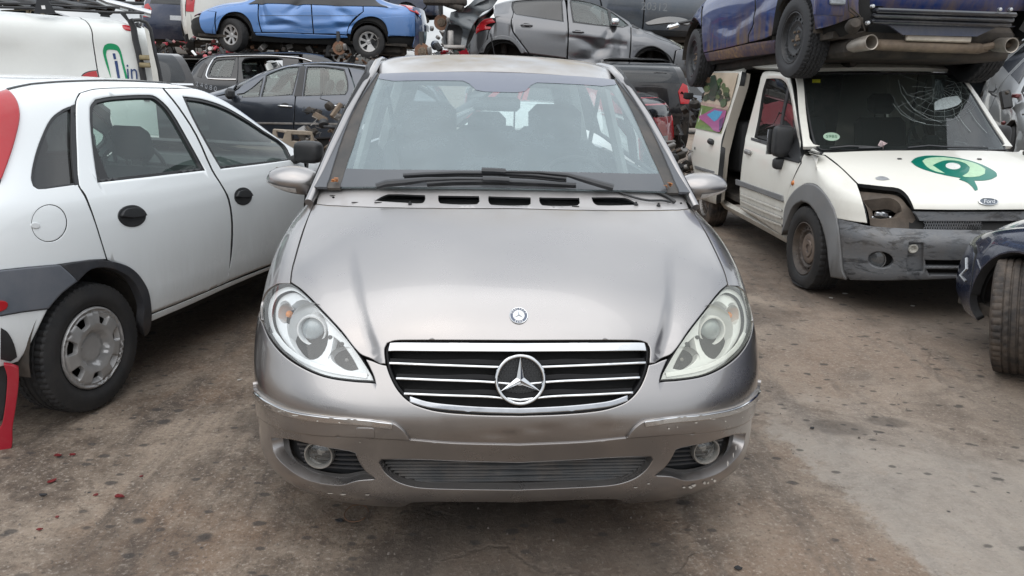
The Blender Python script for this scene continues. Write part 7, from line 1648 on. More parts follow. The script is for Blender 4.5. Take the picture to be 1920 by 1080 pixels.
# the yard goes on behind the viewer: stacks of cars seen only as reflections, one joined mass
vs_, fs_, mi_ = [], [], []; mats_ = []
def gather(o, M):
    for ch in kids.get(o, ()):
        M2 = M @ ch.matrix_local
        if ch.type == 'MESH':
            b0 = len(vs_); vs_.extend([tuple(M2 @ v.co) for v in ch.data.vertices])
            for p_ in ch.data.polygons:
                m_ = ch.data.materials[p_.material_index] if ch.data.materials else M_BLACK
                if m_.name not in [q.name for q in mats_]: mats_.append(m_)
                fs_.append([b0+i for i in p_.vertices]); mi_.append([q.name for q in mats_].index(m_.name))
        gather(ch, M2)
gather(hp_.e, Matrix.Identity(4))
PP = [k for k, q in enumerate(mats_) if q.name == P_PROTO.name][0]; cols_ = [C_SLV, C_BLK, C_DRD, C_NAVY, C_WHT, C_SLT]; nm0 = len(mats_); mats_ += cols_
VA = np.array(vs_); lens = np.array([len(f) for f in fs_]); flat_ = np.array([i for f in fs_ for i in f]); mi_ = np.array(mi_)
spots = [(x, y, a, z) for z in (0, 1.46, 2.92) for (x, y, a) in [(-13+k*4.4, -9+.4*(k % 2), 90) for k in range(7)]+[(11.5, -6+k*4.6, 3) for k in range(5)]+[(-13.5, -6+k*4.6, 177) for k in range(4)] if not (z > 2 and (x+y) % 3 < 1)]
AV, AL, AM, AC = [], [], [], []
for k, (x, y, a, z) in enumerate(spots):
    Mx = np.array(place(x, y, a, z)); AV.append(VA @ Mx[:3,:3].T+Mx[:3,3]); AL.append(flat_+k*len(VA)); AM.append(np.where(mi_ == PP, nm0+k % len(cols_), mi_)); AC.append(lens)
AV = np.concatenate(AV); AL = np.concatenate(AL); AM = np.concatenate(AM); AC = np.concatenate(AC)
me = bpy.data.meshes.new('scrap_stacks'); me.vertices.add(len(AV)); me.vertices.foreach_set('co', AV.ravel().astype(np.float32)); me.loops.add(len(AL)); me.loops.foreach_set('vertex_index', AL.astype(np.int32))
me.polygons.add(len(AC)); me.polygons.foreach_set('loop_start', np.concatenate([[0], np.cumsum(AC)[:-1]]).astype(np.int32)); me.polygons.foreach_set('material_index', AM.astype(np.int32)); me.update(calc_edges=True)
for q in mats_: me.materials.append(q)
me.polygons.foreach_set('use_smooth', [True]*len(me.polygons))
o = bpy.data.objects.new('scrap_stacks', me); C.objects.link(o); tag(o, 'far stacks of scrapped cars closing the yard on its other sides', 'scrap', kind='stuff'); print('STACK faces', len(AC))
# ================================================================ white panel van with roof rack behind the white hatchback
P_WV = paint('white van paint', (.74,.76,.74), rough=.3, coat=.5, dust=.10, wave=.05)
MWV = place(-8.64, 6.0, -65)
def WX(px_, py_, x):
    Mi = MWV.inverted(); o = Mi @ Vector((0, 0, CH)); d = Mi.to_3x3() @ sight(px_, py_); t = (x-o.x)/d.x; return o+d*t
vst = [(0,.6,.3,.8,.6,.9),(.3,.85,.25,.95,.75,1.1),(.9,.93,.24,1.1,.8,1.35),(1.5,.95,.24,1.2,.78,1.75),(2.0,.95,.24,1.25,.80,1.92),(3.0,.95,.24,1.25,.81,1.96),(4.2,.95,.24,1.25,.81,1.96),(4.9,.945,.25,1.25,.80,1.94),(5.25,.93,.26,1.25,.79,1.89),(5.33,.90,.3,1.25,.77,1.84)]
wv = Car('white panel van with roof rack and green arch logo behind the white hatchback', MWV, vst, 1, P_WV, cat='van', name='parked_van')
def recess(P):
    y, z = P[:, 1], P[:, 2]; a = 1/(1+np.exp(-(4.28-y)/.03)); b_ = 1/(1+np.exp(-(1.66-z)/.03)); a2 = 1/(1+np.exp(-(y-4.62)/.03)); b2 = 1/(1+np.exp(-(1.70-z)/.03)); return -.018*a*b_-.014*a2*b2
wv.S.disp = recess; wv.S.cache = None
seamv = [(145,32),(158,38),(167,48),(172,62),(173,75),(177,102),(181,128),(184,143),(190,170)]
body_l = wv.uv(seamv, False, 2)
fixu = lambda q, d: [(u+d, v) for u, v in q]
wv.p('side_panel', body_l+[(body_l[-1][0],.3),(2.2,.3),(2.2,8.6),(body_l[0][0],8.6)], uv=2, res=.035, thick=.03, round_=.006, mirror=False)
wv.p('rear_quarter', fixu(body_l, .012)+[(body_l[-1][0]+.012,.3),(8.95,.3),(8.95,8.4),(body_l[0][0]+.012,8.6)], uv=2, res=.03, thick=.03, round_=.006, mirror=False)
wv.p('far_side', [(2.2,.3),(9,.3),(9,8.6),(2.2,8.6)], uv=2, res=.15, thick=.03, mirror=True) if 0 else panel('far_side', loft(vst, -1, MWV), [(2.2,.3),(9,.3),(9,8.6),(2.2,8.6)], P_WV, wv.e, res=.15, thick=.03)
wv.p('roof', [(3.8,8.65),(3.8,10),(9,10),(9,8.65)], uv=2, res=.1, thick=.02)
wv.p('front_panels', [(0,.1),(0,10),(3.7,10),(2.2,8.5),(2.1,.1)], uv=2, res=.12, thick=.03)
wv.p('high_lamp', [(229,48),(236,47.5),(245,50),(248,56),(247,58.5),(236,57),(231,53)], M_RED, thick=.02, off=.006, round_=.004, mirror=False, res=.03)
wv.p('tail_lamp', [(153,146),(157,140),(168,135),(181,133),(184,146),(184,160),(150,160)], M_RED, thick=.02, off=.006, round_=.004, mirror=False, res=.04)
wv.p('lamp_edge', [(150,146),(156,138),(168,133),(182,131.5),(182,133.5),(168,135),(157,140.5),(153,146)], M_BLACK, thick=.02, off=.004, round_=0, mirror=False, res=.04)
M_LG = plain('green logo vinyl', (.0,.26,.10), rough=.4, var=.03, bumpy=0); M_LB = plain('navy logo vinyl', (.02,.05,.16), rough=.4, var=.03, bumpy=0)
wv.p('logo_arch', [(207.5,145,1),(200,124),(194,103),(193,94),(196,85),(203,81.5),(215,82.5),(222,87),(227,97),(232,118),(240,148,1),(235.5,148,1),(228,118),(224,102),(220,95),(214,93.5),(203,93),(200,95),(199,103),(203,120),(208.5,146,1)], M_LG, thick=.001, off=.004, round_=0, mirror=False, res=.03)
wv.p('logo_letter', [(214.5,114),(220,114),(225.5,147.5),(220.5,147.5)], M_LB, thick=.001, off=.004, round_=0, mirror=False, res=.03)
wv.p('logo_dot', [(211,100),(216,100),(218,111),(213.5,111)], M_LB, thick=.001, off=.004, round_=0, mirror=False, res=.03)
for s_, a, b, sz in (('inv', 254.5, 136, .20), ('instalaciones i mant', 236, 170, .085)):
    p, n_ = wv.S.at(a, b, .008); 
    text(s_, sz, frame_at(p, n_) @ Matrix.Rotation(R(-2), 4, 'Z') @ Matrix.Scale(.72, 4, (1,0,0)), M_LB, wv.e, 'logo_lettering')
# rear frame, door ajar
MB().tube([WX(a, b, .88) for a, b in ((243,36),(250,50),(254,75),(260,100),(266,130),(272,165),(275,190))], .028, 8).tube([WX(a, b, .70) for a, b in ((250,44),(260,66),(268,100),(276,140),(280,180))], .05, 8).build('door_seal', M_BLACK, wv.e)
dq = [(250,38),(262,37.5),(274,42),(282,54),(285,70),(291,100),(298,130),(304,160),(306,190)]
MB().tube([WX(a, b, .93) for a, b in dq], .016, 8).build('door_rubber', M_BLACK, wv.e)
flat_poly('rear_door_edge', [WX(a, b, .91) for a, b in ((270,50),(278,56),(282,72),(288,102),(295,132),(303,190),(292,190),(284,132),(279,100),(275,75))], paint('worn white door edge', (.6,.6,.56), rough=.4), wv.e, .05)
for b in (108, 122): MB().box(WX(272, b, .90), (.10,.10,.045), bev=.008).build('hinge', plain('greasy hinge', (.22,.18,.10), metal=.4, rough=.5), wv.e, sharp=50)
MB().box((0, 5.30, 1.0), (1.5,.05,1.6)).build('rear_wall', M_DARK, wv.e, False)
MB().box((0, 4.2, .5), (1.7,2.0,.1)).box((0,3.0,1.1),(1.6,.05,1.5)).build('load_floor', M_DARK, wv.e, False)
wv.liner([(1.0,.32,.38),(4.2,.32,.38)])
for s_ in (-1, 1):
    for y_ in (1.0, 4.2): wheel(wv.e, (s_*.84,y_,.32), .32, .21, .2, 'steel', s_, n=40, treaded=False)
rk = bpy.data.objects.new('roof_rack', None); C.objects.link(rk); rk.parent = wv.e
M_RK = plain('black rack steel', (.018,.02,.024), rough=.45, var=.2); W3 = lambda a, b, Y=7.45: WX(a, b, .78-(Y-7.45)*.95)
MB().tube([W3(-60,5), W3(60,7), W3(140,12), W3(205,13), W3(225,14.5)], .011, 6).tube([W3(-60,12), W3(60,15), W3(130,19), W3(205,23), W3(270,24)], .013, 6).build('rack_rail', M_RK, rk)
MB().tube([W3(183,-4,7.6), W3(200,4,7.6), W3(240,14,7.6), W3(283,26,7.6)], .035, 10).build('rack_roller', M_ALU, rk)
for q in ([(-30,-8,8.6),(60,12,7.5)],[(20,-10,8.8),(120,18,7.5)],[(90,-4,8.8),(165,12,7.5)],[(150,-3,8.9),(250,22,7.5)],[(60,-6,9.0),(200,16,9.0)],[(0,2,9.0),(270,8,9.0)],[(205,3,8.8),(270,6,8.8)]):
    MB().tube([W3(*q[0]), W3(*q[1])], .014, 6).build('rack_bar', M_RK, rk)
flat_poly('rack_bracket', [W3(70,-4,7.42), W3(88,-4,7.42), W3(106,26,7.42), W3(64,25,7.42)], M_RK, rk, .02); flat_poly('rack_sticker', [W3(77,10.5,7.40), W3(84,10,7.40), W3(85.5,17,7.40), W3(78.5,17,7.40)], M_WHITE, rk, .002)
flat_poly('rack_foot', [W3(222,22,7.45), W3(235,24,7.45), W3(250,50,7.45), W3(242,44,7.45)], M_RK, rk, .02); flat_poly('rack_foot', [W3(190,20,7.5), W3(203,22,7.5), W3(207,33,7.5), W3(188,31,7.5)], M_RK, rk, .02)
V_(place(-6.9, 22.5, 185, .1), 'silver off-roader under the white crossover at the top left', C_SLV); H(place(-9.6, 24.0, 200, .35), 'slate hatchback under the navy hatchback at the top left', C_SLT)
# ================================================================ rear end of a black off-roader, left
MB_ = place(-4.83, 9.35-0, 180)
bs = [(y-3.0, w_, a, b, r, z) for y, w_, a, b, r, z in suv if y > 2.9]
bsv = Car('b', place(-4.62-1.32*.44, 9.35+1.32*.9, 206), bs, 1, C_BLK)
bsv.e['label'] = 'rear half of a black off-roader between the open van door and black estate'
for y0, y1, v0, v1, nm in ((0,len(bs)-1,.1,5.0,'rear_wing'),(0,len(bs)-1,5.0,7.6,'rear_pillar'),(0,len(bs)-3.2,7.6,10,'roof')): bsv.p(nm, [(y0,v0),(y1,v0),(y1,v1),(y0,v1)], uv=2, res=.08, thick=.02)
yt = bs[-1][0]; BT2 = Surf(symgrid([[(x*wd, y-.10*x**3, z) for x in (0,.4,.75,1)] for y, z, wd in ((yt-.40,1.68,.58),(yt-.30,1.66,.62),(yt-.05,1.38,.73),(yt+.03,1.2,.78),(yt+.08,.6,.86),(yt,.3,.82))]), bsv.M, 1)
panel('tailgate', BT2, [(0,0),(6,0),(6,5),(0,5)], C_BLK, bsv.e, res=.07, thick=.02); panel('rear_window', BT2, curve([(.7,.9),(5.3,.9),(5.5,1.9),(5.2,2.2),(.8,2.2),(.5,1.9)], True, 3, 60), G_BLKG, bsv.e, res=.1, thick=0, off=.004, round_=0)
panel('chrome_bar', BT2, [(.2,2.32),(5.8,2.32),(5.8,2.45),(.2,2.45)], M_CHROME, bsv.e, res=.08, thick=.01, off=.01)
for s_ in (-1, 1): wheel(bsv.e, (s_*.78,.70,.34), .34, .22, .2, 'alloy', s_, n=36, treaded=False)
# ================================================================ scrap pieces
def junk(name, label, c, size, seed, mats, n_=30, cat='scrap', group=None, M=None, hubs=0, big=1.0):
    r_ = random.Random(seed); e = empty(name, label, cat, M or Matrix.Translation(c), group); sx, sy, sz = size; per = {}
    for k in range(n_):
        mt = r_.choice(mats); mb = per.setdefault(mt.name, (MB(), mt))[0]; p = (r_.uniform(-sx,sx)/2, r_.uniform(-sy,sy)/2, r_.uniform(.02,1)*sz)
        rot = Matrix.Rotation(r_.uniform(0,3.14), 3, (r_.uniform(-1,1), r_.uniform(-1,1), r_.uniform(-1,1)+.01)); t = r_.random(); s_ = big*min(size)*r_.uniform(.12,.32)
        if t < .45: mb.box(p, (s_*r_.uniform(.6,2.2), s_*r_.uniform(.3,1), s_*r_.uniform(.2,.8)), rot, bev=s_*.08)
        elif t < .7: mb.lathe([(0,s_*.3),(s_*.4,s_*.3),(s_*.45,.2*s_),(s_*.45,-s_*.2),(s_*.2,-s_*.3),(0,-s_*.3)], Matrix.Translation(p) @ rot.to_4x4(), 14)
        else:
            q = [Vector(p)]; 
            for j in range(5): q.append(q[-1]+Vector((r_.uniform(-1,1), r_.uniform(-1,1), r_.uniform(-.6,.8)))*s_*.7)
            mb.tube(q, s_*r_.uniform(.03,.10), 6)
    for k, (mb, mt) in per.items(): mb.build('metal_bits' if mt is not M_BLACK else 'rubber_bits', mt, e, sharp=40)['kind'] = 'stuff'
    return e
P0 = at_y(612, 292, 7.9)
e = junk('engine', 'scrapped engine with red cover on the ground left of the silver car windscreen', (P0.x, 7.9, .55), (.42,.4,.62), 4, [M_UNDER, M_STEEL, M_TAN, M_BLACK, M_RUST], 60, 'engine')
MB().box((.14,-.22,.20), (.10,.06,.22), bev=.02).box((.10,-.24,.08), (.16,.05,.10), bev=.02).build('red_cover', C_RED, e, sharp=50); MB().box((0,0,-.25),(.5,.4,.6),bev=.05).build('engine_block', M_UNDER, e, sharp=50)
# tan subframe with openings
SF = Plane(at_y(560, 270, 7.7), (1,.12,0), (0,-.05,1)); fr = [(512,243),(585,247),(588,262),(596,290),(585,300),(520,300),(505,285)]
fe = panel('front_panel_frame', SF, SF.pick(curve(fr, True, 2, 30)), plain('tan slam panel', (.27,.23,.18), metal=.2, rough=.55, var=.2, dust=.4), None, [SF.pick(curve([(546,252),(582,253),(582,262),(576,267),(546,265)], True, 3, 60)), SF.pick(curve([(518,247),(534,249),(530,262),(520,260)], True, 3, 60)), SF.pick(curve([(560,276),(584,276),(582,290),(562,292)], True, 3, 60))], res=.05, thick=.06)
tag(fe, 'tan front panel frame torn from a car, lying between white hatchback and silver car', 'car part')
def put(name, label, px_, py_, Y, size, seed, mats, n_=30, **k): P = at_y(px_, py_, Y); return junk(name, label, (P.x, Y, P.z-size[2]/2), size, seed, mats, n_, **k)
put('scrap_heap', 'dark tangle of engine parts hanging under the light blue saloon', 590, 92, 15.9, (2.6,.8,.5), 11, [M_UNDER, M_BLACK, M_STEEL, M_RUST, M_UNDER, M_BLACK], 90, group='heaps of scrap parts')
put('scrap_heap', 'pale metal rails and crushed sheet left of the light blue saloon front wheel', 425, 88, 16.2, (1.5,.6,.35), 12, [M_STEEL, M_ALU, M_BLACK, C_SLV, C_DRD], 40, group='heaps of scrap parts')
put('scrap_heap', 'heap of black plastic parts on the ground right of the silver car pillar', 1262, 315, 9.0, (.8,.9,.55), 13, [M_BLACK, M_UNDER, M_BLACK, M_STEEL, M_TAN], 90, group='heaps of scrap parts')
put('scrap_heap', 'parts wedged between the light blue saloon boot and the grey dented hatchback', 852, 88, 15.4, (.9,.6,.9), 15, [M_BLACK, M_UNDER, C_RED, M_STEEL, C_SLT], 50, group='heaps of scrap parts')
put('scrap_heap', 'rusty parts on the slate people carrier roof beside the silver car', 700, 116, 12.6, (.9,.5,.18), 16, [M_UNDER, M_BLACK, M_RUST, M_STEEL], 60, group='heaps of scrap parts')
put('scrap_heap', 'dark clutter filling the gap below the dark blue car front wheel', 1322, 215, 10.0, (.5,.5,.5), 17, [M_BLACK, M_UNDER, M_DARK], 40, group='heaps of scrap parts')
put('scrap_heap', 'loose parts right of the white van windscreen pillar', 1912, 235, 7.6, (.35,.6,.7), 18, [M_BLACK, C_DRD, M_UNDER, M_STEEL], 50, group='heaps of scrap parts')
put('scrap_heap', 'red and black crushed panels under the navy and white cars at top left', 360, 92, 15.2, (1.4,.7,.35), 19, [C_DRD, C_RED, M_BLACK, M_UNDER], 40, group='heaps of scrap parts')
for (a, b, Y, lab, lab2) in ((828,42,13.4,'bare brake hub hanging beside the light blue saloon boot',''),(636,90,15.3,'rusty brake disc seen under the light blue saloon',''),(792,97,12.6,'small brake disc just above the silver car roof edge','')):
    P = at_y(a, b, Y); e = empty('brake_assembly', lab, 'car part', Matrix.Translation(P) @ Matrix.Rotation(R(-90), 4, 'Z') @ Matrix.Rotation(R(8), 4, 'X'), 'bare brake assemblies'); hub(e, (0,0,0), 1); MB().tube([(-.02,0,.1),(-.05,.02,.3)]+([(-.1,.0,.7)] if a > 800 else []), .04, 8).build('strut', M_BLACK, e)
P = at_y(640, 100, 15.6); e = empty('spare_wheel', 'alloy wheel standing under the light blue saloon near its rear axle', 'wheel', Matrix.Translation(P) @ Matrix.Rotation(R(-80), 4, 'Z')); wheel(e, (0,0,0), .30, .19, .19, 'alloy', 1, n=40, treaded=False)
# crumpled dark grey wing and open bonnet left of the grey hatchback
MCR = Matrix.Translation((0,0,0)); Yc = 13.1
cr = empty('wrecked_car', 'dark wrecked car corner with empty lamp opening, left of the grey dented hatchback', 'car', Matrix.Identity(4))
CP = Plane(at_y(870, 60, Yc), (1,.25,0), (0,.1,1)); CP.fn = lambda U, V: .05*np.sin(U*9)*np.cos(V*7)+.03*np.sin(V*17+U*5)-.5*np.clip(U-.1,0,9)**2
CP.pick = (lambda f: lambda pts, back=False: f(pts))(CP.pick)
P_WRK = paint('dark graphite wreck paint', (.045,.055,.062), metal=.5, rough=.28, dust=.25, wave=.5)
panel('wing', CP, CP.pick(curve([(845,22),(868,17),(890,8),(912,-4),(940,-12),(925,12),(905,24),(893,38),(884,50),(878,70),(872,95),(862,92),(868,60),(860,48),(846,46),(843,34)], True, 2, 50)), P_WRK, cr, res=.04, thick=.04, round_=.006)
panel('bonnet', CP, CP.pick([(868,14),(905,-10),(930,-10),(905,6),(880,14)]), P_WRK, cr, res=.05, thick=.03, off=.06)
panel('bumper_beam', CP, CP.pick(curve([(843,48),(866,50),(872,92),(866,100),(842,84),(840,64)], True, 2, 40)), M_BLACK, cr, res=.05, thick=.08, off=-.08); panel('lamp_opening', CP, CP.pick(ell(880,62,9,24,16,.25)), M_DARK, cr, res=.06, thick=.02, off=-.03)
MB().box(at_y(852, 88, Yc-.1), (.35,.1,.06), bev=.01).box(at_y(845, 75, Yc-.05), (.1,.1,.3), bev=.02).build('crash_tube', M_STEEL, cr, sharp=50)
MB().tube([at_y(868, 17, Yc-.1), at_y(840, 8, Yc), at_y(820, 0, Yc+.2)], .05, 8).box(at_y(835, 3, Yc), (.7,.2,.12), bev=.03).build('suspension_arm', M_UNDER, cr, sharp=50)
# loose black bonnet above the grey car nose
BN = Plane(at_y(1258, 52, 12.3), (1,-.1,.0), (0,.5,1)); BN.fn = lambda U, V: .10*np.cos(U*2.2)-.1
o = panel('loose_bonnet', BN, BN.pick(curve([(1211,42),(1232,35),(1258,31),(1285,33),(1297,38),(1290,44),(1262,42),(1235,45),(1215,46)], True, 3, 50)), paint('charcoal loose bonnet paint', (.07,.075,.08), metal=.4, rough=.3), None, res=.05, thick=.03); tag(o, 'loose charcoal bonnet lying above the nose of the grey dented hatchback', 'bonnet')
P = at_y(1262, 49, 12.0); e = empty('loose_mirror', 'black and chrome door mirror hanging under the loose charcoal bonnet', 'mirror', Matrix.Translation(P)); MB().box((0,0,0), (.20,.1,.07), Matrix.Rotation(-.3,3,'Y'), bev=.03).build('shell', M_CHROME, e, sharp=60); MB().box((.12,.02,.05), (.34,.1,.04), Matrix.Rotation(-.2,3,'Y'), bev=.015).build('arm', M_BLACK, e, sharp=60)
p = at_y(1227, 13, 14.2)
o = text('20312', .19, Matrix.Translation(p) @ Matrix.Rotation(R(90), 4, 'X') @ Matrix.Rotation(R(-2), 4, 'Z'), plain('faint chalk', (.16,.17,.18)), None, 'chalk_number') ; tag(o, 'chalked number 20312 on the slate off-roader high at the back', 'marking')
# red bumper end with black bracket at the left edge
RB = Plane(at_y(15, 760, 2.75), (1,.5,0), (0,-.12,1)); RB.fn = lambda U, V: -.9*np.clip(U+.02,-1,1)**2
re_ = empty('loose_bumper', 'end of a red bumper standing at the left edge by the white hatchback', 'bumper', Matrix.Identity(4))
panel('skin', RB, RB.pick(curve([(-60,690),(12,682,1),(25,684),(38,689,1),(39,706),(35,733),(27,770),(19,808),(16,838),(4,858),(-60,930)], True, 3, 40)), C_RED, re_, res=.03, thick=.012, round_=.004) if 0 else None
panel('skin', RB, RB.pick(curve([(12,682,1),(25,684),(39,689,1),(38.5,706),(35,733),(28,768),(20,806),(17,838),(6,856),(-30,900,1),(-30,850),(0,800),(8,770),(14,735),(17,705)], True, 3, 40)), C_RED, re_, res=.02, thick=.02, round_=.004)
panel('inner_side', RB, RB.pick([(13,690),(16,705),(13,735),(7,770),(-2,800),(-60,850),(-60,690)]), M_BLACK, re_, res=.05, thick=.01, off=-.05)
# ================================================================ yard ground
m, n, b = nodes('oily yard concrete'); g = n.nodes.new('ShaderNodeTexCoord'); gv = g.outputs['Object']
n1 = noise(n, .55, 8, .62, gv); n2 = noise(n, 2.1, 9, .68, gv, .6); n3 = noise(n, 16, 10, .78, gv); n4 = noise(n, 70, 5, .7, gv)
mp = n.nodes.new('ShaderNodeMapping'); n.links.new(gv, mp.inputs[0]); mp.inputs['Rotation'].default_value = (0, 0, R(12)); mp.inputs['Scale'].default_value = (3.4, .5, 1)
n5 = noise(n, 1.1, 8, .7, mp.outputs[0], .4)
c = mixc(n, ramp(n, n2, .40, .58), (.105, .076, .055), (.28, .22, .168))
c = mixc(n, math_(n, 'MULTIPLY', ramp(n, n1, .47, .55), .75), c, (.20, .130, .085))
c = mixc(n, math_(n, 'MULTIPLY', ramp(n, n5, .50, .60), .7), c, (.075, .057, .045))
c = mixc(n, math_(n, 'MULTIPLY', ramp(n, n3, .48, .66), .6), c, (.29, .24, .19))
c = mixc(n, math_(n, 'MULTIPLY', ramp(n, n3, .34, .46, (1, 1, 1, 1), (0, 0, 0, 1)), .5), c, (.045, .036, .03))
c = mixc(n, math_(n, 'MULTIPLY', ramp(n, n4, .56, .64), .7), c, (.38, .33, .28))
c = mixc(n, math_(n, 'MULTIPLY', ramp(n, n4, .34, .44, (1, 1, 1, 1), (0, 0, 0, 1)), .7), c, (.045, .038, .034))
# paler grey slab: half plane beyond a line, soft broken edge
s = n.nodes.new('ShaderNodeSeparateXYZ'); n.links.new(gv, s.inputs[0])
def lin(a, b_, c_): return math_(n, 'ADD', math_(n, 'ADD', math_(n, 'MULTIPLY', s.outputs[0], a), math_(n, 'MULTIPLY', s.outputs[1], b_)), c_)
wob = math_(n, 'MULTIPLY', math_(n, 'SUBTRACT', noise(n, 3.5, 6, .65, gv), .5), .5)
d1 = math_(n, 'ADD', lin(1, .17, -1.68), wob)           # right of the line
d2 = math_(n, 'ADD', lin(-.35, -1, 4.1), wob)
slab = math_(n, 'MULTIPLY', ramp(n, math_(n, 'ADD', d1, math_(n, 'MULTIPLY', math_(n, 'SUBTRACT', n3, .5), .25)), .0, .05), ramp(n, math_(n, 'ADD', d2, math_(n, 'MULTIPLY', math_(n, 'SUBTRACT', n2, .5), 1.6)), .1, .7))
c = mixc(n, math_(n, 'MULTIPLY', slab, math_(n, 'ADD', math_(n, 'MULTIPLY', ramp(n, n3, .25, .7), .35), .36)), c, (.37, .345, .31))
# right-hand side of the yard is greyer
gr_ = ramp(n, math_(n, 'ADD', lin(.25, 0, .1), wob), .1, .9)
c = mixc(n, math_(n, 'MULTIPLY', gr_, .45), c, (.34, .285, .235))
# darker brown patches under and in front of the cars
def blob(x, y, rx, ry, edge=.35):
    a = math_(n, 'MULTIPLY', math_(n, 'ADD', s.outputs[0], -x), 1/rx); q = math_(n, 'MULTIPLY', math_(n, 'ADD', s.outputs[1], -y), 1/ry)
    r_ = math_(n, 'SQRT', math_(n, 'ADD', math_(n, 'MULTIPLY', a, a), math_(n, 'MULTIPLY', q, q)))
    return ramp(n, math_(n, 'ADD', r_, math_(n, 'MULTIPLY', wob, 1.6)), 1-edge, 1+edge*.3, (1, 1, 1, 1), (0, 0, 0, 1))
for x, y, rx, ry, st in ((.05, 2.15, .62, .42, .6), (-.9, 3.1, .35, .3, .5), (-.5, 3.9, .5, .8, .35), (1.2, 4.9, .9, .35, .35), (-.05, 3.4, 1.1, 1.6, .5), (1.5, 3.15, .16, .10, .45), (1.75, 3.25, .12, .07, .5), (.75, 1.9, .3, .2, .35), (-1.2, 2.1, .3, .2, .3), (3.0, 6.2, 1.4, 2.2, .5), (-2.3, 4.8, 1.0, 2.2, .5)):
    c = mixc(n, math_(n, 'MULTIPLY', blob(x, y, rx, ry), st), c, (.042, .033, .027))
# dark drips
vo = n.nodes.new('ShaderNodeTexVoronoi'); vo.inputs['Scale'].default_value = 3.4; n.links.new(gv, vo.inputs['Vector'])
vr = ramp(n, math_(n, 'ADD', vo.outputs['Distance'], math_(n, 'MULTIPLY', math_(n, 'SUBTRACT', n3, .5), .08)), .085, .125, (1, 1, 1, 1), (0, 0, 0, 1))
sel = n.nodes.new('ShaderNodeSeparateColor'); n.links.new(vo.outputs['Color'], sel.inputs[0])
c = mixc(n, math_(n, 'MULTIPLY', vr, math_(n, 'MULTIPLY', ramp(n, sel.outputs[0], .55, .6), .8)), c, (.03, .027, .026))
vo = n.nodes.new('ShaderNodeTexVoronoi'); vo.inputs['Scale'].default_value = 13; n.links.new(gv, vo.inputs['Vector'])
vr = ramp(n, vo.outputs['Distance'], .05, .11, (1, 1, 1, 1), (0, 0, 0, 1)); sel = n.nodes.new('ShaderNodeSeparateColor'); n.links.new(vo.outputs['Color'], sel.inputs[0])
c = mixc(n, math_(n, 'MULTIPLY', vr, ramp(n, sel.outputs[1], .80, .82)), c, (.04, .036, .034))
for sc2, r0, r1, th_, st_ in ((5.2, .10, .15, .50, .75), (9.0, .12, .19, .62, .7), (2.1, .035, .075, .40, .6)):
    mpv = n.nodes.new('ShaderNodeMapping'); n.links.new(gv, mpv.inputs[0]); mpv.inputs['Location'].default_value = (sc2, sc2*.7, 0); mpv.inputs['Scale'].default_value = (1, 1.5, 1)
    vo = n.nodes.new('ShaderNodeTexVoronoi'); vo.inputs['Scale'].default_value = sc2; n.links.new(mpv.outputs[0], vo.inputs['Vector'])
    vr = ramp(n, math_(n, 'ADD', vo.outputs['Distance'], math_(n, 'MULTIPLY', math_(n, 'SUBTRACT', n3, .5), .22)), r0, r1, (1, 1, 1, 1), (0, 0, 0, 1))
    sel = n.nodes.new('ShaderNodeSeparateColor'); n.links.new(vo.outputs['Color'], sel.inputs[0])
    c = mixc(n, math_(n, 'MULTIPLY', vr, math_(n, 'MULTIPLY', ramp(n, sel.outputs[2], th_, th_+.03), st_)), c, (.035, .031, .029))
n6 = noise(n, 42, 8, .82, gv); n7 = noise(n, 7, 10, .8, gv, .8)
c = mixc(n, math_(n, 'MULTIPLY', ramp(n, n6, .30, .43, (1, 1, 1, 1), (0, 0, 0, 1)), .55), c, (.05, .043, .037))
c = mixc(n, math_(n, 'MULTIPLY', ramp(n, n6, .60, .68), .45), c, (.40, .36, .31))
c = mixc(n, math_(n, 'MULTIPLY', ramp(n, n7, .28, .42, (1, 1, 1, 1), (0, 0, 0, 1)), .65), c, (.060, .048, .040))
c = mixc(n, math_(n, 'MULTIPLY', ramp(n, n7, .60, .70), .35), c, (.27, .19, .13))
cv = n.nodes.new('ShaderNodeTexVoronoi'); cv.feature = 'DISTANCE_TO_EDGE'; cv.inputs['Scale'].default_value = .75
cm = n.nodes.new('ShaderNodeVectorMath'); cm.operation = 'ADD'; n.links.new(gv, cm.inputs[0]); cn_ = n.nodes.new('ShaderNodeTexNoise'); cn_.inputs['Scale'].default_value = 2.2; cn_.inputs['Detail'].default_value = 6; n.links.new(gv, cn_.inputs['Vector']); cs_ = n.nodes.new('ShaderNodeVectorMath'); cs_.operation = 'SCALE'; cs_.inputs[3].default_value = .7; n.links.new(cn_.outputs['Color'], cs_.inputs[0]); n.links.new(cs_.outputs[0], cm.inputs[1]); n.links.new(cm.outputs[0], cv.inputs['Vector'])
crk = math_(n, 'MULTIPLY', ramp(n, cv.outputs['Distance'], .003, .010, (1, 1, 1, 1), (0, 0, 0, 1)), ramp(n, n1, .42, .52)); c = mixc(n, math_(n, 'MULTIPLY', crk, .2), c, (.04, .033, .028))
n.links.new(c, b.inputs['Base Color'])
n.links.new(ramp(n, n1, .3, .7, (.62, .62, .62, 1), (.88, .88, .88, 1)), b.inputs['Roughness'])
h = math_(n, 'SUBTRACT', math_(n, 'ADD', math_(n, 'MULTIPLY', n6, .5), math_(n, 'MULTIPLY', n3, .6)), math_(n, 'MULTIPLY', crk, .4)); h = math_(n, 'ADD', h, math_(n, 'ADD', math_(n, 'MULTIPLY', n4, .35), n2)); bump(n, b, h, .9, .012)
GM = m
V = []; Fc = []; 
gx = np.concatenate([np.linspace(-250, -6, 6), np.linspace(-5, 5, 90), np.linspace(6, 250, 6)]); gy = np.concatenate([np.linspace(-60, .5, 4), np.linspace(1, 10, 90), np.linspace(11, 300, 8)])
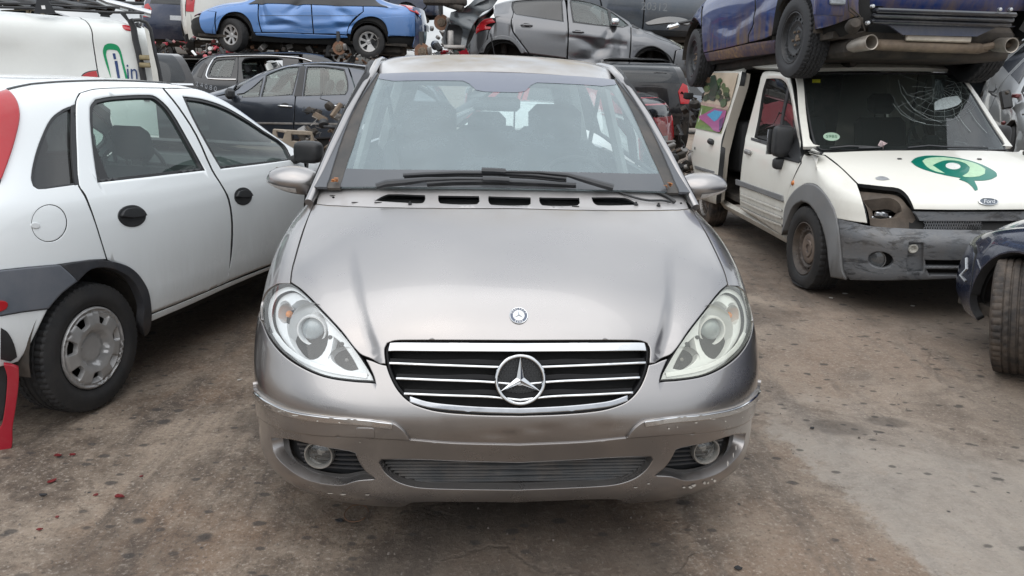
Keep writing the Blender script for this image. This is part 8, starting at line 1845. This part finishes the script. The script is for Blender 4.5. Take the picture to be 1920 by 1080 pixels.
def gz(x, y): return .006*math.sin(x*1.9+.7*math.sin(y*2.3))+.005*math.sin(y*2.7+x)+.0035*math.sin(x*7.1+y*3.3)
for y in gy:
    for x in gx: V.append((x, y, gz(x, y)-.008 if abs(x) < 5.5 and .9 < y < 10.5 else -.012))
nx = len(gx)
for j in range(len(gy)-1):
    for i in range(nx-1): Fc.append((j*nx+i, j*nx+i+1, (j+1)*nx+i+1, (j+1)*nx+i))
o = mesh('ground', V, Fc, GM); o['kind'] = 'structure'
# small stones and grit
mb = MB(); r2 = random.Random(3)
def pebble(mb, x, y, s_):
    k = [(s_*r2.uniform(.6, 1)*math.cos(a)*1.2, s_*r2.uniform(.6, 1)*math.sin(a), 0) for a in np.linspace(0, 2*math.pi, 6)[:-1]]
    c0 = len(k); rot = r2.uniform(0, 6); q = [(x+a*math.cos(rot)-b_*math.sin(rot), y+a*math.sin(rot)+b_*math.cos(rot), -.006) for a, b_, _ in k]+[(x+a*.55, y+b_*.55, -.004+s_*.75) for a, b_, _ in k]
    mb.add(q, [(i, (i+1) % 5, 5+(i+1) % 5, 5+i) for i in range(5)]+[(5, 6, 7, 8, 9)])
for _ in range(1500):
    y = r2.uniform(1.5, 9)**1; x = r2.uniform(-3.2, 3.2)*(.4+y/8); pebble(mb, x, y, r2.uniform(.0015, .0045)*(1+.5*(r2.random() < .06)))
o = mb.build('grit', plain('grit', (.15, .13, .115), rough=.9, var=.6, scale=3, bumpy=0), None, False); o['kind'] = 'stuff'; tag(o, 'small grit and stones scattered over the concrete yard', 'grit', kind='stuff')
def shard(px_, py_, L_, W_, rot, mat, label, cat='shard', grp='red plastic shards on the ground', name='plastic_shard'):
    p = at_z(px_, py_, 0); r3 = random.Random(int(px_*7+py_)); nn_ = 8; v = []
    for k in range(nn_):
        a = 2*math.pi*k/nn_; rr_ = r3.uniform(.65, 1.1); x, y = L_*rr_*math.cos(a), W_*rr_*math.sin(a)
        v.append((x, y, .002+.35*W_*r3.random()))
    v2 = [(x, y, z+.0035) for x, y, z in v]; nn = nn_
    o = mesh(name, v+v2, [tuple(range(nn))[::-1], tuple(range(nn, 2*nn))]+[(i, (i+1) % nn, nn+(i+1) % nn, nn+i) for i in range(nn)], mat, None, False)
    o.location = (p.x, p.y, gz(p.x, p.y)-.006); o.rotation_euler = (0, 0, R(rot)); tag(o, label, cat, grp); return o
M_REDS = plain('broken red plastic', (.15, .018, .02), rough=.3, var=.3, bumpy=.1)
M_BLKS = plain('black rubber crumb', (.02, .02, .022), rough=.8)
M_WHTS = plain('dirty white chip', (.5, .49, .46), rough=.7)
for a in ((108,853,.014,.010,20,'small dark red chip nearest the white hatchback rear wheel'),(96,901,.020,.010,60,'narrow dark red plastic sliver standing on edge, left of the others'),
          (223,926,.021,.012,-15,'largest bright red plastic shard on the bare concrete'),(135,851,.013,.008,10,'faint dark red fragment close to the tyre mark'),
          (180,924,.010,.006,30,'tiny red crumb just left of the largest shard'),(107,967,.007,.005,0,'single red speck below the left sliver'),(74,991,.010,.006,15,'lowest red crumb near the left edge of the yard'),(265,888,.009,.004,40,'thin orange red splinter right of the largest shard')):
    shard(*a[:5], M_REDS, a[5])
for a in ((636,970,.014,.011,0,'black rubber lump on the concrete in front of the silver bumper left end'),(1385,1066,.014,.010,0,'black rubber lump at the bottom of the pale slab'),(80,927,.014,.010,20,'grey stone by the narrow red sliver'),(1523,802,.010,.008,0,'dark pebble on the right hand concrete')):
    shard(*a[:5], M_BLKS, a[5], 'lump', 'small black lumps on the ground', 'rubber_lump')
for a in ((1585,547,.022,.016,0,'crumpled white scrap in front of the white van flat tyre'),(449,712,.012,.004,30,'white splinter between white hatchback and silver car'),(1712,570,.016,.010,0,'pale scrap under the front edge of the white van'),(1558,556,.014,.012,0,'grey flake left of the crumpled white scrap'),(1163,1100,.006,.004,0,'x')):
    if a[5] != 'x': shard(*a[:5], M_WHTS, a[5], 'scrap', 'pale scraps on the ground', 'paper_scrap')
p = at_z(668, 962, 0); o = MB().tube([(p.x+.045*math.cos(t)*.9, p.y+.055*math.sin(t), .0) for t in np.linspace(.2, 5.8, 24)], .0016, 5).build('wire_loop', M_RUST, None); tag(o, 'thin curled wire loop lying on the concrete, left of the silver bumper', 'wire')
